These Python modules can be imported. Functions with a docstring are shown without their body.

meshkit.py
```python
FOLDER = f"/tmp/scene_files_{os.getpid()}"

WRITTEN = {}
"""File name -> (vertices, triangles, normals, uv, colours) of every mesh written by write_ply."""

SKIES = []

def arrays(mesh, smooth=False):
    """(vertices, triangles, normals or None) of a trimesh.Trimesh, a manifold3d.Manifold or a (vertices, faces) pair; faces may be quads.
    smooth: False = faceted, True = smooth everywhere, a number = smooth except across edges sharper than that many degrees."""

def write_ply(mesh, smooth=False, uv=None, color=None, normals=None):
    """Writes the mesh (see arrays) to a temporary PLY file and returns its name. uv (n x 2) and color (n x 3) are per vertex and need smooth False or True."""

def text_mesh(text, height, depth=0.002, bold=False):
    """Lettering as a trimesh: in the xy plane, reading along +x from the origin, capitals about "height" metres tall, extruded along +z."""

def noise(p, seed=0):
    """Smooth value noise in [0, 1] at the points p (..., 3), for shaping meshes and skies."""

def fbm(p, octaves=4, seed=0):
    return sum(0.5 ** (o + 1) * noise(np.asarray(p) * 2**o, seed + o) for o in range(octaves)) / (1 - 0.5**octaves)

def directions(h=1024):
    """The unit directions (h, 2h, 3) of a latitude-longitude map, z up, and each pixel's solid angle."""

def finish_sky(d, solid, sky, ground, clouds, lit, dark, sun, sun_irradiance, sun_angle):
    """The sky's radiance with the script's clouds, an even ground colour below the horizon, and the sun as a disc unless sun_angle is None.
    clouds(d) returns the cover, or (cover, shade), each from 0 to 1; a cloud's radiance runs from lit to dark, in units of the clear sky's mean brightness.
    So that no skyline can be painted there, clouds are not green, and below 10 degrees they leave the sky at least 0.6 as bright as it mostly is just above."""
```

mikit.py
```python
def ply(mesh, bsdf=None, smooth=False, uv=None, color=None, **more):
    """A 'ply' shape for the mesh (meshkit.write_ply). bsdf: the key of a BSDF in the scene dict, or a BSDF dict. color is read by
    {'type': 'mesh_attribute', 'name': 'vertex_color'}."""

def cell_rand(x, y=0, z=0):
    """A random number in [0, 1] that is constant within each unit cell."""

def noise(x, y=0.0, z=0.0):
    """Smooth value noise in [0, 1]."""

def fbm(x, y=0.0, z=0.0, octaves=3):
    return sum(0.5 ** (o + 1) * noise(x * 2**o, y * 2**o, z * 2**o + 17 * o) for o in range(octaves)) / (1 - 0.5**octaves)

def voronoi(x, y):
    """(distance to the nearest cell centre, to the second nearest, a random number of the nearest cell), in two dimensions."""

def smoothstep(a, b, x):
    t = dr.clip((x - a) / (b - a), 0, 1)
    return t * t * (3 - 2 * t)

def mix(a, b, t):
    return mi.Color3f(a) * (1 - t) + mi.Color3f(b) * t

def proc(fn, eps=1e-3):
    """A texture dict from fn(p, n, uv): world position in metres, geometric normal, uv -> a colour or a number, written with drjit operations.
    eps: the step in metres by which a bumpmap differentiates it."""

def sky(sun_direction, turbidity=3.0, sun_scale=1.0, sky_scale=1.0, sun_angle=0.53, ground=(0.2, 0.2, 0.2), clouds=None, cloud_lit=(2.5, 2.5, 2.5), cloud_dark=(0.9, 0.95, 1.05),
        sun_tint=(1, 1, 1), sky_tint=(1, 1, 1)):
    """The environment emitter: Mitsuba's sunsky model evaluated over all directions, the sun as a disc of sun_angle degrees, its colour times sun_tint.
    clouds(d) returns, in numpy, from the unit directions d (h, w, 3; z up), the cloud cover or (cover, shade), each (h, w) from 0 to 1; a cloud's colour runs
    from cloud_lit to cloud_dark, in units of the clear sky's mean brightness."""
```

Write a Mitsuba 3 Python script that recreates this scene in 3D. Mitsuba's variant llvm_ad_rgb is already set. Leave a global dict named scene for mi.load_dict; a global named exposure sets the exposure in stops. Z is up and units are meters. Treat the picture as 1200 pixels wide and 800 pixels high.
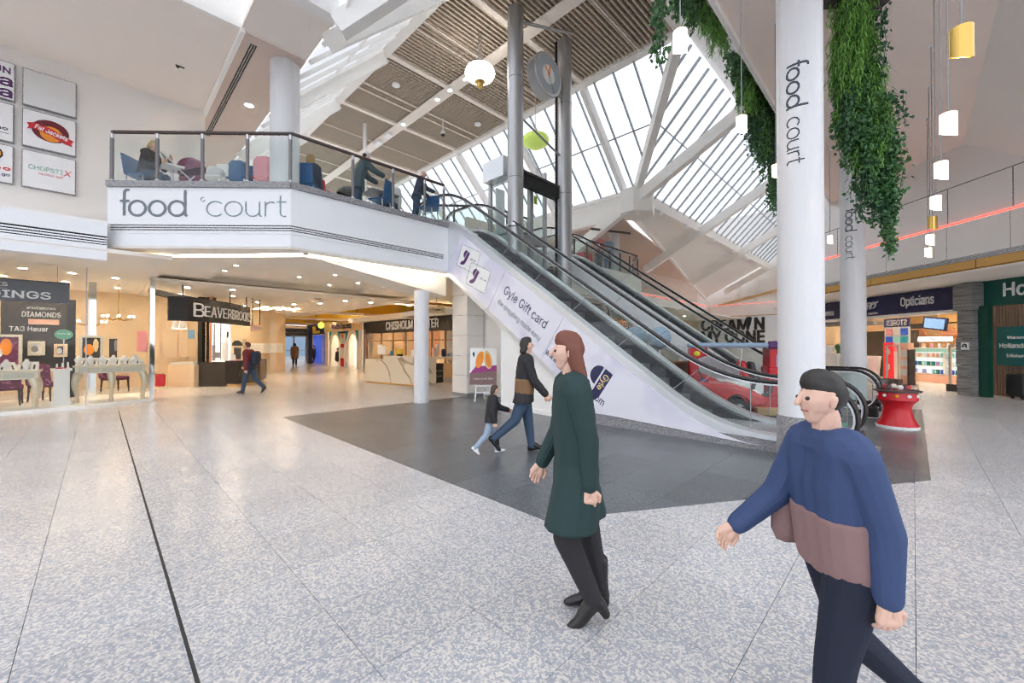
import math, random
import numpy as np, trimesh, manifold3d as m3, drjit as dr, mitsuba as mi
import mikit, meshkit
from shapely.geometry import Polygon, LineString, Point, box as sbox
from shapely.ops import unary_union
from shapely import affinity
T = mi.ScalarTransform4f
rng = random.Random(7)
scene, labels = {}, {}

# ---------------------------------------------------------------- camera, sky, exposure
# plan axes: +X and +Y follow the two directions of the floor tiles; the camera looks between them
YAW, PITCH, EYE = math.radians(44.6), math.radians(0.5), 1.52
FW = np.array([math.cos(YAW), math.sin(YAW), 0.0])
RT = np.array([math.sin(YAW), -math.cos(YAW), 0.0])
look = FW * math.cos(PITCH) + np.array([0, 0, math.sin(PITCH)])
scene['camera'] = {'type': 'perspective', 'fov': 2 * math.degrees(math.atan(600 / 477.0)), 'fov_axis': 'x',
                   'near_clip': 0.05, 'far_clip': 500.0,
                   'to_world': T().look_at(origin=[0, 0, EYE], target=[float(look[0]), float(look[1]), EYE + float(look[2])], up=[0, 0, 1])}
# an even white overcast sky
scene['sky'] = mikit.sky((0.3, 0.2, 0.9), turbidity=4.0, sun_scale=0.0, ground=(0.25, 0.25, 0.25),
                         clouds=lambda d: np.ones(d.shape[:2]), cloud_lit=(2.5, 2.62, 2.85))
exposure = 2.42

# ---------------------------------------------------------------- materials
def M(name, rgb, rough=0.5, metal=0.0, spec=0.5, bump=None, **kw):
    rgb = {'type': 'rgb', 'value': list(rgb)} if isinstance(rgb, (tuple, list)) else rgb
    b = {'type': 'principled', 'base_color': rgb, 'roughness': rough, 'metallic': metal, 'specular': spec, **kw}
    if bump: b = {'type': 'bumpmap', 'tex': bump[0], 'scale': bump[1], 'bsdf': b}
    scene[name] = {'type': 'twosided', 'bsdf': b}
    return name
def granite(base, flecks, scale, joint=0.0):
    def fn(p, n, uv):
        a = mikit.noise(p.x * scale, p.y * scale, p.z * scale)
        b = mikit.noise(p.x * scale * 1.7 + 31, p.y * scale * 1.7 + 7, p.z * scale * 1.7)
        c = mikit.noise(p.x * 0.9 + 3, p.y * 0.9, 5.0)
        k = mikit.mix(base, flecks[0], mikit.smoothstep(0.53, 0.63, a))
        k = mikit.mix(k, flecks[1], mikit.smoothstep(0.60, 0.70, b))
        k = mikit.mix(k, flecks[2], mikit.smoothstep(0.62, 0.72, 1 - b))
        return k * (0.94 + 0.12 * c)
    return mikit.proc(fn)
LG = lambda s: granite((0.55 * s, 0.53 * s, 0.525 * s), [(0.35 * s, 0.37 * s, 0.42 * s), (0.70 * s, 0.65 * s, 0.61 * s), (0.42 * s, 0.42 * s, 0.45 * s)], 66.0)
for i, s in enumerate((0.86, 0.83, 0.89)): M('granite_light_%d' % i, LG(s), 0.25, spec=0.45)
DG = lambda s: granite((0.095 * s, 0.105 * s, 0.112 * s), [(0.075 * s, 0.082 * s, 0.09 * s), (0.14 * s, 0.15 * s, 0.16 * s), (0.07 * s, 0.075 * s, 0.08 * s)], 90.0)
for i, s in enumerate((1.0, 0.9, 1.1)): M('granite_dark_%d' % i, DG(s), 0.30, spec=0.5)
M('granite_plinth', granite((0.30, 0.30, 0.31), [(0.10, 0.10, 0.12), (0.48, 0.46, 0.45), (0.14, 0.14, 0.16)], 80.0), 0.3)
M('grout', (0.13, 0.13, 0.135), 0.8)
M('joint_black', (0.02, 0.02, 0.02), 0.6)
M('paint_white', (0.84, 0.82, 0.785), 0.55)
M('paint_cool', (0.80, 0.81, 0.83), 0.5)
M('paint_ceiling', (0.84, 0.76, 0.69), 0.7)
M('paint_soffit', (0.83, 0.78, 0.70), 0.6)
M('paint_cream', (0.82, 0.655, 0.455), 0.6)
M('paint_pink', (0.62, 0.50, 0.43), 0.7)
M('column_white', (0.70, 0.70, 0.715), 0.35)
M('black', (0.015, 0.015, 0.016), 0.45)
M('black_gloss', (0.012, 0.012, 0.013), 0.12)
M('rubber', (0.018, 0.016, 0.016), 0.32)
M('dark_grey', (0.06, 0.06, 0.065), 0.5)
M('charcoal', (0.045, 0.04, 0.038), 0.5)
M('step_grey', (0.17, 0.175, 0.18), 0.4, 0.3)
M('mid_grey', (0.25, 0.25, 0.26), 0.5)
M('post_grey', (0.19, 0.18, 0.18), 0.4, 0.3)
M('steel', (0.58, 0.58, 0.60), 0.28, 1.0)
M('steel_dull', (0.50, 0.50, 0.51), 0.42, 0.85)
M('mullion_grey', (0.34, 0.37, 0.40), 0.5)
M('paint_spine', (0.88, 0.765, 0.69), 0.7)
M('wall_paint', (0.82, 0.795, 0.765), 0.55)
M('aluminium', (0.74, 0.76, 0.78), 0.36, 0.7)
M('chrome', (0.75, 0.75, 0.76), 0.08, 1.0)
M('brass', (0.66, 0.43, 0.12), 0.22, 1.0)
M('handrail_brown', (0.06, 0.04, 0.035), 0.35)
M('louvre', (0.50, 0.42, 0.335), 0.6)
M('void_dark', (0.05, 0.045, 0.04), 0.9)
M('white', (0.85, 0.85, 0.86), 0.4)
M('ad_white', mikit.proc(lambda p, n, uv: mikit.mix((0.78, 0.77, 0.84), (0.66, 0.64, 0.75), mikit.smoothstep(0.45, 0.75, mikit.fbm(p.y * 1.6 + 3, p.z * 1.6, 1.0)))), 0.35)
M('navy', (0.022, 0.026, 0.085), 0.4)
M('sign_navy', (0.055, 0.06, 0.075), 0.35)
M('boots_navy', (0.010, 0.014, 0.075), 0.4)
M('purple', (0.08, 0.02, 0.12), 0.4)
M('text_grey', (0.16, 0.185, 0.21), 0.5)
M('text_grey_thin', (0.22, 0.28, 0.31), 0.5)
M('text_dark', (0.05, 0.06, 0.08), 0.5)
M('gold_text', (0.72, 0.55, 0.28), 0.4)
M('green_dark', (0.004, 0.085, 0.062), 0.35)
M('green_deep', (0.004, 0.06, 0.04), 0.3)
M('teal', (0.01, 0.13, 0.125), 0.4)
M('teal_bright', (0.02, 0.28, 0.36), 0.4)
M('oval_green', (0.10, 0.30, 0.22), 0.4)
M('red', (0.55, 0.012, 0.02), 0.25)
M('red_gloss', (0.62, 0.02, 0.018), 0.12, clearcoat=0.6)
M('orange', (0.85, 0.28, 0.02), 0.5)
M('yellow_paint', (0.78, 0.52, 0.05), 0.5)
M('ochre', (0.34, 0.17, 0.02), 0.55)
M('yellow', (0.85, 0.75, 0.02), 0.4)
M('lime', (0.45, 0.62, 0.08), 0.4)
M('gold_band', (0.62, 0.36, 0.10), 0.4)
M('pink', (0.75, 0.32, 0.36), 0.5)
M('blue_chair', (0.015, 0.10, 0.26), 0.35)
M('blue', (0.03, 0.10, 0.55), 0.4)
M('sky_blue', (0.25, 0.45, 0.65), 0.35)
M('silver_paint', (0.50, 0.48, 0.40), 0.3, 0.3)
M('champagne', (0.66, 0.60, 0.46), 0.3, 0.3)
M('plum', (0.11, 0.02, 0.06), 0.7)
M('plum_floral', mikit.proc(lambda p, n, uv: mikit.mix((0.16, 0.03, 0.09), (0.42, 0.16, 0.28), mikit.smoothstep(0.55, 0.7, mikit.fbm(p.x * 14, p.y * 14, p.z * 14)))), 0.7)
M('wood_dark', (0.05, 0.03, 0.02), 0.4)
M('wood_mid', mikit.proc(lambda p, n, uv: mikit.mix((0.36, 0.18, 0.07), (0.22, 0.10, 0.04), mikit.noise(p.x * 30, p.y * 30, p.z * 2))), 0.45)
M('wood_slat', mikit.proc(lambda p, n, uv: mikit.mix((0.25, 0.17, 0.125), (0.12, 0.075, 0.055), mikit.fbm(p.x * 40, p.y * 40, p.z * 1.5))), 0.5)
M('wood_light', (0.60, 0.40, 0.20), 0.5)
M('marble', mikit.proc(lambda p, n, uv: mikit.mix((0.80, 0.72, 0.58), (0.42, 0.34, 0.24), mikit.smoothstep(0.045, 0.0, dr.abs(mikit.fbm(p.x * 1.1 + p.z * 0.9, p.y * 1.1 - p.z * 0.7, p.z * 0.5) - 0.5)))), 0.25)
def slate_fn(p, n, uv):
    a = mikit.fbm(p.x * 3, p.y * 3, p.z * 26)
    return mikit.mix((0.10, 0.105, 0.105), (0.36, 0.36, 0.35), a)
M('slate', mikit.proc(slate_fn), 0.55, bump=(mikit.proc(lambda p, n, uv: mikit.fbm(p.x * 4, p.y * 4, p.z * 30)), 0.01))
M('tartan', mikit.proc(lambda p, n, uv: mikit.mix((0.30, 0.03, 0.07), (0.05, 0.05, 0.12), mikit.smoothstep(0.3, 0.7, 0.5 + 0.5 * dr.sin(p.x * 90) * dr.sin(p.z * 90)))), 0.8)
M('skin', (0.66, 0.42, 0.32), 0.5)
M('lips', (0.45, 0.16, 0.15), 0.45)
M('eye', (0.02, 0.015, 0.012), 0.2)
M('hair_brown', (0.05, 0.028, 0.017), 0.5)
M('hair_red', (0.15, 0.045, 0.025), 0.5)
M('hair_blonde', (0.50, 0.36, 0.17), 0.5)
M('hair_grey', (0.62, 0.60, 0.57), 0.6)
M('hair_dark', (0.02, 0.017, 0.015), 0.5)
M('fur', (0.36, 0.22, 0.09), 0.9)
M('coat_green', (0.012, 0.035, 0.035), 0.75)
M('coat_black', (0.018, 0.017, 0.02), 0.75)
M('coat_navy', (0.02, 0.03, 0.06), 0.7)
M('puffer_teal', (0.035, 0.065, 0.08), 0.55)
M('jacket_blue', (0.03, 0.055, 0.14), 0.7)
M('jacket_brownpink', (0.24, 0.145, 0.14), 0.8)
M('jacket_maroon', (0.16, 0.02, 0.03), 0.7)
M('trouser_navy', (0.008, 0.012, 0.028), 0.8)
M('jeans', (0.04, 0.07, 0.12), 0.8)
M('jeans_pale', (0.30, 0.38, 0.48), 0.8)
M('leather_black', (0.012, 0.011, 0.011), 0.2)
M('coat_brown', (0.20, 0.11, 0.05), 0.8)
M('knit_white', (0.65, 0.64, 0.62), 0.9)
M('pink_cloth', (0.60, 0.25, 0.27), 0.8)
M('blue_cloth', (0.10, 0.18, 0.32), 0.8)
M('sky_cloth', (0.30, 0.42, 0.55), 0.8)
M('magenta', (0.35, 0.05, 0.22), 0.7)
M('leaf_ivy', (0.06, 0.155, 0.05), 0.45)
M('leaf_dark', (0.035, 0.10, 0.045), 0.45)
M('leaf_fern', (0.17, 0.36, 0.07), 0.5)
M('cardboard', (0.50, 0.36, 0.22), 0.7)
M('hoarding_brown', (0.22, 0.12, 0.09), 0.6)
M('copper', (0.70, 0.36, 0.22), 0.35, 0.6)
M('peach', (0.85, 0.55, 0.42), 0.5)
M('product_white', (0.82, 0.82, 0.80), 0.4)
M('product_aqua', (0.35, 0.68, 0.66), 0.4)
M('product_lilac', (0.40, 0.30, 0.60), 0.4)
M('mirror', (0.80, 0.82, 0.82), 0.04, 1.0)
M('rubber_tyre', (0.02, 0.02, 0.02), 0.6)
def glass(name, tr, rf=0.5):
    scene[name] = {'type': 'thindielectric', 'int_ior': 1.5, 'specular_transmittance': {'type': 'rgb', 'value': list(tr)}, 'specular_reflectance': {'type': 'rgb', 'value': [rf, rf, rf]}}
glass('glass_clear', (0.97, 0.98, 0.97), 0.4); glass('glass_green', (0.91, 0.965, 0.95)); glass('glass_roof', (0.98, 0.99, 1.0)); glass('glass_pale', (0.90, 0.96, 0.94))
def lamp(rgb, k): return {'type': 'area', 'radiance': {'type': 'rgb', 'value': [c * k * 0.48 for c in rgb]}}
WARM, WARMER, COOL = (1.0, 0.80, 0.55), (1.0, 0.66, 0.34), (0.92, 0.97, 1.0)

# ---------------------------------------------------------------- mesh helpers
def bb(x0, y0, z0, x1, y1, z1):
    m = trimesh.creation.box((abs(x1 - x0), abs(y1 - y0), abs(z1 - z0)))
    m.apply_translation(((x0 + x1) / 2, (y0 + y1) / 2, (z0 + z1) / 2)); return m
def frame(o, u, n):
    """local x along u, local y along -n (inwards), z up, origin o"""
    u = np.array(u, float); u /= np.linalg.norm(u); n = np.array(n, float); n /= np.linalg.norm(n)
    m = np.eye(4); m[:3, 0], m[:3, 1], m[:3, 2], m[:3, 3] = u, -n, (0, 0, 1), o
    return m
def mv(mesh, mat):
    mesh = mesh.copy(); mesh.apply_transform(mat); return mesh
def rot(mesh, deg, axis=(0, 0, 1), at=(0, 0, 0)):
    mesh = mesh.copy(); mesh.apply_transform(trimesh.transformations.rotation_matrix(math.radians(deg), axis, at)); return mesh
def tr(mesh, *d):
    mesh = mesh.copy(); mesh.apply_translation(d); return mesh
cat = trimesh.util.concatenate
def rbox(sx, sy, sz, r=0.01, n=8):
    """box with rounded edges, centred"""
    r = min(r, sx * .49, sy * .49, sz * .49)
    s = [m3.Manifold.sphere(r, n).translate((a * (sx / 2 - r), b * (sy / 2 - r), c * (sz / 2 - r))) for a in (-1, 1) for b in (-1, 1) for c in (-1, 1)]
    return man(m3.Manifold.batch_hull(s))
def man(m):
    q = m.to_mesh(); return trimesh.Trimesh(q.vert_properties[:, :3], q.tri_verts, process=False)
def lathe(prof, n=32):
    return trimesh.creation.revolve(np.array(prof, float), sections=n)
def tube(pts, r, n=8, caps=True):
    pts = np.array(pts, float); k = len(pts); rs = np.broadcast_to(r, (k,))
    tg = np.gradient(pts, axis=0); tg /= np.linalg.norm(tg, axis=1, keepdims=True) + 1e-12
    ref = np.array([0, 0, 1.0]) if np.abs(tg[:, 2]).mean() < 0.8 else np.array([1.0, 0.2, 0])
    a = np.cross(tg, ref); a /= np.linalg.norm(a, axis=1, keepdims=True) + 1e-12; b = np.cross(tg, a)
    t = np.arange(n) * 2 * math.pi / n
    v = (pts[:, None] + rs[:, None, None] * (np.cos(t)[None, :, None] * a[:, None] + np.sin(t)[None, :, None] * b[:, None])).reshape(-1, 3)
    f = []
    for i in range(k - 1):
        for j in range(n):
            p, q = i * n + j, i * n + (j + 1) % n
            f += [(p, p + n, q), (q, p + n, q + n)]
    if caps:
        v = np.vstack([v, pts[0], pts[-1]]); c0, c1 = len(v) - 2, len(v) - 1
        for j in range(n): f += [(c0, j, (j + 1) % n), (c1, (k - 1) * n + (j + 1) % n, (k - 1) * n + j)]
    return trimesh.Trimesh(v, f, process=False)
def sweep(pts, prof, up):
    """closed 2-D profile (a along side, b along 'up-ish') swept along pts lying in a plane with normal 'up' x ... ; side is the constant vector 'up'"""
    pts = np.array(pts, float); side = np.array(up, float); k = len(pts); n = len(prof)
    tg = np.gradient(pts, axis=0); tg /= np.linalg.norm(tg, axis=1, keepdims=True)
    nb = np.cross(side[None], tg)
    v = np.concatenate([pts + side * a + nb * b for a, b in prof]).reshape(n, k, 3).transpose(1, 0, 2).reshape(-1, 3)
    f = []
    for i in range(k - 1):
        for j in range(n):
            p, q = i * n + j, i * n + (j + 1) % n
            f += [(p, q, p + n), (q, q + n, p + n)]
    for j in range(1, n - 1): f += [(0, j + 1, j), ((k - 1) * n, (k - 1) * n + j, (k - 1) * n + j + 1)]
    return trimesh.Trimesh(v, f, process=False)
def ext(poly, h):
    ps = [g for g in getattr(poly, 'geoms', [poly]) if g.area > 1e-7]
    return cat([trimesh.creation.extrude_polygon(g, h, engine='earcut') for g in ps])
def slab(pts, z0, z1):
    return tr(ext(Polygon(pts), z1 - z0), 0, 0, z0)
def panel(poly, o, u, up=(0, 0, 1), th=0.02):
    """polygon in (u, up) coordinates from o, extruded th along u x up"""
    poly = Polygon(poly) if isinstance(poly, list) else poly
    u = np.array(u, float); u /= np.linalg.norm(u); up = np.array(up, float)
    m = np.eye(4); m[:3, 0], m[:3, 1], m[:3, 2], m[:3, 3] = u, up, np.cross(u, up), o
    return mv(ext(poly, th), m)
def yz(poly, x0, x1):
    """polygon in (Y, z) extruded from x0 to x1"""
    m = np.eye(4); m[:3, 0], m[:3, 1], m[:3, 2], m[:3, 3] = (0, 1, 0), (0, 0, 1), (1, 0, 0), (x0, 0, 0)
    return mv(ext(Polygon(poly) if isinstance(poly, list) else poly, x1 - x0), m)
def xz(poly, y0, y1):
    m = np.eye(4); m[:3, 0], m[:3, 1], m[:3, 2], m[:3, 3] = (1, 0, 0), (0, 0, 1), (0, -1, 0), (0, y1, 0)
    return mv(ext(Polygon(poly) if isinstance(poly, list) else poly, y1 - y0), m)
def quad(*p):
    n = len(p); return trimesh.Trimesh(np.array(p, float), [(0, i, i + 1) for i in range(1, n - 1)], process=False)
def plate(pts, n, th):
    """flat polygon given by 3-D points, given a thickness along n"""
    pts = np.array(pts, float); n = np.array(n, float) / np.linalg.norm(n) * th; k = len(pts)
    v = np.vstack([pts, pts + n]); f = []
    for i in range(1, k - 1): f += [(0, i + 1, i), (k, k + i, k + i + 1)]
    for i in range(k): j = (i + 1) % k; f += [(i, j, i + k), (j, j + k, i + k)]
    m = trimesh.Trimesh(v, f, process=False); m.fix_normals(); return m
def bar(p, q, w, h, up=(0, 0, 1)):
    """rectangular bar from p to q"""
    p, q = np.array(p, float), np.array(q, float); d = q - p; L = np.linalg.norm(d); d /= L
    up = np.array(up, float); s = np.cross(d, up); s /= np.linalg.norm(s); t = np.cross(s, d)
    m = np.eye(4); m[:3, 0], m[:3, 1], m[:3, 2], m[:3, 3] = d, s, t, (p + q) / 2
    return mv(trimesh.creation.box((L, w, h)), m)
def seg(p, q, z0, z1, th, off=0.0):
    """upright wall piece along the plan segment p-q; its face looks to the right of p->q, moved out by off, th thick"""
    p, q = np.array(p, float), np.array(q, float); d = (q - p) / np.linalg.norm(q - p); n = np.array([d[1], -d[0]])
    a, b, c, e = p + n * off, q + n * off, q + n * (off - th), p + n * (off - th)
    return slab([a, b, c, e], z0, z1)
def seg_at(p, q, s0, s1, z0, z1, th, off=0.0):
    p, q = np.array(p, float), np.array(q, float); d = (q - p) / np.linalg.norm(q - p)
    return seg(p + d * s0, p + d * s1, z0, z1, th, off)
def text(s, h, o, u, up=(0, 0, 1), depth=0.01, bold=False, width=None, centre=False):
    m = meshkit.text_mesh(s, h, depth, bold)
    w = m.bounds[1][0] - m.bounds[0][0]
    if width: m.apply_scale((width / w, 1, 1)); w = width
    if centre: m.apply_translation((-(m.bounds[0][0] + m.bounds[1][0]) / 2, 0, 0))
    u = np.array(u, float); u /= np.linalg.norm(u); up = np.array(up, float) / np.linalg.norm(up)
    k = np.eye(4); k[:3, 0], k[:3, 1], k[:3, 2], k[:3, 3] = u, up, np.cross(u, up), o
    return mv(m, k)
def serif_text(s, h, depth=0.01, bold=False, width=None):
    """roman capitals: the plain letters with a thin slab at the foot and head of every stem; flat in xy, depth along z"""
    m = meshkit.text_mesh(s, h, depth, bold)
    v, f = m.vertices, m.faces; top = np.all(v[f][:, :, 2] > depth * .5, axis=1)
    poly = unary_union([Polygon(v[t][:, :2]).buffer(h * .002) for t in f[top]])
    stem = h * .115; add = []
    for y, a, b in ((.06 * h, 0.0, .035 * h), (.94 * h, .965 * h, h)):
        cut = poly.intersection(LineString([(-h, y), (v[:, 0].max() + h, y)]))
        for g in getattr(cut, 'geoms', [cut]):
            if g.length and g.length < stem * 1.9: add.append(sbox(g.bounds[0] - .07 * h, a, g.bounds[2] + .07 * h, b))
    k = ext(unary_union([poly] + add).simplify(h * .004), depth)
    w = k.bounds[1][0] - k.bounds[0][0]
    if width: k.apply_scale((width / w, 1, 1))
    return k
def place(m, o, u, up=(0, 0, 1)):
    u = np.array(u, float) / np.linalg.norm(u); up = np.array(up, float); k = np.eye(4); k[:3, 0], k[:3, 1], k[:3, 2], k[:3, 3] = u, up, np.cross(u, up), o
    return mv(m, k)
def ell(cx, cy, rx, ry, n=24):
    return Polygon([(cx + rx * math.cos(i * 2 * math.pi / n), cy + ry * math.sin(i * 2 * math.pi / n)) for i in range(n)])
def arc(cx, cy, r, a0, a1, n=14):
    return [(cx + r * math.cos(math.radians(a0 + (a1 - a0) * i / n)), cy + r * math.sin(math.radians(a0 + (a1 - a0) * i / n))) for i in range(n + 1)]

def ordn(i):
    w = 'first second third fourth fifth sixth seventh eighth ninth tenth eleventh twelfth'.split()
    return w[i - 1] if i <= 12 else '%d%s' % (i, {1: 'st', 2: 'nd', 3: 'rd'}.get(i % 10 if i > 20 else 0, 'th'))
# ---------------------------------------------------------------- naming
taken = set()
def uniq(k):
    if k not in taken: taken.add(k); return k
    i = 1
    while '%s_%03d' % (k, i) in taken: i += 1
    k = '%s_%03d' % (k, i); taken.add(k); return k
def thing(name, label, category=None, group=None, kind=None):
    k = uniq(name); labels[k] = {'label': label}
    if category: labels[k]['category'] = category
    if group: labels[k]['group'] = group
    if kind: labels[k]['kind'] = kind
    return k
def put(k, mesh, mat, sm=False, light=None, tw=None):
    d = mesh if isinstance(mesh, dict) else mikit.ply(mesh, mat, sm)
    d = dict(d)
    if light: d['emitter'] = light
    if tw is not None: d['to_world'] = tw
    scene[k] = d
def part(parent, name, mesh, mat, sm=False, label=None, light=None, tw=None, kind=None):
    k = uniq(parent + '__' + name); put(k, mesh, mat, sm, light, tw)
    if label or kind: labels[k] = {a: b for a, b in (('label', label), ('kind', kind)) if b}
    return k
def single(name, label, category, mesh, mat, sm=False, group=None, light=None, tw=None):
    k = thing(name, label, category, group); put(k, mesh, mat, sm, light, tw); return k
def struct(name, mesh, mat, label=None, sm=False):
    k = uniq(name); labels[k] = {'kind': 'structure'}
    if label: labels[k]['label'] = label
    if mesh is not None: put(k, mesh, mat, sm)
    return k
# ================================================================ FLOOR
H0 = 0.012
DARK = Polygon([(2.72, 9.5), (2.72, 2.29), (6.58, -0.13), (13.6, -0.13), (13.6, 9.5)])
FLOOR = struct('floor', bb(-12, -14, -0.2, 40, 44, -H0), 'grout', 'polished speckled granite tile floor of the mall')
tile_meshes = [mikit.ply(bb(-.2985, -.2985, -H0, .2985, .2985, 0), 'granite_light_%d' % i) for i in range(3)]
dark_meshes = [mikit.ply(bb(-.2985, -.2985, -H0, .2985, .2985, 0), 'granite_dark_%d' % i) for i in range(3)]
cells = []
for i in range(-22, 64):
    for j in range(-24, 74):
        cx, cy = 0.32 + 0.6 * i + 0.3, 0.6 * j + 0.3
        d, r = cx * FW[0] + cy * FW[1], cx * RT[0] + cy * RT[1]
        cells.append((d + 0.25 * abs(r) if (d > 0.9 and abs(r) < 1.32 * d + .8) else 1e3 + abs(d) + abs(r), cx, cy))
cells.sort()
n_light = n_dark = 0; far_light, far_dark = [], []
sq = np.array([(-.2985, -.2985), (.2985, -.2985), (.2985, .2985), (-.2985, .2985)])
for key, cx, cy in cells:
    c = Polygon(sq + (cx, cy)); full = DARK.contains(c); cut = (not full) and DARK.intersects(c)
    v = rng.randrange(3)
    at = T().translate([cx, cy, 0])
    for is_dark in ([True] if full else [False, True] if cut else [False]):
        shape = None
        if cut:
            shape = DARK.intersection(c) if is_dark else c.difference(DARK.buffer(0.003))
            if shape.is_empty or shape.area < 2e-3: continue
            shape = tr(ext(shape, H0), 0, 0, -H0)
        if is_dark:
            if n_dark < 290 and key < 900:
                n_dark += 1
                part(FLOOR, 'dark_tile', shape if cut else dark_meshes[v], 'granite_dark_%d' % v, tw=None if cut else at, label='dark slate grey floor tile')
            else: far_dark.append(shape if cut else bb(cx - .2985, cy - .2985, -H0, cx + .2985, cy + .2985, 0))
        else:
            if n_light < 295 and key < 900:
                n_light += 1
                part(FLOOR, 'tile', shape if cut else tile_meshes[v], 'granite_light_%d' % v, tw=None if cut else at)
            else: far_light.append(shape if cut else bb(cx - .2985, cy - .2985, -H0, cx + .2985, cy + .2985, 0))
part(FLOOR, 'distant_tiles', cat(far_light), 'granite_light_0', kind='stuff')
if far_dark: part(FLOOR, 'distant_dark_tiles', cat(far_dark), 'granite_dark_0', kind='stuff')
part(FLOOR, 'movement_joint', bb(0.313, -12, -0.002, 0.329, 13.0, 0.0015), 'joint_black', label='black movement joint strip')

# ================================================================ FOOD COURT GALLERY (left)
A, B, C = (0.10, 11.68), (2.75, 9.10), (6.72, 9.10)
dAB = np.array([B[0] - A[0], B[1] - A[1]]); LAB = float(np.linalg.norm(dAB)); uAB = np.array([*(dAB / LAB), 0]); nAB = np.array([uAB[1], -uAB[0], 0])
DECK = [(-12, 11.4), (0.05, 11.4), A, B, C, (6.72, 9.35), (12.95, 9.35), (13.3, 9.6), (18.7, 9.6), (21.3, 12.2), (40, 12.2), (40, 44), (-12, 44)]
deck = struct('floor_gallery', None, None, 'upper food court floor deck')
inner = [(-12, 11.8), (0.2, 11.8), (2.9, 9.35), (6.9, 9.35)] + DECK[6:]
part(deck, 'slab', slab([(-12, 14.0), (0.12, 14.0), (0.12, 11.9), (0.35, 11.75), (2.95, 9.3), (6.72, 9.3), (6.72, 9.35)] + DECK[6:], 4.55, 4.86), 'paint_white')
fas = struct('trim_1', None, None, 'white food court gallery front with stone kerb and slot grille')
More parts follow.
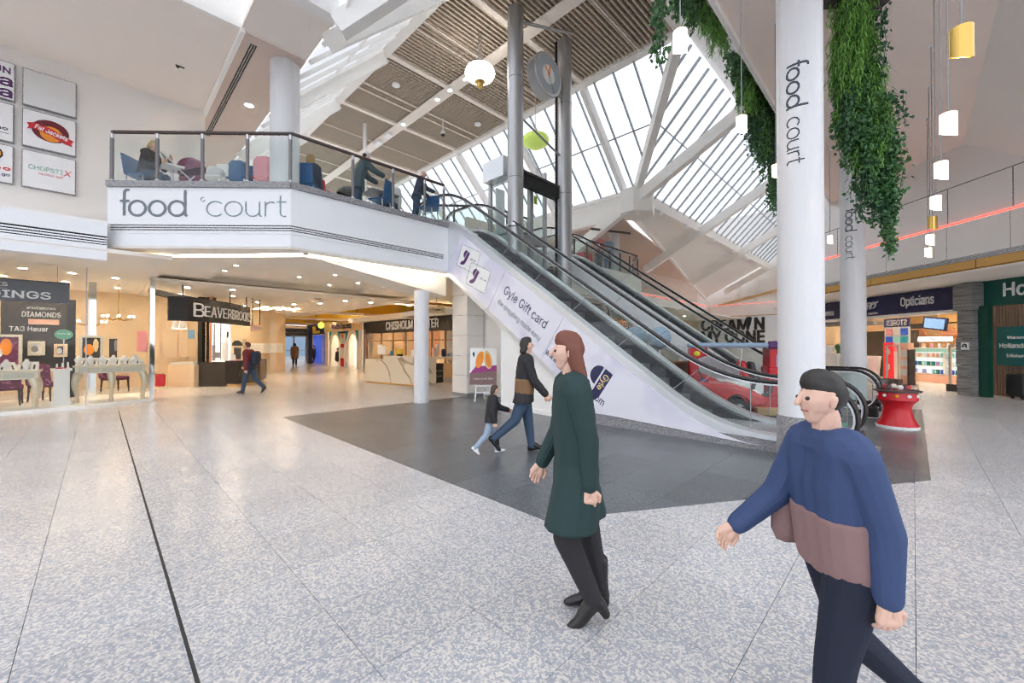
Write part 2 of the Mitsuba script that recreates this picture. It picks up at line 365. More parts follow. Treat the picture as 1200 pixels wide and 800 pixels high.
for p, q in ((A, B), (B, C)):
    part(fas, 'kerb', seg(p, q, 4.745, 4.865, 0.35, 0.05), 'granite_plinth')
    part(fas, 'upper_band', seg(p, q, 4.0, 4.74, 0.16), 'paint_cool')
    part(fas, 'grille_back', seg(p, q, 3.84, 4.0, 0.08, -0.06), 'black')
    for k in range(4): part(fas, 'grille_bar', seg(p, q, 3.845 + k * 0.046, 3.863 + k * 0.046, 0.06), 'paint_cool')
    part(fas, 'lower_band', seg(p, q, 3.535, 3.835, 0.16, 0.0), 'paint_cool')
    part(fas, 'drip_step', seg(p, q, 3.80, 3.835, 0.03, 0.015), 'paint_cool')
part(fas, 'end_return', bb(6.60, 9.1, 3.53, 6.72, 9.6, 4.74), 'paint_cool')
# stroke lettering
def strokes(word, xh, w):
    G = {'f': ([[(.55, 1.72), (.46, 1.76), (.36, 1.74), (.28, 1.66), (.25, 1.5), (.25, 0)], [(0, 1.0), (.55, 1.0)]], .56),
         'o': ([arc(.5, .5, .5, 0, 360, 36)], 1.22), 'd': ([arc(.5, .5, .5, 0, 360, 36), [(1.0, 1.76), (1.0, .12), (1.05, .03), (1.13, 0)]], 1.36),
         'c': ([arc(.5, .5, .5, 45, 315, 30)], 1.06), 'u': ([[(0, 1.0), (0, .4)] + arc(.4, .4, .4, 180, 360, 16), [(.8, 1.0), (.8, 0.1), (.85, .02), (.93, 0)]], 1.14),
         'r': ([[(0, 1.0), (0, 0)], [(0, .55)] + arc(.36, .62, .36, 180, 60, 10)], .68), 't': ([[(.2, 1.42), (.2, .25)] + arc(.45, .25, .25, 180, 290, 10), [(0, 1.0), (.55, 1.0)]], .7), ' ': ([], .62)}
    x, out = 0.0, []
    for ch in word:
        for l in G[ch][0]: out.append(LineString([((x + a) * xh, b * xh) for a, b in l]).buffer(w / 2, cap_style='flat'))
        x += G[ch][1]
    return unary_union(out), x * xh
for word, w, s0, name, mat, span in (('food', 0.045, 0.26, 'lettering_food', 'text_grey', 1.42), ('court', 0.02, 2.0, 'lettering_court', 'text_grey_thin', 1.66)):
    poly, L = strokes(word, 0.30, w); poly = affinity.scale(poly, span / L, 1, origin=(0, 0))
    part(fas, name, panel(poly, np.array([*A, 4.16]) + uAB * s0 + nAB * 0.001, uAB, th=0.012), mat, label='grey lettering reading ' + word)
part(fas, 'lettering_mark', panel(LineString(arc(0, 0, 0.04, 60, 330)).buffer(0.006), np.array([*A, 4.50]) + uAB * 1.92 + nAB * 0.001, uAB, th=0.01), 'text_grey_thin')

# soffit below the gallery: outer strip, light slot, inner ceiling with a recessed panel
cei = struct('ceiling_gallery', None, None, 'warm white soffit under the food court')
A2, B2, C2 = (0.76, 12.05), (3.12, 9.5), (7.2, 9.5)
part(cei, 'outer_strip', slab([(-0.6, 14.6), (0.12, 11.68), (2.76, 9.12), (6.72, 9.12), (7.4, 9.12), (7.4, 9.36), (3.06, 9.36), (0.70, 11.98), (0.70, 14.6)], 3.50, 3.56), 'paint_soffit')
REC = [(2.2, 11.3), (2.9, 10.65), (6.4, 10.65), (6.9, 11.2), (6.9, 15.2), (2.3, 15.2)]
big = Polygon([(0.82, 14.6), (0.82, 12.06), (3.15, 9.56), (7.4, 9.56), (9.9, 9.9), (9.9, 15.6), (1.0, 15.6)])
part(cei, 'inner_soffit', tr(ext(big.difference(Polygon(REC)), 0.06), 0, 0, 3.46), 'paint_soffit')
part(cei, 'recess_panel', slab(REC, 3.60, 3.64), 'paint_soffit')
ring = Polygon(REC)
part(cei, 'recess_edge', tr(ext(ring.buffer(0.03).difference(ring), 0.12), 0, 0, 3.50), 'paint_soffit')
part(cei, 'slot_back', slab([(0.6, 14.6), (0.6, 11.9), (3.0, 9.36), (7.4, 9.36), (7.4, 9.7), (3.3, 9.7), (0.95, 12.2), (0.95, 14.6)], 3.62, 3.66), 'paint_white')
# wedge-shaped bulkhead that the light slot washes on the right
part(cei, 'bulkhead', plate([(3.25, 9.60, 3.50), (7.0, 9.60, 3.50), (7.0, 9.60, 2.93)], (0, 1, 0), 0.04), 'paint_soffit')
part(cei, 'bulkhead_soffit', plate([(3.25, 9.60, 3.50), (7.0, 9.60, 2.93), (7.0, 10.6, 2.93), (3.25, 10.6, 3.50)], (0, 0, 1), 0.03), 'paint_soffit')
part(cei, 'bulkhead_end', bb(6.98, 9.60, 2.93, 7.02, 10.6, 3.50), 'paint_soffit')
led = thing('light_slot', 'thin white light line let into the soffit under the food court sign', 'light slot')
part(led, 'diffuser', cat([seg(A2, B2, 3.52, 3.60, 0.025, 0.02), seg((0.76, 14.2), A2, 3.52, 3.60, 0.025, 0.02), ]), 'white', light=lamp((1, .93, .80), 3.2))
part(led, 'wall_washer', bb(3.2, 9.37, 3.475, 7.0, 9.42, 3.50), 'white', light=lamp((1, .90, .70), 5.5))

# ================================================================ LEFT WALL above the jeweller
WY = 11.4
SWY = 13.75
wl = struct('wall_left', bb(-14, SWY, 3.9, 2.0, SWY + 0.25, 7.95), 'wall_paint', 'pale upper wall with square shop signs')
part(wl, 'ledge', bb(-14, WY, 3.93, 0.1, SWY, 3.98), 'wall_paint')
part(wl, 'grille_back', bb(-12, WY + .05, 3.5, 0.1, WY + .2, 3.97), 'black')
for k in range(3): part(wl, 'grille_bar', bb(-12, WY - 0.005, 3.50 + k * 0.05 + .02, 0.1, WY + .06, 3.525 + k * 0.05 + .02), 'paint_cool')
part(wl, 'middle_band', bb(-12, WY, 3.68, 0.1, WY + .25, 3.97), 'paint_cool')
part(wl, 'lower_band', bb(-12, WY, 3.20, 0.1, WY + .25, 3.50), 'paint_cool')
part(wl, 'lower_step', bb(-12, WY - .015, 3.40, 0.1, WY + .1, 3.425), 'paint_cool')
part(wl, 'return', bb(1.94, SWY, 4.86, 2.0, 20, 7.9), 'wall_paint')
struct('ceiling_left', bb(-7, 9.65, 7.9, 1.97, SWY + 0.3, 8.0), 'paint_ceiling', 'flat pinkish ceiling above the sign wall')
struct('trim_2', cat([bb(-7, 9.60, 7.9, 1.97, 9.66, 9.3), bb(1.95, 9.55, 7.80, 2.03, 20, 7.92)]), 'paint_white', 'white upstand along the ceiling edge')
struct('ceiling_left_shop', bb(-14, WY, 3.36, 1.1, 22, 3.44), 'paint_soffit', 'soffit in front of and inside the jeweller')
# gallery ceiling at ring level
cg = struct('ceiling_food_court', slab([(2.03, 9.67), (3.22, 9.67), (3.22, 40), (2.03, 40)], 7.87, 8.0), 'paint_pink', 'pinkish ceiling strip over the food court')
part(cg, 'front_soffit', slab([(1.97, 8.2), (3.22, 8.2), (3.22, 9.67), (1.97, 9.67)], 7.90, 8.0), 'paint_ceiling')
part(cg, 'slot_diffuser', cat([bb(2.20 + k * .045, 9.9, 7.86, 2.225 + k * .045, 15.2, 7.88) for k in range(3)]), 'black', label='long black slot diffuser')
struct('wall_food_court_back', bb(2.0, 19.8, 4.86, 3.25, 20.0, 7.9), 'paint_pink', 'back wall of the food court')

# ================================================================ LANTERN ROOF
XA, XB, ZC = 6.4, 12.25, 11.0          # louvred strip
RXL, RXR, ZR, RY = 3.25, 15.35, 7.9, 8.0
YE = 27.0
lv = struct('ceiling_louvre', None, None, 'flat louvred ceiling of beige slats between the sloping glazing')
sl = mikit.ply(bb(-1.33, -.028, -.06, 1.33, .028, .06), 'louvre'); sl2 = mikit.ply(bb(-1.44, -.028, -.06, 1.44, .028, .06), 'louvre')
ys = np.arange(5.15, 26.2, 0.145)
for y in ys[:148]:
    part(lv, 'slat', sl, None, tw=T().translate([7.78, float(y), ZC + .06]))
    part(lv, 'slat', sl2, None, tw=T().translate([10.68, float(y), ZC + .06]))
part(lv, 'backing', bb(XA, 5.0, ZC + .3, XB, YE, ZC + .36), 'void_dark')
part(lv, 'centre_beam', bb(9.12, 5.0, ZC - .05, 9.28, YE, ZC + .3), 'paint_ceiling')
part(lv, 'centre_beam_flange', bb(8.84, 5.0, ZC - .08, 9.26, YE, ZC - .04), 'paint_ceiling')
for y in (8.45, 12.1, 15.75, 19.4, 23.0): part(lv, 'cross_beam', bb(XA, y - .09, ZC - .06, XB, y + .09, ZC + .3), 'paint_ceiling')
for x, s in ((XA, -1), (XB, 1)):
    part(lv, 'edge_beam', bb(x - .16, 5.0, ZC - .1, x + .16, YE, ZC + .45), 'paint_white')
part(lv, 'end_beam', bb(XA, 4.8, ZC - .1, XB, 5.05, ZC + .45), 'paint_white')
for y in (6.2, 10.1, 10.5, 14.0, 14.4, 17.8, 21.5): part(lv, 'conduit', tube([(XA + .2, y, ZC - .05), (XB - .2, y, ZC - .05)], .022), 'paint_ceiling')

def glaze(w, P, al, dn, cols, step, end, mat='mullion_grey'):
    """sloping glazing: bays of width step along al from P, running down dn; end(k) = where bay line k stops (a valley cuts it)"""
    P, al, dn = (np.array(v, float) for v in (P, al, dn)); nrm = np.cross(al, dn); nrm *= np.sign(nrm[2]) / np.linalg.norm(nrm)
    for k in range(cols + 1):
        e0 = end(k)
        p = P + al * step * k
        if e0 > 0.04: part(w, 'mullion', bar(p - nrm * .05, p + dn * e0 - nrm * .05, 0.045, 0.09, nrm), mat)
        if k < cols:
            e1 = end(k + 1); q = P + al * step * (k + 1)
            for f0, f1 in ((0.0, 0.5), (0.5, 1.0)):
                a, b = min(f1, max(f0, e0)), min(f1, max(f0, e1))
                if a <= f0 and b <= f0: continue
                pts = [p + dn * f0, q + dn * f0, q + dn * b] + ([p + dn * a] if a > f0 + 1e-6 else [])
                part(w, 'pane', quad(*pts), 'glass_roof')
    k0 = next(k for k in range(cols + 1) if end(k) >= 0.5)
    part(w, 'transom', bar(P + al * step * k0 + dn * .5 - nrm * .03, P + al * step * cols + dn * .5 - nrm * .03, 0.04, 0.06, nrm), mat)
S = 0.77
cut = lambda k: min(1.0, k * S / 3.0)
w1 = struct('window_1', None, None, 'sloping roof glazing between the louvred ceiling and the far ring beam')
glaze(w1, (XB + .1, 5.0, ZC), (0, 1, 0), (RXR - XB - .1, 0, ZR - ZC), 28, S, cut)
w2 = struct('window_2', None, None, 'sloping roof glazing along the louvred ceiling, on the sign wall side')
glaze(w2, (XA - .1, 5.0, ZC), (0, 1, 0), (RXL - XA + .1, 0, ZR - ZC), 28, S, cut, 'paint_white')
w3 = struct('window_3', None, None, 'large sloping roof glazing above the hanging plants')
glaze(w3, (XB, 4.95, ZC), (1, 0, 0), (0, RY - 4.95, ZR - ZC), 32, S, cut)
w4 = struct('window_4', None, None, 'sloping roof glazing over the sign wall')
glaze(w4, (XA, 4.95, ZC), (-1, 0, 0), (0, RY - 4.95, ZR - ZC), 22, S, cut, 'paint_white')
bm = struct('trim_3', None, None, 'white painted roof beams carrying the glazing')
for y in (8.45, 12.1, 15.75, 19.4, 23.0):
    part(bm, 'rafter', bar((XB, y, ZC - .22), (RXR, y, ZR - .22), .17, .34, (1, 0, 1)), 'paint_white')
    part(bm, 'rafter', bar((XA, y, ZC - .22), (RXL, y, ZR - .22), .17, .34, (-1, 0, 1)), 'paint_white')
part(bm, 'valley_rafter', bar((XB - .1, 4.9, ZC - .15), (RXR, RY, ZR - .15), .26, .42), 'paint_white')
part(bm, 'valley_rafter', bar((XA + .1, 4.9, ZC - .15), (RXL, RY, ZR - .15), .26, .42), 'paint_white')
for x in (15.25, 22.1, 29.0, 36.0): part(bm, 'long_beam', bar((x, 11.0, ZR - .5 - 3 * .517), (x, 2.8, ZR - .5 + 5.2 * .517), .30, .42), 'paint_white')
# ring beams with their soffits
rb = struct('trim_4', None, None, 'white ring beam at the foot of the glazing')
part(rb, 'beam', bb(RXR, RY, 6.85, RXR + .5, YE, 7.95), 'paint_white')
part(rb, 'beam_foot', bb(RXR - .1, RY - .1, 7.75, RXR + .2, YE, 7.9), 'paint_white')
part(rb, 'node', tr(ext(Polygon([(14.9, 7.9), (15.5, 7.4), (16.4, 7.75), (16.4, 8.6), (15.6, 8.8), (14.95, 8.5)]), .95), 0, 0, 6.9), 'paint_white')
part(rb, 'beam', bb(RXL - .35, 8.2, 7.95, RXL, YE, 8.3), 'paint_white')
part(rb, 'beam', bb(-14, RY - .05, 7.9, RXL, RY + .3, 8.3), 'paint_white')
# white sloping lining from the soffit up to the top of the glazing, and the low soffit on the column line
struct('ceiling_lining', plate([(3.2, 2.1, 6.72), (40, 2.1, 6.72), (40, 4.85, ZC), (3.2, 4.85, ZC)], (0, -.8, .6), .08), 'paint_white', 'white sloping ceiling lining behind the hanging plants')
cs = struct('ceiling_spine', bb(3.2, -.95, 6.72, 40, 2.1, 6.85), 'paint_spine', 'flat pinkish soffit carrying the pendant lamps')
part(cs, 'edge_trim', bb(3.2, 2.08, 6.62, 40, 2.14, 6.78), 'paint_white')
struct('ceiling_slope', plate([(8.4, -.95, 6.72), (16.6, -.95, 6.72), (14.0, -3.55, 4.1), (8.4, -3.55, 4.1)], (0, -.7, .7), .08), 'paint_white', 'white ceiling slope falling away behind the pendant lamps')

# vaulted white panels below the far glazing
vp = struct('ceiling_vault', None, None, 'white vaulted panels with ribs below the far glazing')
def vz(y): return 7.78 - .517 * (y - 8.05)
VL = [(15.6, 8.5), (16.9, 8.95), (22.1, 9.85), (29.0, 11.2), (36.0, 12.5)]
for (xa, ya), (xb, yb) in zip(VL[:-1], VL[1:]):
    part(vp, 'panel', plate([(xa, 8.05, vz(8.05)), (xb, 8.05, vz(8.05)), (xb, yb, vz(yb)), (xa, ya, vz(ya))], (0, .46, .89), .06), 'paint_white')
    part(vp, 'lip', bar((xa, ya, vz(ya) - .05), (xb, yb, vz(yb) - .05), .12, .22), 'paint_white')
part(vp, 'top_rail', bb(15.4, 7.95, 7.45, 40, 8.25, 7.95), 'paint_white')
# far upper floor
struct('ceiling_far_gallery', slab([(15.4, 8.6), (16.9, 9.0), (22.1, 9.9), (29, 11.3), (36, 12.6), (40, 13), (40, 40), (15.4, 40)], 6.75, 6.85), 'paint_pink', 'ceiling of the far gallery')
struct('wall_far_gallery', cat([bb(13.0, 16.0, 4.86, 40, 16.2, 8.0), bb(20.0, 13.4, 4.86, 40, 13.6, 6.8)]), 'paint_pink', 'wall behind the far gallery')
wd = struct('wall_far_end', bb(36.0, 2.0, 0, 36.3, 14, 4.72), 'paint_white', 'end wall of the far mall arm')
part(wd, 'upper', bb(36.6, 2.0, 4.72, 36.9, 14, 12), 'paint_white')
for y in (4.6, 6.0, 7.4, 8.8, 10.2): part(wd, 'glazing_post', bb(36.4, y - .06, 4.7, 36.55, y + .06, 4.72 + min(3.2, 1.2 + .35 * (12 - y))), 'paint_white')
part(wd, 'beam', bar((36.4, 11.6, 4.8), (36.4, 3.2, 6.6), .15, .2), 'wood_light')
gf = struct('wall_far_front', None, None, 'white band of the far gallery above the shops')
part(gf, 'band', seg((21.3, 12.2), (36.0, 12.2), 3.6, 4.72, .2), 'paint_white')
part(gf, 'band', seg((18.7, 9.6), (21.3, 12.2), 3.6, 4.86, .2), 'paint_white')
part(gf, 'band', seg((12.95, 9.5), (18.7, 9.5), 3.6, 4.86, .2), 'paint_white')
part(gf, 'landing_edge', bb(6.72, 9.3, 4.3, 12.95, 9.45, 4.86), 'paint_white')
# ================================================================ RIGHT WALL
def q(d, r): return (FW[0] * d + RT[0] * r, FW[1] * d + RT[1] * r)
uR = -FW; nR = -RT
wr = struct('wall_right', None, None, 'white panelled upper wall over the opticians')
p0, p1 = q(16.2, 11.7), q(4.5, 11.7)
part(wr, 'upper_panels', seg(p0, p1, 4.76, 8.2, .2), 'wall_paint')
part(wr, 'lower_panels', seg(p0, p1, 3.80, 4.68, .2, .04), 'wall_paint')
for d in (15.4, 12.66, 10.9, 9.5, 7.9): part(wr, 'seam', seg(q(d + .006, 11.7), q(d - .006, 11.7), 3.80, 4.68, .1, .0412), 'mid_grey')
part(wr, 'seam_level', seg(p0, p1, 5.69, 5.715, .1, .006), 'mid_grey')
for d in (14.6, 10.9, 9.47): part(wr, 'upper_seam', seg(q(d + .012, 11.7), q(d - .012, 11.7), 4.76, 5.7, .1, .006), 'mid_grey')
part(wr, 'grille', seg(p0, p1, 3.68, 3.80, .1, .0), 'mid_grey')
for k in range(3): part(wr, 'grille_bar', seg(p0, p1, 3.69 + .038 * k, 3.706 + .038 * k, .1, .03), 'aluminium')
part(wr, 'gold_band', seg(p0, p1, 3.47, 3.67, .12, .06), 'gold_band', label='gold coloured band')
for d in (13.2, 10.2): part(wr, 'gold_joint', seg(q(d + .008, 11.7), q(d - .008, 11.7), 3.47, 3.67, .1, .062), 'wood_dark')
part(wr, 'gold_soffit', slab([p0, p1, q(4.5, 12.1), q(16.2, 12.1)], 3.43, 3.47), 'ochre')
part(wr, 'return', seg(q(16.2, 15), q(16.2, 11.7), 3.4, 8.2, .2), 'paint_cool')
single('red_light_line', 'thin red light line running along the white wall over the opticians', 'light line', seg(p0, p1, 4.69, 4.735, .05, .055), 'red', light=lamp((1, .15, .11), .65))
single('red_light_line', 'faint red light line on top of the far white gallery band', 'light line', seg((21.3, 12.2), (35.3, 12.2), 4.73, 4.77, .05, .06), 'red', light=lamp((1, .22, .16), .4))
single('red_light_line', 'faint red light line across the far end wall above the pale hoarding', 'light line', seg((35.3, 11.9), (35.3, 4), 4.73, 4.77, .05, 0), 'red', light=lamp((1, .22, .16), .4))
struct('ceiling_right', slab([p0, p1, q(4.5, 24), q(21.5, 24), q(21.5, 13.8)], 3.39, 3.44), 'paint_soffit', 'soffit over the right hand shopfronts')
struct('wall_right_back', seg(q(21.5, 20.5), q(2, 20.5), 0, 3.4, .2), 'paint_cream')
# ================================================================ COLUMNS
def wrap(poly, cx, cy, r, ang0, z0, th=0.006):
    """flat lettering (running downwards) wrapped on a round column; local x runs down the column, local y to the viewer's right"""
    m = ext(poly, th); m = trimesh.Trimesh(*trimesh.remesh.subdivide_to_size(m.vertices, m.faces, 0.05), process=False)
    v = m.vertices; a = ang0 + v[:, 1] / r
    m.vertices = np.stack([cx + (r + v[:, 2]) * np.cos(a), cy + (r + v[:, 2]) * np.sin(a), z0 - v[:, 0]], 1); return m
def column(cx, cy, r, z0, z1, label, base=0.0, letters=None, mat='column_white'):
    k = thing('column', label, 'column')
    part(k, 'shaft', tr(trimesh.creation.cylinder(r, z1 - z0 - base, sections=48), cx, cy, (z0 + z1 + base) / 2), mat, True if False else 40)
    if base: part(k, 'plinth', tr(trimesh.creation.cylinder(r + .018, base, sections=48), cx, cy, z0 + base / 2), 'granite_plinth', 40, label='grey granite base')
    if letters:
        zt, L, xh = letters
        for word, w, off in (('food', .022, 0.0), ('court', .014, .535)):
            poly, l = strokes(word, xh, w); span = L * (.47 if word == 'food' else .465)
            poly = affinity.scale(poly, span / l, 1, origin=(0, 0))
            # text reads downwards: its top points to the viewer's right
            ang = math.atan2(-cy, -cx) + .16 * math.copysign(1, -cy or 1) * 0
            part(k, 'lettering', wrap(poly, cx, cy, r, ang - .30 - xh * .45 / r, zt - off * L), 'text_dark', label='thin dark lettering reading ' + word)
    return k
column(6.33, 1.03, .25, 0, 6.72, 'big white round column with food court lettering and granite base beside the escalator foot', .62, (5.06, 1.30, .128))
column(13.0, 1.05, .25, 0, 6.72, 'white round column with food court lettering in front of the opticians', 0, (4.82, 1.24, .125))
column(6.02, 9.32, .195, 0, 2.96, 'slim white round column under the corner of the food court gallery')
column(2.93, 10.13, .30, 4.86, 7.9, 'white round column behind the food court balustrade', 0)
column(16.9, 9.95, .24, 4.86, 6.9, 'slim white column on the far gallery behind its glass balustrade')
column(20.9, 1.6, .2, 0, 3.39, 'white column inside the opticians shop')
for x, y, lab in ((8.2, 7.95, 'tall steel column left of the hanging clock'), (10.16, 7.72, 'tall steel column to the right of the hanging clock')):
    k = thing('steel_column', lab, 'column')
    part(k, 'shaft', tr(trimesh.creation.cylinder(.225, 11.0, sections=40), x, y, 5.5), 'steel_dull', 40)
    for z in (3.4, 6.2, 9.0): part(k, 'joint', tr(trimesh.creation.cylinder(.228, .02, sections=40), x, y, z), 'mid_grey', 40)
    if x > 9: part(k, 'cable_channel', bb(x - .20, y + .16, 0, x - .14, y + .22, 11.0), 'black', label='black channel on its side')
    else: part(k, 'collar', tr(lathe([(.23, 0), (.26, .02), (.26, .1), (.23, .12)], 40), x, y, 4.8), 'steel', 40)
k = thing('brace', 'thin steel tie rod between the two tall steel columns', 'rod')
part(k, 'rod', tube([(8.3, 7.94, 8.05), (10.0, 7.74, 7.35)], .03), 'steel_dull', 30)
k = thing('brace', 'steel tube bracing the tall steel column to the louvred ceiling', 'rod')
part(k, 'rod', tube([(8.35, 7.9, 10.7), (10.0, 7.3, 10.95)], .045), 'steel_dull', 30)
# rectangular pillar and the wall below the escalator
k = struct('wall_pillar', bb(7.56, 9.3, 0.10, 8.2, 10.0, 3.46), 'paint_white', 'square white tiled pillar behind the easel')
for z in (.62, 1.2, 1.8, 2.4, 3.0): part(k, 'joint', bb(7.555, 9.296, z, 8.205, 10.0, z + .008), 'mid_grey')
part(k, 'plinth', bb(7.54, 9.28, 0, 8.22, 10.02, .10), 'mid_grey')
k = struct('wall_under_escalator', yz([(4.55, .10), (7.06, .10), (7.06, 2.0), (4.55, .27)], 6.80, 8.1), 'paint_white', 'white wall closing the space below the escalator')
part(k, 'plinth', yz([(4.55, 0), (7.06, 0), (7.06, .1), (4.55, .1)], 6.785, 8.1), 'paint_white')
part(k, 'corner_bead', bb(6.785, 7.03, .1, 6.83, 7.07, 2.0), 'paint_cool')
struct('wall_recess', bb(8.2, 9.7, 0, 8.9, 9.8, 3.5), 'paint_white', 'pale recess behind the pillar')
struct('wall_recess_side', yz([(7.06, 0), (9.7, 0), (9.7, 3.3), (7.06, 1.95)], 8.25, 8.35), 'paint_white')
# ================================================================ ESCALATORS
SL = 0.70
def ramp(y, a, b, z1, h):
    """height of the step line: level, rising at SL between a and b, level again; eased over h"""
    def g(t): return 0.0 if t <= -h else t if t >= h else (t + h) ** 2 / (4 * h)
    return SL * (g(y - a) - g(y - b))
YA, YB = 2.2, 2.2 + 4.86 / SL
def zs(y): return ramp(y, YA, YB, 4.86, .75)
def escalator(x0, x1, label, ads, dep=1.38):
    """x0 near outer face, x1 far outer face"""
    e = thing('escalator', label, 'escalator')
    lo, hi = 0.75, 10.2
    foot = YA + (.20 + dep) / SL; high = SL * (9.1 - YA) - dep
    ys = np.concatenate([np.linspace(lo, 3.2, 18), np.linspace(3.5, 8.0, 10), np.linspace(8.2, hi, 16)])
    for xa, xb, nm in ((x0, x0 + .05, 'outer_cladding'), (x1 - .05, x1, 'outer_cladding')):
        top = [(y, zs(y) + .17) for y in ys]
        bot = [(hi, high + .05), (9.1, high)] + [(foot, .20)] + [(.95, .20)] + [(lo, .17)]
        part(e, nm, yz(top + bot, xa, xb), 'paint_cool' if not ads or xa > x0 else 'aluminium')
    for xa, xb in ((x0 - .015, x0 + .24), (x1 - .24, x1 + .015)):
        poly = [(y, zs(y) + .235) for y in ys] + [(y, zs(y) + .165) for y in ys[::-1]]
        part(e, 'deck', yz(poly, xa, xb), 'aluminium')
    part(e, 'underside', cat([bar(((x0 + x1) / 2, 9.15, high), ((x0 + x1) / 2, foot, .20), x1 - x0 - .06, .05)]), 'paint_cool')
    part(e, 'granite_plinth', bb(x0 + .005, .95, 0, x1 - .005, foot + .2, .20), 'granite_plinth', label='grey granite plinth along the foot')
    # skirts beside the steps
    for xa in (x0 + .24, x1 - .255):
        poly = [(y, zs(y) + .12) for y in ys] + [(y, zs(y) - .25) for y in ys[::-1]]
        part(e, 'skirt', yz(poly, xa, xa + .015), 'dark_grey')
    # steps
    w0, w1 = x0 + .262, x1 - .262
    n = 0
    y = 1.05
    while y < 10.0:
        z = zs(y); z2 = zs(y + .40)
        prof = [(y, z - .02), (y, z), (y + .395, z), (y + .395, z - .02)] if z2 - zs(y) < .01 else [(y, z - .27 * (z2 - z) / .28), (y + .02, z), (y + .40, z), (y + .40, z - .03)]
        st = yz([(y - .0, z - .29), (y - .0, z - .005), (y + .40, z - .005), (y + .40, z - .29)], w0, w1)
        k = part(e, 'step', st, 'step_grey')
        y += .40
    part(e, 'landing_plate', cat([bb(w0 - .2, .35, 0.0, w1 + .2, 1.05, .012)]), 'steel_dull', label='ribbed steel comb plate')
    part(e, 'landing_plate', bb(w0 - .2, 9.95, 4.85, w1 + .2, 10.9, 4.872), 'steel_dull')
    # balustrades
    yt = np.concatenate([np.linspace(.95, 3.1, 16), np.linspace(3.4, 8.0, 10), np.linspace(8.2, 10.6, 16)])
    for xc in (x0 + .17, x1 - .17):
        top = [(y, zs(y) + .98) for y in yt]
        loop0 = [(.95 - .44 * math.sin(t), .54 + .44 * math.cos(t)) for t in np.linspace(0.15, 2.9, 14)]
        zt = 4.86
        loop1 = [(10.6 + .44 * math.sin(t), zt + .54 + .44 * math.cos(t)) for t in np.linspace(0.15, 2.9, 14)]
        path = [(xc, a, b) for a, b in loop0[::-1] + top + loop1]
        part(e, 'handrail', sweep(path, [(-.04, -.025), (.04, -.025), (.055, 0), (.04, .025), (-.04, .025), (-.055, 0)], (1, 0, 0)), 'rubber', 40, label='black rubber handrail')
        path2 = [(xc, a, b - (.04 if i > 12 and i < len(path) - 13 else 0)) for i, (_, a, b) in enumerate(path)]
        ins = [(xc, .95 - .40 * math.sin(t), .54 + .40 * math.cos(t)) for t in np.linspace(0.15, 2.9, 14)][::-1] + [(xc, y, zs(y) + .94) for y in yt] + [(xc, 10.6 + .40 * math.sin(t), zt + .54 + .40 * math.cos(t)) for t in np.linspace(0.15, 2.9, 14)]
        part(e, 'handrail_track', sweep(ins, [(-.012, -.012), (.012, -.012), (.012, .012), (-.012, .012)], (1, 0, 0)), 'aluminium', 30)
        # glass panes, joints at right angles to the slope
        cuts = [.62, 1.75, 2.95, 4.0, 5.05, 6.1, 7.15, 8.2, 9.3, 10.75]
        for a, b in zip(cuts[:-1], cuts[1:]):
            sk = lambda y, up: y - (.50 * up if 2.4 < y < 8.9 else 0)
            yy = np.linspace(a, b, 7)
            lowe = [(y, zs(y) + .23) for y in yy]
            tops = [(sk(a, 1) + (sk(b, 1) - sk(a, 1)) * t, 0) for t in np.linspace(0, 1, 7)]
            tops = [(y, (zs(y) + .93) if y > .95 else .54 + math.sqrt(max(0, .39 ** 2 - (.95 - y) ** 2))) for y, _ in tops]
            tops = [(y - .006 * 0, z) for y, z in tops]
            pts = lowe + tops[::-1]
            v = [(xc, y, z) for y, z in pts]
            m = trimesh.Trimesh(v, [(i, i + 1, len(v) - 1 - i) for i in range(6)] + [(i + 1, len(v) - 2 - i, len(v) - 1 - i) for i in range(6)], process=False)
            part(e, 'glass_pane', m, 'glass_green')
            part(e, 'glass_joint', tube([(xc, lowe[0][0], lowe[0][1]), (xc, tops[0][0], tops[0][1])], .006, 4), 'steel_dull')
    # newel base cover at the foot
    for xc in (x0 + .17, x1 - .17):
        part(e, 'newel_base', tr(rbox(.2, .95, .22, .03), xc, 1.0, .12), 'black_gloss')
    return e
E1 = escalator(6.72, 8.22, 'near escalator carrying the gift card advert, climbing to the food court', True)
E2 = escalator(11.3, 12.75, 'far escalator beyond the children\'s rides, climbing to the far gallery', False, .50)
# advert panels on the near escalator's side
PH = math.atan(SL); uE = np.array([0, -math.cos(PH), -math.sin(PH)]); vE = np.array([0, -math.sin(PH), math.cos(PH)])
OE = np.array([6.712, 8.72, 3.95])      # middle of the upper panel edge
def ad(poly_st, name, mat, th=.008, off=0.0, label=None, par=E1):
    o = OE + np.array([-off, 0, 0])
    return part(par, name, panel(poly_st, o, uE, vE, th), mat, label=label)
def on_panel(y, z):
    d = np.array([0, y - OE[1], z - OE[2]]); return float(d @ uE), float(d @ vE)
hw = .54
cutS = [-.10, 1.94, 4.02, 6.09]
for a, b in zip(cutS[:-1], cutS[1:]):
    pts = [OE + uE * s_ + vE * t_ for s_, t_ in ((a + .006, -hw), (b - .006, -hw), (b - .006, hw), (a + .006, hw))]
    part(E1, 'advert_panel', yz(Polygon([(p[1], p[2]) for p in pts]).intersection(sbox(0, .21, 20, 9)), 6.704, 6.712), 'ad_white', label='pale lilac advert panel')
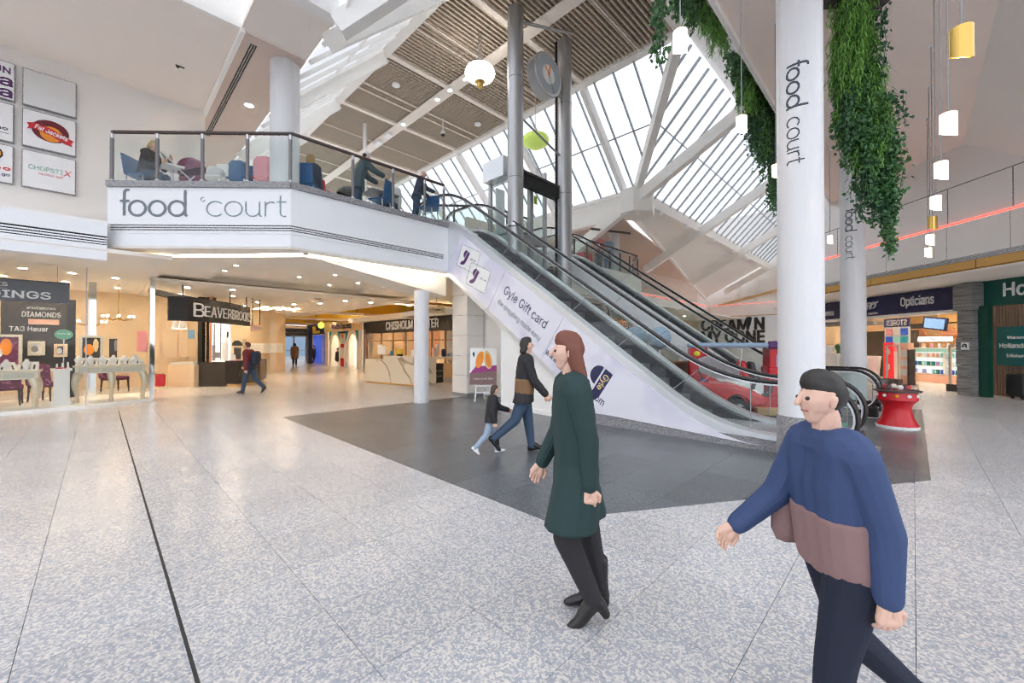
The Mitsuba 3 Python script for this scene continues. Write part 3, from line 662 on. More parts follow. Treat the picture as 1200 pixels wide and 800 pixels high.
# tail panel following the bend
tail = [(y, zs(y) + .06) for y in np.linspace(3.62, 1.0, 14)]
y6 = OE + uE * 6.09 - vE * hw; y6t = OE + uE * 6.09 + vE * hw
part(E1, 'advert_panel', yz([(y6t[1], y6t[2])] + [t for t in tail if t[0] < y6t[1] - .05] + [(1.0, .205), (y6[1], .205)], 6.704, 6.716), 'ad_white')
def adtext(s, h, sx, t, mat, bold=False, width=None):
    o = OE + uE * sx + vE * t + np.array([-.009, 0, 0])
    part(E1, 'lettering', text(s, h, o, uE, vE, .004, bold, width), mat, label='lettering reading ' + s)
adtext('Gyle Gift card', .205, 2.16, .06, 'navy', False, 1.55)
adtext('the shopping made easy', .125, 2.14, -.24, 'text_grey', False, 1.62)
adtext('www.gyleshopping.com', .15, 4.03, -.36, 'navy', False, 1.72)
# shopping centre logo
def logo(s, t, k, mat, label, ang=0, off=.008):
    half = Polygon(arc(-.03, .10, .20, 90, 270, 18))
    bar_ = sbox(.01, -.20, .20, .30)
    hook = Polygon([(.20, -.19), (.01, -.19)] + arc(-.12, -.19, .13, 0, -75, 8) + arc(-.12, -.19, .32, -100, 0, 12))
    lg = affinity.translate(affinity.rotate(affinity.scale(unary_union([half, bar_, hook]), k, k, origin=(0, 0)), ang, origin=(0, 0)), s, t)
    ad(lg, 'logo', mat, .003, off, label)
s, t = on_panel(3.99, .70)
logo(5.40, -.02, .98, 'navy', 'dark navy emblem', 0)
part(E1, 'logo_lettering', text('Gyle', .115, OE + uE * 5.455 + vE * .20 + np.array([-.013, 0, 0]), -vE, uE, .003, True), 'gold_text', label='gold lettering reading Gyle')
for s, t in ((.55, .14), (1.16, -.08)):
    card = Polygon([(s - .36, t - .24), (s + .36, t - .24), (s + .36, t + .24), (s - .36, t + .24)]).buffer(.05)
    c2 = affinity.rotate(card, 10, origin=(s, t))
    ad(c2, 'gift_card', 'product_white', .006, .008, 'picture of a white gift card')
    ad(c2.difference(c2.buffer(-.012)), 'gift_card_edge', 'mid_grey', .002, .0145)
    logo(s - .14, t - .0, .52, 'purple', 'purple emblem on the card', -6, .0145)
    part(E1, 'lettering', text('gift card', .045, OE + uE * (s + .08) + vE * (t + .02) + np.array([-.015, 0, 0]), uE * .98 + vE * .17, vE * .98 - uE * .17, .002), 'text_dark')
# pictograms on the inside of the near escalator's newel glass
k = thing('safety_sticker', 'row of dark blue safety pictograms and a green strip on the escalator foot glass', 'sticker')
for i, (y, z) in enumerate(((1.05, .62), (.92, .62), (.80, .62), (.72, .62), (1.0, .45), (.82, .45))):
    x = 8.22 - .185
    part(k, 'pictogram', cat([bb(x - .002, y - .02, z, x, y + .02, z + .06), tr(trimesh.creation.icosphere(1, .014), x - .002, y, z + .075), bb(x - .002, y - .035, z - .04, x, y + .035, z)]), 'navy')
part(k, 'strip', bb(8.22 - .19, .72, .27, 8.22 - .186, 1.06, .33), 'oval_green')
# ================================================================ BALUSTRADES
def balustrade(label, pts, z, posts, rail='handrail_brown', h=1.04, post_mat='post_grey'):
    k = thing('balustrade', label, 'balustrade')
    for p, q_ in zip(pts[:-1], pts[1:]):
        p, q_ = np.array(p, float), np.array(q_, float)
    part(k, 'handrail', tube([(x, y, z + h) for x, y in pts], .035, 10), rail, 40, label='dark rounded handrail')
    for x, y in posts:
        part(k, 'post', tr(trimesh.creation.cylinder(.034, h - .18, sections=16), x, y, z + .06 + (h - .18) / 2), post_mat, 40)
        part(k, 'post_cap', tr(trimesh.creation.cylinder(.036, .10, sections=16), x, y, z + h - .08), 'steel', 40)
        part(k, 'post_foot', tr(lathe([(0, 0), (.055, 0), (.055, .03), (.036, .07), (0, .07)], 16), x, y, z), 'steel', 40)
    for a, b in zip(posts[:-1], posts[1:]):
        a, b = np.array(a), np.array(b); d = (b - a) / np.linalg.norm(b - a) * .045
        a2, b2 = a + d, b - d
        part(k, 'glass_pane', quad((*a2, z + .06), (*b2, z + .06), (*b2, z + h - .10), (*a2, z + h - .10)), 'glass_pale')
    return k
def along(p, q_, ts): return [(p[0] + (q_[0] - p[0]) * t, p[1] + (q_[1] - p[1]) * t) for t in ts]
A3, B3, C3 = (0.16, 11.72), (2.79, 9.16), (6.62, 9.16)
balustrade('long glass balustrade with dark handrail along the edge of the food court', [A3, B3, C3], 4.865, along(A3, B3, [0, .25, .5, .75, .99]) + along(B3, C3, [.335, .60, .84, 1.0]))
balustrade('short glass balustrade at the head of the near escalator in front of the lift', [(7.0, 11.0), (8.6, 9.5), (8.75, 9.5), (10.4, 9.5)], 4.86, [(7.0, 11.0), (7.8, 10.25), (8.6, 9.5), (9.4, 9.5), (10.4, 9.5)])
balustrade('glass balustrade around the far gallery beyond the escalators', [(13.3, 9.62), (18.62, 9.66), (19.5, 10.4)], 4.86, [(13.3, 9.62), (14.2, 9.63), (15.1, 9.63), (16.0, 9.64), (16.9, 9.64), (17.8, 9.65), (18.62, 9.66), (19.5, 10.4)], 'black', post_mat='dark_grey')

# ================================================================ SIGN SQUARES ON THE LEFT WALL
def sign_square(label, x0, x1, z0, z1, face='white'):
    k = thing('wall_sign', label, 'sign', None)
    part(k, 'case', bb(x0, SWY - .08, z0, x1, SWY, z1), 'mid_grey')
    part(k, 'face', bb(x0 + .015, SWY - .09, z0 + .015, x1 - .015, SWY - .08, z1 - .015), face)
    return k
X1 = (1, 0, 0)
SY = SWY - .091
def on(k, poly, mat, th=.005, label=None, at=(0, 0)): part(k, 'emblem', panel(affinity.translate(Polygon(poly) if isinstance(poly, list) else poly, *at), (0, SY, 0), X1, th=th), mat, label=label)
def st(k, s_, h, x, z, w, mat, bold=False, u=X1, up=(0, 0, 1), off=.0, label=None): part(k, 'lettering', text(s_, h, (x, SY - off, z), u, up, .004, bold, w), mat, label=label)
ROWS = ((6.73, 7.53), (5.84, 6.65), (4.95, 5.76))
k = sign_square('blank grey square wall sign, topmost of its column', -1.20, -.40, *ROWS[0], 'mid_grey' if False else 'aluminium')
k = sign_square('white square wall sign with a brown oval and a red ribbon', -1.20, -.40, *ROWS[1])
on(k, ell(-.79, 6.27, .28, .24), 'jacket_maroon'); on(k, ell(-.78, 6.21, .17, .17), 'orange', .008)
on(k, [(-.33, .10), (-.24, .13), (0, .09), (.26, -.04), (.36, -.08), (.32, -.15), (.34, -.21), (.23, -.19), (0, -.06), (-.24, .0), (-.33, -.03), (-.30, .04)], 'red', .012, None, (-.80, 6.25))
st(k, 'Fat Jackets', .095, -1.03, 6.27, .50, 'white', True, (1, 0, -.27), (.27, 0, 1), .013, 'white lettering on the ribbon')
k = sign_square('white square wall sign with thin green and red lettering', -1.20, -.40, *ROWS[2])
st(k, 'CHOPSTI', .095, -1.11, 5.36, .50, 'oval_green', label='thin green lettering'); st(k, 'X', .13, -.60, 5.34, .11, 'red', up=(.2, 0, 1), label='red letter made of chopsticks'); st(k, 'NOODLE BAR', .04, -.96, 5.27, .36, 'red')
k = sign_square('white square wall sign with dark chunky letters, cut by the photo edge', -2.10, -1.30, *ROWS[0])
st(k, 'SPUN', .13, -1.82, 7.28, .45, 'purple', True); st(k, 'na', .22, -1.76, 7.02, .40, 'purple', True); st(k, 'ua', .22, -1.76, 6.78, .40, 'purple', True)
k = sign_square('white square wall sign with a small dark round letter near its edge', -2.11, -1.31, *ROWS[1])
st(k, 'no', .07, -1.56, 6.07, .16, 'text_dark', True); on(k, sbox(-1.54, 6.0, -1.38, 6.012), 'mid_grey')
k = sign_square('white square wall sign with red lip shapes and an orange round', -2.11, -1.31, *ROWS[2])
on(k, ell(-1.60, 5.55, .15, .15), 'black'); on(k, ell(-1.60, 5.55, .125, .125), 'orange', .008)
for x in (-1.53, -1.40): on(k, ell(x, 5.25, .055, .034).difference(ell(x, 5.25, .03, .012)), 'red')
st(k, 'wok & go', .06, -1.78, 5.10, .42, 'navy', True)

# ================================================================ JEWELLER
JF = [(-4.5, 13.9), (-.22, 14.05), (1.04, 14.75)]
k = thing('shop_window', 'frameless glass shopfront of the jeweller with display tables behind it', 'shop window')
for p, q_ in ((( -2.2, 13.98), (-.23, 14.05)), ((-.21, 14.05), (1.0, 14.72)), ((-4.5, 13.9), (-2.22, 13.98))):
    part(k, 'glass_pane', quad((*p, .08), (*q_, .08), (*q_, 3.36), (*p, 3.36)), 'glass_clear')
part(k, 'joint', bb(-.23, 14.04, .05, -.21, 14.06, 3.36), 'steel_dull'); part(k, 'joint', bb(-2.22, 13.97, .05, -2.2, 13.99, 3.36), 'steel_dull')
struct('trim_display_base', slab([(-4.5, 13.88), (-.22, 14.03), (1.04, 14.72), (1.04, 16.8), (-4.5, 16.8)], 0, .08), 'product_white', 'low white display base inside the jeweller window')
part(k, 'mirror_end', bb(.96, 14.72, .08, 1.06, 15.5, 3.36), 'mirror', label='mirrored end panel')
struct('wall_jeweller_back', cat([bb(-12, 20.0, 0, 2.4, 20.2, 3.4), bb(-6.2, 14.2, 0, -6.0, 20, 3.4)]), 'paint_cream', 'cream back wall inside the jeweller')
struct('wall_jeweller_panels', cat([bb(x, 19.94, .5, x + 1.1, 20.0, 2.6) for x in (-3.4, -2.1, -.8, .5)]), 'paint_cream')
struct('ceiling_jeweller', bb(1.0, 14.7, 3.30, 9.0, 27, 3.36), 'paint_soffit', 'ceiling of the jeweller entrance')
def cabriole(x, y, h, dx, dy, mat='champagne'):
    pts = []
    for t in np.linspace(0, 1, 12):
        o = .075 * math.sin(t * math.pi * 1.15) * (1 - .55 * t) + .045 * max(0, t - .72) / .28
        pts.append((x + dx * o, y + dy * o, h * (1 - t)))
    return tube(pts, np.interp(np.linspace(0, 1, 12), [0, .2, .75, .93, 1], [.085, .078, .036, .032, .055]), 8)
def table(label, x0, x1, y0, y1, h, legs):
    k = thing('display_table', label, 'table', None)
    part(k, 'top', tr(rbox(x1 - x0 + .08, y1 - y0 + .08, .035, .012), (x0 + x1) / 2, (y0 + y1) / 2, h - .018 + .08), 'champagne')
    part(k, 'apron', bb(x0, y0, h - .20 + .08, x1, y1, h - .035 + .08), 'champagne')
    w = (x1 - x0 - .1) / 3
    for i in range(3):
        d = part(k, 'drawer', bb(x0 + .05 + i * w + .01, y0 - .012, h - .175 + .08, x0 + .05 + (i + 1) * w - .01, y0, h - .06 + .08), 'silver_paint')
        part(d, 'knob', tr(trimesh.creation.icosphere(1, .014), x0 + .05 + (i + .5) * w, y0 - .025, h - .115 + .08), 'brass')
    for x, dx in legs:
        for y, dy in ((y0 + .05, -1), (y1 - .05, 1)):
            part(k, 'leg', tr(cabriole(x, y, h - .20, dx, dy), 0, 0, .08), 'champagne', 40)
    return k
table('champagne display table with curved legs, cut by the photo edge', -2.5, -.98, 14.35, 14.85, .86, [(-2.42, -1), (-1.06, 1)])
table('long champagne display table with curved legs beside the mirrored window end', -.42, .88, 14.8, 15.3, .92, [(-.36, -1), (.22, .4), (.82, 1)])
k = thing('pedestal', 'white square display pedestal between the two champagne tables', 'pedestal')
part(k, 'shaft', bb(-.76, 14.55, .16, -.50, 14.80, .90), 'product_white'); part(k, 'foot', bb(-.79, 14.52, .08, -.47, 14.83, .16), 'product_white'); part(k, 'cap', bb(-.80, 14.51, .90, -.46, 14.84, .95), 'product_white')
part(k, 'tag', bb(-.73, 14.50, .955, -.55, 14.53, .985), 'red', label='small red brand tag')
bust = lathe([(0, .0), (.06, 0), (.055, .03), (.025, .05), (.07, .11), (.082, .16), (.036, .22), (.026, .26), (0, .262)], 14)
neck = mikit.ply(bust, 'product_white', True)
def wedge(w, d, h): return trimesh.convex.convex_hull(np.array([(-w / 2, 0, 0), (w / 2, 0, 0), (-w / 2, d, 0), (w / 2, d, 0), (-w / 2, d, h), (w / 2, d, h), (-w / 2, d * .8, h), (w / 2, d * .8, h)]))
wd1, wd2 = mikit.ply(wedge(.13, .12, .19), 'product_white'), mikit.ply(wedge(.16, .10, .12), 'product_white')
R2 = random.Random(3)
def jewel(x, y, z, i, where):
    if i % 3 == 0: single('necklace_bust', 'white necklace bust, %s piece from the left on the %s' % (ordn(i + 1), where), 'display bust', neck, None, tw=T().translate([x, y, z]).rotate([0, 0, 1], R2.uniform(-20, 20)), group='white busts on the ' + where)
    else:
        k = thing('jewellery_stand', 'sloping white jewellery stand, %s piece from the left on the %s' % (ordn(i + 1), where), 'display stand', 'white stands on the ' + where)
        tw = T().translate([x, y, z]).rotate([0, 0, 1], R2.uniform(-35, 35))
        part(k, 'stand', wd1 if i % 3 == 1 else wd2, None, tw=tw)
        part(k, 'strap', strap, None, tw=tw)
strap = mikit.ply(bar((0, .012, .02), (0, .09, .17), .03, .006, (0, -1, .7)), 'charcoal')
for i in range(14): jewel(-2.35 + i * .099, 14.45 + .14 * (i % 3), .94, i, 'edge jeweller table')
for i in range(18): jewel(-.36 + i * .069, 14.9 + .12 * (i % 3), 1.0, i, 'long jeweller table')
for i in range(3): single('ring_stand', 'small white ring stand, %s from the left on the white pedestal' % ordn(i + 1), 'display stand', mikit.ply(lathe([(0, 0), (.03, 0), (.018, .05), (.016, .12 + .02 * i), (0, .125 + .02 * i)], 10), 'product_white', True), None, tw=T().translate([-.71 + .09 * i, 14.64, .95]), group='white ring stands on the pedestal')
def picture(label, x0, x1, z0, z1, y, mats, fr='champagne'):
    k = thing('framed_picture', label, 'picture')
    P_ = sbox(x0, z0, x1, z1)
    part(k, 'frame', xz(P_.difference(P_.buffer(-.06)), y - .05, y), fr)
    part(k, 'print', bb(x0 + .05, y - .02, z0 + .05, x1 - .05, y - .01, z1 - .05), mats[0])
    cx, cz, w, h = (x0 + x1) / 2, (z0 + z1) / 2, x1 - x0, z1 - z0
    part(k, 'print_shape', xz(ell(cx - w * .1, cz - h * .05, w * .22, h * .22), y - .026, y - .021), mats[1])
    part(k, 'print_shape', xz(ell(cx + w * .18, cz + h * .12, w * .12, h * .26), y - .026, y - .021), mats[2])
picture('gilt framed picture of a ring on plum behind the photo edge table', -2.15, -1.35, .98, 1.78, 15.9, ('plum_floral', 'product_white', 'orange'))
picture('gilt framed picture in orange and brown behind the long table', -.38, .08, 1.08, 1.78, 16.0, ('wood_dark', 'orange', 'gold_text'))
picture('dark narrow framed picture in a pale frame behind the long table', .14, .42, 1.1, 1.76, 16.3, ('wood_dark', 'charcoal', 'mid_grey'), 'paint_cream')
picture('small empty pale framed mirror on the dark display wall side', -1.30, -1.0, 1.25, 1.62, 16.35, ('paint_cool', 'mid_grey', 'paint_white'))
picture('small pale framed picture under the green oval sign', -.85, -.6, 1.2, 1.55, 16.35, ('mid_grey', 'paint_cool', 'charcoal'), 'paint_cream')
single('poster', 'pink and white poster on the cream jeweller wall beside the mirrored end', 'poster', cat([bb(.9, 18.9, 1.3, 1.35, 18.95, 2.0)]), 'pink')
k = thing('shop_sign', 'dark blue hanging box sign with white capitals inside the jeweller window', 'sign')
part(k, 'box', bb(-3.1, 14.15, 2.50, -.50, 14.28, 2.98), 'sign_navy')
# box hangs just behind the glass
part(k, 'lettering', place(serif_text('WEDDINGS', .155, .006, True, 1.58), (-2.36, 14.145, 2.57), X1), 'white', label='white capitals')
part(k, 'lettering', place(serif_text('BEAVERBROOKS', .085, .006, False, 1.17), (-2.6, 14.145, 2.81), X1), 'white')
part(k, 'rule', bb(-2.4, 14.14, 2.765, -1.42, 14.145, 2.772), 'white')
for x in (-2.8, -.7): part(k, 'rod', bb(x, 14.2, 2.98, x + .015, 14.215, 3.36), 'steel_dull')
k = thing('shop_sign', 'dark display wall with white lettering and a peach strip inside the jeweller', 'sign')
part(k, 'panel', bb(-1.75, 16.4, .9, -.62, 16.5, 2.75), 'charcoal')
part(k, 'light_strip', bb(-1.3, 16.37, 2.06, -.76, 16.40, 2.20), 'peach', label='peach coloured strip')
part(k, 'lettering', place(serif_text('BEAVERBROOKS', .06, .006, True, .50), (-1.33, 16.39, 2.46), X1), 'white')
part(k, 'lettering', place(serif_text('DIAMONDS', .13, .006, True, .68), (-1.42, 16.39, 2.26), X1), 'white', label='white roman capitals')
part(k, 'lettering', text('TAG Heuer', .12, (-1.62, 16.39, 1.88), X1, (0, 0, 1), .006, True, .66), 'white', label='bold white lettering')
part(k, 'edge', bb(-.62, 16.38, .1, -.46, 16.52, 2.75), 'black')
k = thing('oval_sign', 'green oval sign with white script on a stand inside the jeweller', 'sign')
part(k, 'face', xz(ell(-.66, 1.80, .17, .135), 16.0, 16.02), 'oval_green'); part(k, 'stand', bb(-.67, 16.0, .08, -.65, 16.02, 1.68), 'steel')
part(k, 'lettering', text('story by', .05, (-.78, 15.995, 1.80), X1, (0, 0, 1), .004, False, .24), 'white')
def chair(label, x, y, rz):
    k = thing('armchair', label, 'chair')
    m = T().translate([x, y, 0]).rotate([0, 0, 1], rz)
    g = lambda mesh: mv(rot(mesh, rz), trimesh.transformations.translation_matrix((x, y, .08)))
    part(k, 'seat', g(tr(rbox(.5, .5, .12, .04), 0, 0, .42)), 'plum', 40); part(k, 'backrest', g(rot(tr(rbox(.5, .10, .55, .045), 0, .24, .68), -8, (1, 0, 0), (0, .24, .45))), 'plum_floral', 40)
    for a in (-.21, .21):
        for b in (-.21, .21): part(k, 'leg', g(tube([(a, b, .38), (a * 1.08, b * 1.08, .0)], [.028, .016], 8)), 'wood_dark')
chair('plum floral upholstered chair facing away behind the photo edge table', -1.55, 15.45, 180)
chair('plum floral upholstered chair turned away behind the white pedestal', -.95, 16.0, 150)
chair('plum chair deep inside the jeweller behind the long table', .35, 17.6, 120)
single('mirrored_pillar', 'slim mirrored pillar inside the jeweller behind the glass joint', 'pillar', bb(-.22, 16.45, .08, -.06, 16.6, 3.30), 'mirror')
def chandelier(label, x, y, z, r):
    k = thing('chandelier', label, 'chandelier')
    part(k, 'stem', tr(trimesh.creation.cylinder(.012, 3.34 - z, sections=8), x, y, (3.34 + z) / 2), 'brass'); part(k, 'hub', tr(trimesh.creation.icosphere(1, .05), x, y, z), 'brass', True)
    for i in range(8):
        a = i * math.pi / 4; c, s_ = math.cos(a), math.sin(a)
        part(k, 'arm', tube([(x, y, z), (x + c * r * .5, y + s_ * r * .5, z - .07), (x + c * r, y + s_ * r, z + .02)], .009, 6), 'brass')
        part(k, 'bulb', tr(trimesh.creation.icosphere(1, .035), x + c * r, y + s_ * r, z + .06), 'white', True, light=lamp(WARM, 9))
chandelier('brass chandelier with glowing bulbs inside the jeweller right of the mirrored pillar', .40, 16.9, 2.32, .33)
chandelier('small brass chandelier seen beside the mirrored pillar deep in the jeweller', -.2, 18.4, 2.2, .35)
# downlights
def downlight(label, x, y, z, r=.055, k=22, rgb=WARM, group=None):
    t = thing('downlight', label, 'downlight', group)
    part(t, 'ring', tr(lathe([(r, -.004), (r + .025, -.006), (r + .03, 0), (r, 0)], 20), x, y, z), 'white')
    d = trimesh.Trimesh([(x + r * math.cos(a), y + r * math.sin(a), z - .004) for a in np.linspace(0, 2 * math.pi, 13)[:-1]], [(0, i + 1, i) for i in range(1, 11)], process=False)
    part(t, 'lens', d, 'white', light=lamp(rgb, k))
for x, y in ((-2.2, 15.1), (-1.3, 15.2), (-.5, 15.3), (.3, 15.6), (-1.8, 17.2), (-.7, 17.5), (.4, 18.2)):
    downlight('warm downlight in the jeweller ceiling', x, y, 3.36, .07, 190, WARM, 'jeweller downlights')
for x, y in ((2.6, 11.6), (2.5, 12.6), (2.45, 13.7), (4.3, 13.4), (4.9, 12.2), (6.1, 13.3), (5.6, 14.4)):
    downlight('downlight in the recessed soffit panel', x, y, 3.60, .05, 70, WARM, 'downlights of the recessed soffit panel')
for x, y in ((1.9, 16.0), (3.0, 15.6), (2.0, 18.2), (3.4, 17.6), (3.2, 20.0), (4.6, 19.4), (4.6, 21.6), (6.0, 21.0)):
    downlight('warm downlight over the jeweller entrance', x, y, 3.30, .07, 150, WARM, 'downlights of the jeweller entrance')
# entrance
k = thing('hanging_sign', 'long black curved hanging sign with tall white capitals over the jeweller entrance', 'sign')
cp = [(1.40, 15.38), (1.85, 15.40), (2.41, 15.68), (3.12, 16.49), (3.68, 17.35), (4.03, 17.98)]
cv = np.array([(np.interp(t, np.linspace(0, 1, 6), [c[0] for c in cp]), np.interp(t, np.linspace(0, 1, 6), [c[1] for c in cp])) for t in np.linspace(0, 1, 21)])
o = np.gradient(cv, axis=0); o /= np.linalg.norm(o, axis=1, keepdims=True); nn = np.stack([o[:, 1], -o[:, 0]], 1)
part(k, 'band', slab(list(cv) + list((cv - nn * .14)[::-1]), 2.24, 2.95), 'black')
part(k, 'inner_band', slab(list(cv - nn * .14) + list((cv - nn * .15)[::-1]), 2.24, 2.95), 'dark_grey')
cl = np.concatenate([[0], np.cumsum(np.linalg.norm(np.diff(cv, axis=0), axis=1))])
def curved_text(s_, h, s0, width, z, bold=False):
    m = serif_text(s_, h, .02, bold, width); m = trimesh.Trimesh(*trimesh.remesh.subdivide_to_size(m.vertices, m.faces, .25), process=False); v = m.vertices
    x = np.interp(s0 + v[:, 0], cl, cv[:, 0]); y = np.interp(s0 + v[:, 0], cl, cv[:, 1]); nx = np.interp(s0 + v[:, 0], cl, nn[:, 0]); ny = np.interp(s0 + v[:, 0], cl, nn[:, 1])
    m.vertices = np.stack([x + nx * v[:, 2], y + ny * v[:, 2], z + v[:, 1]], 1); return m
part(k, 'lettering', curved_text('B', .42, .55, .33, 2.38), 'white', label='tall white letter B')
part(k, 'lettering', curved_text('EAVERBROOKS', .33, .90, 3.0, 2.40), 'white', label='white capitals')
for t in (3, 12, 18): part(k, 'rod', bb(cv[t][0] - .02, cv[t][1] + .03, 2.95, cv[t][0] + .01, cv[t][1] + .06, 3.36), 'black')
k = thing('exit_sign', 'round green exit sign over the jeweller entrance', 'sign'); part(k, 'disc', xz(ell(1.75, 2.72, .09, .09), 18.2, 18.23), 'lime', light=lamp((.1, .8, .35), 1.5)); part(k, 'rod', bb(1.745, 18.21, 2.8, 1.755, 18.22, 3.3), 'steel')
single('black_lintel', 'black lintel over the jeweller entrance', 'lintel', bar((1.0, 15.2, 3.02), (3.4, 18.9, 3.02), .12, .16), 'black')
UP = (0.70, -0.71, 0)
k = thing('display_pillar', 'black pillar with a backlit grey photograph on a dark base beside the jeweller entrance', 'display pillar')
g = np.array([2.56, 18.75, 0]); 
def fbox(o, u, x0, x1, d0, d1, z0, z1):
    u = np.array(u, float) / np.linalg.norm(u); n = np.array([u[1], -u[0], 0]); m = np.eye(4); m[:3, 0], m[:3, 1], m[:3, 3] = u, -n, o
    return mv(bb(x0, d0, z0, x1, d1, z1), m)
part(k, 'base', fbox(g, UP, -.05, 1.12, -.05, .6, 0, .88), 'charcoal', label='dark brown base'); part(k, 'post', fbox(g, UP, -.02, .14, 0, .16, .88, 3.3), 'black'); part(k, 'bronze_post', fbox(g, UP, .14, .44, .2, .3, .88, 3.3), 'wood_dark'); part(k, 'bronze_post', fbox(g, UP, .40, .46, 0, .1, .3, 3.3), 'copper')
part(k, 'header', fbox(g, UP, .46, 1.16, 0, .4, 2.42, 3.0), 'black')
part(k, 'photograph', fbox(g, UP, .48, 1.12, .02, .12, .90, 2.42), 'product_white', light=lamp((.80, .88, 1.0), .22), label='backlit grey photograph')
for (a, b, c, d) in ((.50, .62, .95, 1.5), (.56, .60, 1.3, 2.3), (.80, .83, 1.0, 2.4), (.62, .80, 1.05, 1.25)): part(k, 'photograph_shape', fbox(g, UP, a, b, .012, .02, c, d), 'mid_grey')
part(k, 'photograph_shape', cat([fbox(g, UP, .88, 1.08, .008, .02, .95, 1.65), fbox(g, UP, 1.0, 1.06, .008, .02, 1.65, 1.85)]), 'white'); part(k, 'photograph_shape', fbox(g, UP, 1.05, 1.10, .006, .02, 1.8, 2.0), 'black')
k = thing('counter', 'pale wooden counter with glass display inside the jeweller entrance', 'counter')
part(k, 'body', fbox((1.75, 19.2, 0), UP, 0, .95, 0, .5, .0, .82), 'paint_cream'); part(k, 'glass_top', fbox((1.75, 19.2, 0), UP, .0, .95, 0, .5, .85, 1.05), 'glass_clear'); part(k, 'tray', fbox((1.75, 19.2, 0), UP, .05, .9, .05, .4, .82, .90), 'product_white')
single('bag', 'small dark red bag on the floor beside the pale jeweller counter', 'bag', tr(rbox(.26, .3, .42, .03), 1.5, 18.7, .30), 'red'); 
single('plinth_block', 'low cream block below the red bag', 'block', bb(1.35, 18.5, 0, 1.65, 18.9, .085), 'paint_cream')
k = thing('wall_lamp', 'pair of cream lamp shades on a bronze stem beside the jeweller screen', 'lamp')
for x in (1.86, 2.06): part(k, 'shade', tr(lathe([(.07, .3), (.11, .05), (.10, 0), (.09, .05), (.05, .3)], 16), x, 18.4, 2.08), 'white', True, light=lamp(WARM, 2.4))
part(k, 'stem', tube([(1.95, 18.45, 1.1), (1.95, 18.45, 2.1), (1.95, 18.4, 2.4)], .015), 'copper')
single('screen', 'small dark screen with a blue picture inside the jeweller entrance', 'screen', fbox((2.18, 18.1, 0), UP, 0, .2, 0, .04, 1.75, 2.05), 'sky_blue')
k = thing('counter', 'black curved counter of the jeweller with jewellery trays, behind the walking man', 'counter')
part(k, 'body', slab([(3.5, 17.3), (4.4, 18.1), (5.0, 19.6), (4.5, 19.9), (3.9, 18.5), (3.2, 17.7)], .12, .95), 'black'); part(k, 'plinth', slab([(3.5, 17.35), (4.3, 18.1), (4.9, 19.5), (4.5, 19.8), (3.9, 18.5), (3.25, 17.7)], 0, .12), 'wood_light')
part(k, 'trays', cat([tr(bb(-.1, -.1, 0, .1, .1, .03), 3.5 + .22 * i, 17.6 + .32 * i, .95) for i in range(6)]), 'pink', label='pink jewellery trays')
for i in range(8): single('jewellery_stand', 'white jewellery stand, %s from the left on the black curved counter' % ordn(i + 1), 'display stand', wd1, None, tw=T().translate([3.45 + .18 * i, 17.65 + .26 * i, .98]), group='white stands on the black curved counter')
k = thing('arched_cabinet', 'cream arched display niche with dark arch behind the walking man', 'cabinet')
part(k, 'body', fbox((3.45, 17.95, 0), UP, 0, .4, 0, .2, .95, 1.75), 'paint_cream'); part(k, 'niche', fbox((3.45, 17.95, 0), UP, .08, .34, -.01, .0, 1.0, 1.42), 'dark_grey')
part(k, 'arch', panel(Polygon(arc(.2, 1.5, .19, 0, 180, 16)), (3.45, 17.95, 0), UP, th=.03), 'charcoal')
k = thing('shop_window', 'curved glass front of the jeweller beside the walking man', 'shop window')
for a, b in zip(range(9, 20, 3), range(12, 21, 3)): part(k, 'glass_pane', quad((*cv[a] + (.9, -.2), .1), (*cv[b] + (.9, -.2), .1), (*cv[b] + (.9, -.2), 3.3), (*cv[a] + (.9, -.2), 3.3)), 'glass_clear')
k = thing('hanging_sign', 'small pale hanging sign with dim lettering under the curved black sign', 'sign'); part(k, 'rod', fbox((4.0, 17.7, 0), (.64, .77, 0), .1, .12, 0, .02, 2.30, 3.30), 'black'); part(k, 'rod', fbox((4.0, 17.7, 0), (.64, .77, 0), .63, .65, 0, .02, 2.30, 3.30), 'black'); part(k, 'face', fbox((4.0, 17.7, 0), (.64, .77, 0), 0, .75, 0, .03, 2.05, 2.30), 'peach'); part(k, 'lettering', text('BEAVERBROOKS', .10, (4.02, 17.69, 2.12), (.64, .77, 0), (0, 0, 1), .004, False, .7), 'white')
struct('wall_entrance', cat([seg((2.3, 20.2), (7.6, 26.0), 0, 3.4, .2)]), 'paint_cream', 'cream wall deep inside the jeweller')
for i in range(10): single('display_case', 'small pale display case, %s from the left along the cream jeweller wall' % ordn(i + 1), 'display case', tr(rbox(.35, .1, .5, .02), 3.0 + .45 * i, 20.75 + .49 * i, 1.35), 'product_white', group='display cases along the cream wall')
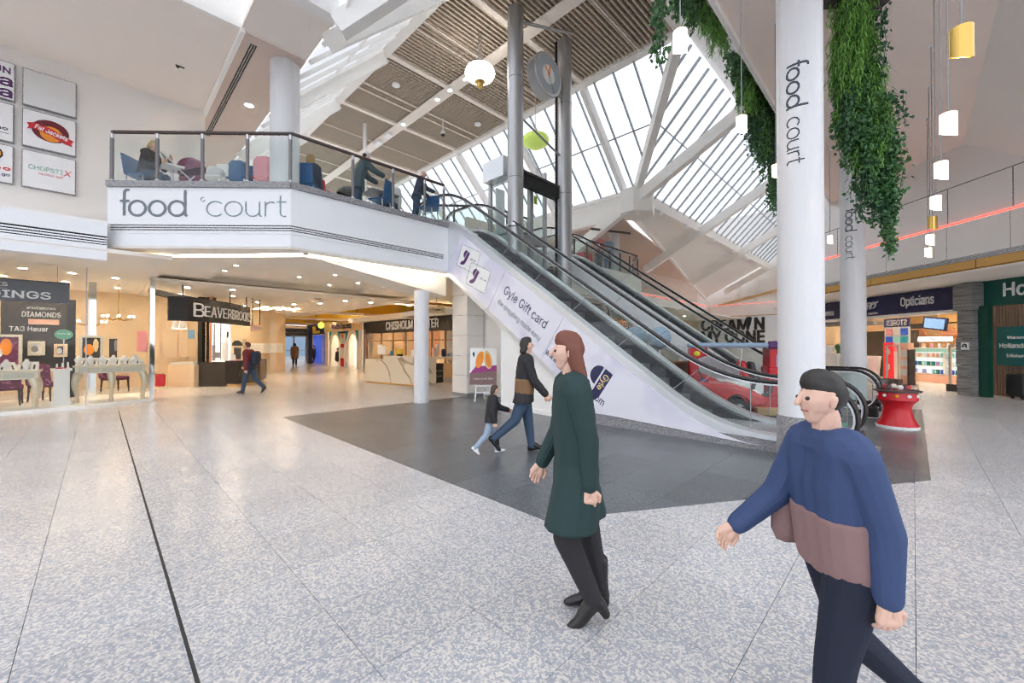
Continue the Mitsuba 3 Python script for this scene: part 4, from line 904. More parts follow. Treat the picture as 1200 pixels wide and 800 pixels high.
# ================================================================ CORRIDOR under the gallery
cc = struct('ceiling_corridor', None, None, 'corridor ceiling with white ribs and yellow coffers')
part(cc, 'flat', slab([(5.0, 15.6), (17, 15.6), (17, 15.9), (6.9, 15.9), (9.0, 33), (5.0, 33)], 3.30, 3.36), 'paint_soffit'); part(cc, 'flat_side', bb(9.9, 9.5, 3.46, 17, 15.6, 3.52), 'paint_soffit')
part(cc, 'left_edge', bb(4.0, 33, 3.30, 9.0, 41, 3.36), 'paint_soffit')
for i, y in enumerate((15.7, 22.0, 28.0, 35.0)):
    if i: part(cc, 'rib', bb(6.8, y, 3.17, 17, y + .25, 3.30), 'paint_soffit')
    y1 = (15.7, 22.0, 28.0, 35.0, 39)[i + 1]
    ya, yb = y + .25, y1
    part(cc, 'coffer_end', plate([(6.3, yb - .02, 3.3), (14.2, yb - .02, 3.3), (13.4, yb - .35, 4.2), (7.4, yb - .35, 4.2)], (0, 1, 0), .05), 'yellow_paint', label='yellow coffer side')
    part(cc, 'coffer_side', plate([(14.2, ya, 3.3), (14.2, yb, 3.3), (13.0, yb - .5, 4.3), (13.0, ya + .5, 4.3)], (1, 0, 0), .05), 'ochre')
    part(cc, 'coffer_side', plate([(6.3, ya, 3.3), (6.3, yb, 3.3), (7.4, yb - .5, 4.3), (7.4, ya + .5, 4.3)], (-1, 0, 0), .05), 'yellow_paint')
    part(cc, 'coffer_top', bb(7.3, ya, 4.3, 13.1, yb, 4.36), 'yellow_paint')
    for x in (8.3, 10.0): part(cc, 'coffer_joint', bar((x, yb - .05, 3.32), (x - .1, yb - .52, 4.28), .02, .02), 'wood_dark')
part(cc, 'right_soffit', bb(14.2, 16.6, 3.1, 17, 41, 3.3), 'paint_soffit')
part(cc, 'far_soffit', bb(5.0, 38.5, 3.0, 17, 42, 3.2), 'paint_soffit')
for i, (x, y) in enumerate(((7.0, 16.4), (6.6, 18.0), (8.0, 16.2), (6.0, 19.4), (9.8, 16.2), (12.9, 22), (12.9, 25), (12.9, 29), (12.9, 33))):
    downlight('downlight in the corridor ceiling', x, y, 3.30 if y < 20.2 else 3.10, .08, 90, WARM, 'corridor downlights')
for i, (y0, y1) in enumerate(((16.2, 20.0), (22.5, 24.0), (28.5, 30), (35.5, 37))): single('cove_light', 'hidden warm cove light strip in the yellow coffer number %d from the gallery' % (i + 1) if False else ['warm cove light strip in the yellow coffer nearest the gallery', 'warm cove light strip in the second yellow coffer', 'warm cove light strip in the third yellow coffer', 'warm cove light strip in the farthest yellow coffer'][i], 'light strip', bb(6.6, y0 - .1, 3.32, 13.8, y0 + .0, 3.34), 'white', light=lamp(WARM, 11))
single('ceiling_speaker', 'small dark round ceiling speaker over the corridor', 'speaker', tr(lathe([(0, -.02), (.10, -.015), (.12, 0), (0, 0)], 20), 5.9, 16.3, 3.30), 'dark_grey')
for i in range(14): single('ceiling_panel_lamp', 'small square warm ceiling lamp in the corridor by the black counter', 'ceiling lamp', bb(5.3 + .45 * (i % 4), 21.2 + .6 * (i // 4), 3.27, 5.5 + .45 * (i % 4), 21.45 + .6 * (i // 4), 3.285), 'white', light=lamp(WARM, 5), group='square warm ceiling lamps by the black counter')
# entrance doors at the end
ent = struct('door_1', None, None, 'glazed entrance doors at the end of the corridor')
DY = 40.0
for x in np.arange(9.2, 17.5, 1.05): part(ent, 'jamb', bb(x, DY, 0, x + .10, DY + .1, 2.35), 'mid_grey')
part(ent, 'head', bb(8.0, DY, 2.28, 18, DY + .12, 2.40), 'mid_grey'); part(ent, 'transom_panel', bb(8.0, DY - .05, 2.40, 18, DY + .05, 2.62), 'dark_grey')
part(ent, 'mid_rail', bb(9.2, DY, 1.02, 17.5, DY + .06, 1.08), 'mid_grey')
for x in np.arange(9.2, 17.4, 1.05): part(ent, 'pane', quad((x + .1, DY + .05, 0), (x + 1.05, DY + .05, 0), (x + 1.05, DY + .05, 2.3), (x + .1, DY + .05, 2.3)), 'glass_clear')
we = struct('wall_corridor_end', bb(4.5, DY, 0, 9.2, DY + .2, 3.3), 'paint_soffit', 'wall around the entrance doors'); part(we, 'over_doors', bb(8, DY + .1, 2.62, 18, DY + .2, 3.3), 'paint_soffit'); part(we, 'side', bb(17.5, DY, 0, 20, DY + .2, 3.3), 'paint_soffit')
single('black_bulkhead', 'dark green black panel above the entrance doors', 'panel', bb(8.8, DY - .4, 2.66, 16.5, DY - .3, 3.1), 'dark_grey')
single('street_wall', 'grey building across the road outside the entrance', 'building', bb(4, 62, -.2, 34, 63, 4.0), 'sky_cloth')
struct('ground_outside', bb(-10, 44, -.25, 60, 70, -.05), 'mid_grey', 'pavement outside the entrance')
struct('wall_corridor_left', cat([bb(5.4, 27, 0, 5.6, 41, 3.4)]), 'paint_cream', 'left wall of the corridor')
single('barrier_post', 'thin black post on a round base before the entrance doors', 'post', cat([tr(trimesh.creation.cylinder(.05, 1.05, sections=12), 9.2, 34.5, .53), tr(trimesh.creation.cylinder(.28, .04, sections=20), 9.2, 34.5, .02)]), 'black', 30)
single('barrier_post', 'taller black post beside the dark shop edge before the entrance doors', 'post', cat([bb(7.7, 33.2, 0, 7.9, 33.4, 1.5), tr(trimesh.creation.cylinder(.4, .05, sections=20), 7.8, 33.3, .025)]), 'black')
single('dark_corner_panel', 'dark angled panel at the left end of the corridor', 'panel', plate([(6.9, 31, 3.30), (8.4, 31, 3.30), (7.6, 31, 1.9), (6.9, 31, 1.9)], (0, 1, 0), .1), 'black')
# right hand shops of the corridor, fronts along X = 12.2 far and X = 10.3 near
sx = 11.4
k = thing('shop_unit', 'shop with a cream fascia and white arched front in the corridor', 'shop')
part(k, 'fascia', bb(sx, 24.6, 2.45, sx + .2, 30.3, 3.12), 'paint_cream')
for y0, y1 in ((24.6, 25.0), (26.6, 27.4), (29.7, 30.3)): part(k, 'wall', bb(sx + .05, y0, 0, sx + .2, y1, 2.45), 'paint_white')
part(k, 'side_wall', bb(sx + .2, 30.2, 0, sx + 2.2, 30.32, 3.0), 'paint_white')
for y in (25.8, 28.55):
    arch = sbox(y - .9, 0, y + .9, 2.45).difference(unary_union([sbox(y - .7, 0, y + .7, 1.5), ell(y, 1.5, .7, .75)]))
    part(k, 'arch', yz(arch, sx + .05, sx + .15), 'paint_white')
    part(k, 'teal_panel', bb(sx + .6, y - .1, .9, sx + .65, y + .5, 1.9), 'teal_bright'); part(k, 'teal_corner', cat([yz([(y - .9, 2.45), (y - .5, 2.45), (y - .9, 1.8)], sx + .02, sx + .05), yz([(y + .9, 2.45), (y + .5, 2.45), (y + .9, 1.8)], sx + .02, sx + .05)]), 'teal_bright')
part(k, 'lettering', text('Nails', .32, (sx - .02, 28.9, 2.63), (0, -1, 0), (0, 0, 1), .02, True, 1.3), 'purple', label='purple lettering'); part(k, 'lettering', text('Express', .32, (sx - .02, 27.4, 2.63), (0, -1, 0), (0, 0, 1), .02, True, 1.6), 'navy', label='dark lettering reading Express')
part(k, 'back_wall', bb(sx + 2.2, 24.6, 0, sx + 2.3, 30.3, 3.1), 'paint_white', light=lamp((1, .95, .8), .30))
k = thing('product_stand', 'narrow stand with red and white posters between the shop arches', 'stand')
part(k, 'board', bb(sx - .05, 26.7, .1, sx + .04, 27.35, 2.3), 'product_white'); part(k, 'red_panel', bb(sx - .06, 26.75, .1, sx - .05, 27.3, .65), 'red'); part(k, 'red_panel', bb(sx - .06, 26.75, 1.35, sx - .05, 27.3, 1.6), 'red'); part(k, 'orange_panel', bb(sx - .06, 26.85, 2.0, sx - .05, 27.2, 2.25), 'orange'); part(k, 'header', bb(sx - .08, 26.6, 2.3, sx, 27.45, 2.42), 'black')
k = thing('shop_unit', 'shop lit in strong blue beside the entrance doors', 'shop')
part(k, 'fascia', bb(sx + .4, 30.6, 2.35, sx + .6, 35, 3.1), 'boots_navy'); part(k, 'blue_wall', bb(sx + 1.6, 30.6, 0, sx + 1.7, 37, 2.35), 'blue', light=lamp((.03, .08, .8), .16)); part(k, 'pier', bb(sx + .4, 30.4, 0, sx + .7, 30.8, 3.05), 'charcoal'); part(k, 'pier', bb(sx + .4, 34.6, 0, sx + .7, 35, 3.05), 'charcoal')
part(k, 'yellow_sign', cat([bb(sx + .36, 32.2, 2.42, sx + .4, 33.6, 2.62), bb(sx + .36, 33.0, 2.42, sx + .4, 33.6, 2.95)]), 'yellow', label='yellow sign'); part(k, 'door_edge', bb(sx + .5, 31.8, 0, sx + .55, 31.95, 2.3), 'champagne')
k = thing('exit_sign', 'round yellow green ceiling sign before the blue shop', 'sign'); part(k, 'disc', panel(ell(0, 0, .22, .22), (10.9, 29.5, 2.90), RT, th=.04), 'lime', light=lamp((.6, .8, .1), .6)); part(k, 'rod', bb(10.89, 29.5, 3.1, 10.91, 29.52, 4.3), 'steel')
# jeweller's shop on the right of the corridor
bx_ = 10.3
k = thing('shop_unit', 'shop with a black fascia and white capitals behind the slim column', 'shop')
part(k, 'fascia', bb(bx_, 12.3, 2.15, bx_ + .2, 21.8, 2.78), 'black'); part(k, 'fascia_trim', bb(bx_ - .5, 12.3, 2.78, bx_ + .2, 22.6, 3.02), 'paint_soffit')
part(k, 'lettering', place(serif_text('CHISHOLM HUNTER', .38, .02, True, 4.6), (bx_ - .02, 19.2, 2.30), (0, -1, 0)), 'white', label='white capitals')
for y in (12.4, 13.2, 14.2, 15.2, 16.3, 17.4, 18.6, 19.8, 21.4): part(k, 'mullion', bb(bx_ + .05, y, 0, bx_ + .12, y + .07, 2.15), 'wood_mid')
part(k, 'transom', bb(bx_ + .05, 12.4, 1.72, bx_ + .1, 21.4, 1.77), 'wood_mid'); part(k, 'end_pier', bb(bx_, 21.5, 0, bx_ + .4, 21.8, 2.4), 'chrome')
for a, b in zip((12.4, 14.2, 16.3, 18.6), (14.2, 16.3, 18.6, 21.4)): part(k, 'glass_pane', quad((bx_ + .08, a, 0), (bx_ + .08, b, 0), (bx_ + .08, b, 2.15), (bx_ + .08, a, 2.15)), 'glass_clear')
part(k, 'back_wall', bb(bx_ + 2.6, 11, 0, bx_ + 2.7, 22, 3.1), 'paint_cream')
for i, (y, c) in enumerate(((13.4, 'mid_grey'), (15.0, 'peach'), (16.6, 'mid_grey'), (18.2, 'copper'), (19.9, 'peach'))): part(k, 'back_panel', bb(bx_ + 2.55, y, .9, bx_ + 2.6, y + 1.0, 2.3), c)
for y in (13, 15, 17, 19, 21): downlight('warm downlight inside the shop with the black fascia', bx_ + 1.3, y, 3.05, .09, 200, WARM, 'downlights inside the black fascia shop')
struct('ceiling_right_shop', bb(bx_, 10, 3.05, bx_ + 2.7, 24.5, 3.1), 'paint_soffit'); struct('wall_shop_side', bb(bx_ + .3, 10.6, 0, bx_ + 2.7, 10.8, 3.3), 'paint_cream'); struct('wall_shop_side', bb(bx_ + .2, 22, 0, bx_ + 2.7, 22.2, 3.05), 'paint_cream'); struct('wall_shop_side', bb(sx + 2.35, 24, 0, sx + 2.5, 40, 3.05), 'paint_cream')
k = thing('hanging_sign', 'small yellow hanging direction sign with black arrow pictograms beside the slim column', 'sign')
part(k, 'panel', fbox((7.42, 11.2, 0), (.90, -.42, 0), 0, .62, 0, .05, 2.56, 2.78), 'gold_text'); part(k, 'lettering', text('< Toilets i', .07, (7.50, 11.15, 2.64), (.90, -.42, 0), (0, 0, 1), .006, True, .42), 'black'); part(k, 'rod', bb(7.7, 11.05, 2.78, 7.71, 11.06, 3.46), 'steel')
struct('trim_kiosk_soffit', cat([tr(lathe([(2.1, 0), (2.3, .0), (2.3, .16), (2.1, .16)], 48), 10.4, 13.2, 2.62), ]), 'paint_soffit', 'curved white soffit ring over the marble kiosk')
# marble kiosk
k = thing('kiosk_counter', 'cream veined marble kiosk counter in the corridor', 'counter')
part(k, 'front', slab([(7.6, 15.9), (8.08, 13.0), (8.62, 13.05), (8.25, 15.9)], .06, .96), 'marble'); part(k, 'raised_front', slab([(7.78, 14.7), (8.05, 13.0), (8.65, 13.05), (8.4, 14.7)], .96, 1.10), 'marble')
part(k, 'kick_plate', slab([(7.64, 15.9), (8.12, 13.05), (8.6, 13.1), (8.2, 15.9)], 0, .06), 'gold_band'); part(k, 'glass_case', slab([(7.7, 15.8), (7.85, 14.75), (8.3, 14.75), (8.2, 15.8)], .97, 1.14), 'glass_clear')
k = thing('kiosk_counter', 'second marble counter with a dark shelf opening behind the slim column', 'counter')
part(k, 'front', bb(8.66, 13.1, .06, 9.12, 13.5, 1.06), 'marble'); part(k, 'shelf_opening', bb(9.12, 13.15, .05, 9.5, 13.4, .80), 'black'); part(k, 'top', bb(9.12, 13.1, .98, 10.25, 13.6, 1.06), 'marble'); part(k, 'end', bb(9.95, 13.1, .0, 10.25, 13.5, .98), 'marble')
d = part(k, 'cupboard_door', bb(9.5, 13.1, .06, 9.95, 13.14, .80), 'wood_light', label='wooden cupboard door'); part(d, 'kick_plate', bb(9.5, 13.09, .0, 9.95, 13.10, .24), 'steel_dull')
part(k, 'shelf', cat([bb(9.14, 13.12, z, 9.48, 13.3, z + .02) for z in (.3, .5)]), 'mid_grey')
items = [('black_white_display', 'white and black display card on the marble kiosk', 'product_white', (8.0, 15.4, 1.14), (.05, .35, .40)), ('black_white_display', 'tilted white display card on the marble kiosk end', 'product_white', (7.95, 15.0, 1.14), (.05, .28, .34)),
 ('handbag', 'yellow handbag standing on the marble kiosk', 'yellow_paint', (8.2, 14.2, 1.10), (.15, .34, .26)), ('shoe_display', 'small black display below the yellow handbag', 'black', (8.1, 14.05, 1.10), (.12, .30, .07)), ('white_bag', 'white bag standing at the kiosk corner by the slim column', 'product_white', (8.3, 13.35, 1.10), (.12, .28, .24)),
 ('perfume_box', 'blue box on the second marble counter', 'boots_navy', (9.65, 13.35, 1.06), (.14, .12, .30)), ('perfume_box', 'pale blue box beside the blue box', 'sky_blue', (9.85, 13.3, 1.06), (.12, .1, .14)), ('perfume_box', 'peach box stack on the second counter', 'peach', (9.2, 13.35, 1.06), (.14, .12, .36)), ('bottle', 'white flower display on the second counter', 'product_white', (9.38, 13.4, 1.06), (.10, .10, .5)), ('perfume_box', 'grey box at the end of the second counter', 'mid_grey', (10.08, 13.3, 1.06), (.16, .12, .16)), ('teal_box', 'teal box on the kiosk beside the white cards', 'teal_bright', (8.1, 14.65, 1.10), (.1, .1, .2)), ('copper_box', 'copper box on the kiosk beside the teal box', 'copper', (8.12, 14.85, 1.0), (.1, .1, .18))]
for n_, l_, m_, (x, y, z), (a, b, c) in items: single(n_, l_, n_.replace('_', ' '), tr(rbox(a, b, c, .02), x, y, z + c / 2), m_, 30)
# easel with poster
k = thing('easel', 'white wooden easel in front of the square pillar', 'easel')
eo = np.array([7.26, 8.25, 0]); ue = RT
g = lambda s, z, d: tuple(eo + ue * s + FW * d + np.array([0, 0, z]))
for s0, s1 in ((-.22, -.10), (.22, .10)): part(k, 'leg', bar(g(s0, 0, -.05), g(s1, 1.35, .22), .03, .03, (0, 1, .3)), 'white')
part(k, 'rear_leg', bar(g(0, 0, .55), g(0, 1.3, .24), .03, .03, (0, 1, .3)), 'white'); part(k, 'ledge', bar(g(-.24, .42, .0), g(.24, .42, .0), .05, .03), 'white'); part(k, 'crossbar', bar(g(-.2, .24, .0), g(.2, .24, .0), .03, .03), 'white')
k = thing('poster_board', 'mauve poster board with two orange glowing halves standing on the white easel', 'poster')
pu = np.array([0, 0, 1.0]) * .97 + FW * .2; po = eo + FW * .0 + np.array([0, 0, .45])
pu /= np.linalg.norm(pu)
def pp(poly, mat, th, off=0.0, label=None): part(k, 'board' if th > .01 else 'print', panel(poly, po - np.cross(ue, pu) * -.0 + np.cross(ue, pu) * off, ue, pu, th), mat, label=label)
pp([(-.36, 0), (.36, 0), (.36, 1.0), (-.36, 1.0)], 'product_white', .015, .03)
pp([(-.36, 0), (.36, 0), (.36, .38), (-.36, .30)], 'jacket_brownpink', .003, .0455); pp([(-.36, .30), (.36, .38), (.36, .52), (-.2, .5)], 'magenta', .002, .0455)
pp(affinity.rotate(ell(-.1, .68, .10, .24), -12), 'orange', .003, .0455, 'orange half'); pp(affinity.rotate(ell(.12, .68, .11, .26), 10), 'gold_text', .003, .0455); pp(affinity.rotate(ell(.13, .66, .07, .2), 10), 'orange', .003, .049)
pp(unary_union([ell(-.27, .84, .03, .05), sbox(-.27, .76, -.24, .86)]), 'black', .003, .0455, 'small black emblem')
part(k, 'lettering', text('summer at Gyle', .045, po + np.cross(ue, pu) * .049 + ue * -.28 + pu * .14, ue, pu, .002, False, .55), 'product_white')
# ================================================================ OPTICIANS AND HEALTH SHOP (right)
def Q(d, r, z): a = q(d, r); return (a[0], a[1], z)
def rb_(d0, d1, r0, r1, z0, z1): return slab([q(d0, r0), q(d1, r0), q(d1, r1), q(d0, r1)], z0, z1)
k = thing('shop_fascia', 'long navy blue shop sign with white lettering over the opticians', 'sign')
part(k, 'box', rb_(20.5, 12.42, 13.9, 14.2, 2.64, 3.36), 'boots_navy'); part(k, 'underside', rb_(20.5, 12.42, 13.9, 14.6, 2.56, 2.64), 'paint_white')
def rtext(s_, h, d_left, r, z, width, mat, bold=True, par=None, nm='lettering', label=None): part(par or k, nm, text(s_, h, Q(d_left, r, z), uR, (0, 0, 1), .015, bold, width), mat, label=label or 'white lettering')
rtext('Opticians', .30, 14.55, 13.885, 2.90, 1.16, 'white'); rtext('health & wellness', .22, 20.2, 13.885, 2.82, 2.65, 'white')
rtext('Since 1849', .07, 15.85, 13.885, 2.70, .42, 'white')
# script emblem: interlocked loops
sc = [LineString(arc(.10 + .17 * i, .18, .12, -60, 250, 16)).buffer(.028) for i in range(4)] + [LineString([(-.15, -.05), (.1, .05), (.8, .30)]).buffer(.03), LineString([(-.05, .0), (.02, .42), (.18, .5), (.2, .3), (.05, .2)]).buffer(.028)]
part(k, 'emblem', panel(affinity.skew(unary_union(sc), 15), Q(16.25, 13.885, 2.86), uR, th=.015), 'white', label='white script emblem')
k = struct('wall_pillar_stone', None, None, 'rough grey stone clad pillar between the two shops')
zz = [0, .22, .55, .92, 1.35, 1.72, 2.18, 2.55, 2.62]
for a, b in zip(zz[:-2], zz[1:-1]):
    o = R2.uniform(0, .03)
    part(k, 'stone', rb_(12.44 + o, 12.02 - o * .5, 13.62 - o, 14.1, a + .006, b - .006), 'slate')
part(k, 'stone', rb_(12.5, 11.98, 13.55, 14.1, 2.56, 3.36), 'slate'); part(k, 'core', rb_(12.40, 12.06, 13.70, 14.05, 0, 3.36), 'dark_grey'); part(k, 'bumper', rb_(12.44, 12.0, 13.60, 13.64, .44, .47), 'aluminium')
k = thing('wall_plaque', 'small white square plaque with a dark emblem on the stone pillar', 'plaque')
part(k, 'plate', rb_(12.30, 12.10, 13.56, 13.60, 1.38, 1.60), 'white'); part(k, 'emblem', panel(LineString(arc(.10, .11, .055, -40, 220)).buffer(.014).union(sbox(.05, .10, .16, .125)), Q(12.30, 13.558, 1.38), uR, th=.004), 'black')
single('wall_plaque', 'tiny grey plate low on the stone pillar', 'plaque', rb_(12.26, 12.14, 13.57, 13.60, .60, .68), 'mid_grey')
# opticians' interior
downs = [(19.5, 15.3), (17.5, 15.3), (15.8, 15.2), (14.3, 15.2), (13.2, 15.6), (18.5, 17.3), (16.5, 17.2), (15.0, 17.0), (19.0, 19.0), (16.5, 19.2)]
for d, r in downs: downlight('warm spotlight in the opticians ceiling', *Q(d, r, 3.39), .09, 230, WARM, 'opticians ceiling spotlights')
struct('wall_opticians_back', rb_(21.5, 13.0, 19.8, 20.0, 0, 3.39), 'wood_light', 'warm timber coloured back wall of the opticians')
struct('wall_opticians_end', seg(q(21.5, 14.2), q(21.5, 20), 0, 3.39, .2), 'paint_cream')
struct('wall_shop_divider', rb_(12.36, 12.28, 14.8, 20, 0, 3.39), 'paint_cream')
k = thing('counter', 'long pale counter with glowing aqua shelves of products in the opticians', 'counter')
part(k, 'base', rb_(17.4, 13.2, 17.0, 17.7, 0, .34), 'peach'); part(k, 'body', rb_(17.4, 13.2, 17.25, 17.7, .34, 1.40), 'product_white', light=lamp((.75, .95, 1.0), .25)); part(k, 'top', rb_(17.45, 13.15, 16.95, 17.7, 1.38, 1.42), 'product_white')
for z in (.34, .66, 1.0): part(k, 'shelf', rb_(17.4, 13.2, 16.98, 17.25, z, z + .025), 'product_white')
for z in (1.24,): part(k, 'header_strip', rb_(17.4, 13.2, 16.96, 16.98, z, 1.38), 'product_aqua')
for d in (17.4, 16.0, 14.6, 13.25): part(k, 'upright', rb_(d + .03, d - .03, 16.97, 17.25, .34, 1.40), 'product_white')
cols = ['product_aqua', 'product_lilac', 'product_white', 'peach', 'teal', 'blue', 'pink']
prod = {c: mikit.ply(rbox(.12, .06, .17, .012), c) for c in cols}; RZ = math.degrees(math.atan2(-FW[1], -FW[0]))
names = {'product_aqua': 'aqua', 'product_lilac': 'lilac', 'product_white': 'white', 'peach': 'peach', 'teal': 'teal', 'blue': 'blue', 'pink': 'pink'}
for si, z in enumerate((.365, .685, 1.025)):
    nb = 0
    for i in range(21, -1, -1):
        d = 17.25 - i * .18
        if min(abs(d - e_) for e_ in (16.0, 14.6)) < .1 or R2.random() < .12: continue
        nb += 1; c = cols[(R2.choice([0, 0, 2, 1, 4, 5]) if si < 2 else R2.choice([0, 2, 3, 0, 6]))]
        single('product_box', 'small %s box, %s from the stone pillar on the %s glowing counter shelf' % (names[c], ordn(nb), ('lowest', 'middle', 'top')[si]), 'box', prod[c], None, tw=T().translate(list(Q(d, 17.1, z + .085))).rotate([0, 0, 1], RZ), group='%s boxes on the %s counter shelf' % (names[c], ('lowest', 'middle', 'top')[si]))
for i in range(12):
    c = cols[R2.choice([2, 3, 3, 6, 2])]
    single('product_box', 'small %s box, %s from the stone pillar on top of the opticians counter' % (names[c], ordn(12 - i)), 'box', prod[c], None, tw=T().translate(list(Q(17.1 - i * .32, 17.3, 1.505))).rotate([0, 0, 1], RZ), group='%s boxes on top of the opticians counter' % names[c])
k = thing('hanging_sign', 'long glowing white sign with small dark lettering over the aqua counter', 'sign'); part(k, 'board', rb_(17.0, 15.7, 16.95, 17.0, 1.66, 1.86), 'white', light=lamp((1, .97, .92), .6)); part(k, 'lettering', text('CLINIQUE', .08, Q(16.7, 16.94, 1.72), uR, (0, 0, 1), .008, False, .7), 'text_dark'); part(k, 'post', cat([rb_(16.9, 16.88, 16.96, 16.98, 1.42, 1.66), rb_(15.9, 15.88, 16.96, 16.98, 1.42, 1.66)]), 'steel')
k = thing('screen', 'dark blue tilted screen hanging from the opticians ceiling', 'screen'); part(k, 'body', rot(rb_(16.35, 15.45, 16.5, 16.56, 2.12, 2.60), 9, RT, Q(15.9, 16.5, 2.36)), 'boots_navy'); part(k, 'display', rot(rb_(16.28, 15.52, 16.49, 16.5, 2.17, 2.55), 9, RT, Q(15.9, 16.5, 2.36)), 'sky_blue', light=lamp((.10, .2, .42), .5)); part(k, 'rod', rb_(15.92, 15.88, 16.52, 16.56, 2.5, 3.39), 'steel')
k = thing('hexagon_panels', 'row of copper and peach hexagon panels on the opticians back wall', 'wall panel')
for i, (d, c) in enumerate(((18.6, 'copper'), (17.3, 'copper'), (15.9, 'peach'))):
    part(k, 'hexagon', panel([(.36 * math.cos(a), .36 * math.sin(a) * .8) for a in np.arange(6) * math.pi / 3], Q(d, 18.6, 2.0), uR, th=.04), c)
part(k, 'rail', rb_(20, 13.2, 18.62, 18.7, 2.44, 2.5), 'wood_dark'); part(k, 'panel_wall', rb_(20, 13.2, 18.66, 18.72, 1.5, 2.44), 'wood_light')
single('shelf_sign', 'black shelf sign with white lettering in the opticians', 'sign', rb_(18.6, 17.2, 17.9, 17.95, 2.25, 2.42), 'black'); single('shelf_lettering', 'dark letters along the rail on the opticians back wall', 'lettering', text('CHOCOLATES', .12, Q(16.2, 18.6, 2.51), uR, (0, 0, 1), .01, True, 2.0), 'black')
single('shelf_unit', 'open timber shelf with jars on the opticians back wall', 'shelf', cat([rb_(17.6, 13.4, 18.25, 18.5, z, z + .03) for z in (1.5, 1.75, 1.98)]), 'peach')
k = thing('poster_stand', 'narrow bright red poster stand at the opticians entrance', 'poster stand'); part(k, 'panel', rb_(16.45, 16.05, 15.0, 15.06, .15, 1.62), 'red', light=lamp((1, .04, .05), .25)); part(k, 'base', rb_(16.5, 16.0, 14.9, 15.2, 0, .15), 'dark_grey'); part(k, 'shape', panel(unary_union([ell(.2, .5, .1, .14), ell(.2, 1.1, .12, .12)]), Q(16.45, 14.995, .15), uR, th=.004), 'white')
k = thing('product_stand', 'tall white makeup stand beside the red poster stand', 'stand'); part(k, 'panel', rb_(15.9, 15.5, 15.1, 15.3, 0, 1.6), 'peach'); part(k, 'edge', rb_(15.5, 15.45, 15.05, 15.3, 0, 1.35), 'black')
for i in range(3): part(k, 'display', rb_(15.85, 15.55, 15.08, 15.10, .35 + .36 * i, .6 + .36 * i), 'product_white')
def gate(d0, d1, r, label, full=True):
    k = thing('security_gate', label, 'security gate'); w = .05
    for d in (d0, d1): part(k, 'post', rb_(d + w / 2, d - w / 2, r, r + .06, .1, 1.52), 'steel_dull')
    part(k, 'top_bar', rb_(d0, d1, r, r + .06, 1.48, 1.53), 'steel_dull'); part(k, 'base', rb_(d0 + .05, d1 - .05, r - .06, r + .12, 0, .22), 'charcoal')
gate(13.55, 12.95, 14.55, 'grey security gate frame with dark base near the stone pillar'); gate(15.9, 15.4, 14.6, 'grey security gate beside the red poster stand')
k = thing('counter', 'white service counter with a goods bag beyond the second white column', 'counter'); part(k, 'body', rb_(19.3, 18.0, 14.4, 15.0, 0, 1.10), 'paint_white'); part(k, 'top', rb_(19.35, 17.95, 14.35, 15.05, 1.10, 1.14), 'white')
single('bag', 'white paper bag on the white service counter', 'bag', tr(rbox(.3, .3, .36, .05), *Q(18.8, 14.7, 1.33)), 'product_white'); single('plant_pot', 'small dark plant in a pot beside the white paper bag', 'plant', cat([tr(trimesh.creation.icosphere(1, .16), *Q(18.3, 14.7, 1.42)), tr(trimesh.creation.cylinder(.09, .2, sections=12), *Q(18.3, 14.7, 1.24))]), 'leaf_dark')
k = thing('shop_interior', 'dim interior shelving beyond the service counter', 'shelving'); part(k, 'shelf', rb_(21, 18.2, 18, 18.2, 0, 2.2), 'charcoal'); part(k, 'beam', cat([rb_(21, 18, 15 + i, 15.15 + i, 2.45, 2.6) for i in range(3)]), 'mid_grey')
k = thing('shop_display', 'back to front white lettering and coloured posters on a shop window between the columns', 'display'); part(k, 'band', rb_(17.5, 16.4, 16.0, 16.05, 2.28, 2.62), 'boots_navy'); part(k, 'lettering', text('STORES', .22, Q(16.45, 15.985, 2.34), -uR, (0, 0, 1), -.01, True, .9), 'white')
for i in range(9): part(k, 'poster', rb_(17.4 - .33 * (i % 3), 17.12 - .33 * (i % 3), 15.98, 16.02, 1.25 + .34 * (i // 3), 1.53 + .34 * (i // 3)), ['teal_bright', 'pink', 'product_white', 'blue', 'product_aqua'][i % 5])
part(k, 'board', rb_(17.5, 16.4, 16.02, 16.06, .0, 2.3), 'product_white')
k = thing('ice_counter', 'rounded pale grey display counter between the columns beyond the far escalator', 'counter'); part(k, 'body', tr(lathe([(0, 0), (.55, 0), (.58, .5), (.62, .98), (0, .98)], 32), *Q(17.3, 14.85, 0)), 'aluminium', 40); part(k, 'light_band', tr(lathe([(.63, .98), (.63, 1.06), (0, 1.06)], 32), *Q(17.3, 14.85, 0)), 'product_white', 40); part(k, 'glass_dome', tr(lathe([(.58, 1.06), (.52, 1.4), (0, 1.45)], 32), *Q(17.3, 14.85, 0)), 'glass_clear')
# health shop
k = thing('shop_fascia', 'deep green shop sign with white lettering cut by the photo edge', 'sign')
part(k, 'box', rb_(12.0, 8.0, 13.9, 14.2, 2.66, 3.40), 'green_dark'); part(k, 'lettering', text('Holland & Barrett', .36, Q(11.52, 13.885, 2.90), uR, (0, 0, 1), .02, True, 3.4), 'white', label='bold white lettering')
single('green_post', 'dark green rounded post beside the stone pillar', 'post', rb_(12.0, 11.78, 13.75, 13.92, 0, 2.66), 'green_deep')
k = thing('slat_wall', 'dark timber slat wall at the health shop entrance', 'wall panel')
for i in range(48): part(k, 'slat', rb_(12.42 - i * .075, 12.42 - i * .075 - .062, 14.62, 14.66, 0, 3.3), 'wood_slat')
part(k, 'backing', rb_(12.44, 8.5, 14.66, 14.7, 0, 3.39), 'wood_dark')
k = thing('wall_sign', 'teal welcome sign with white lettering on the dark slat wall', 'sign')
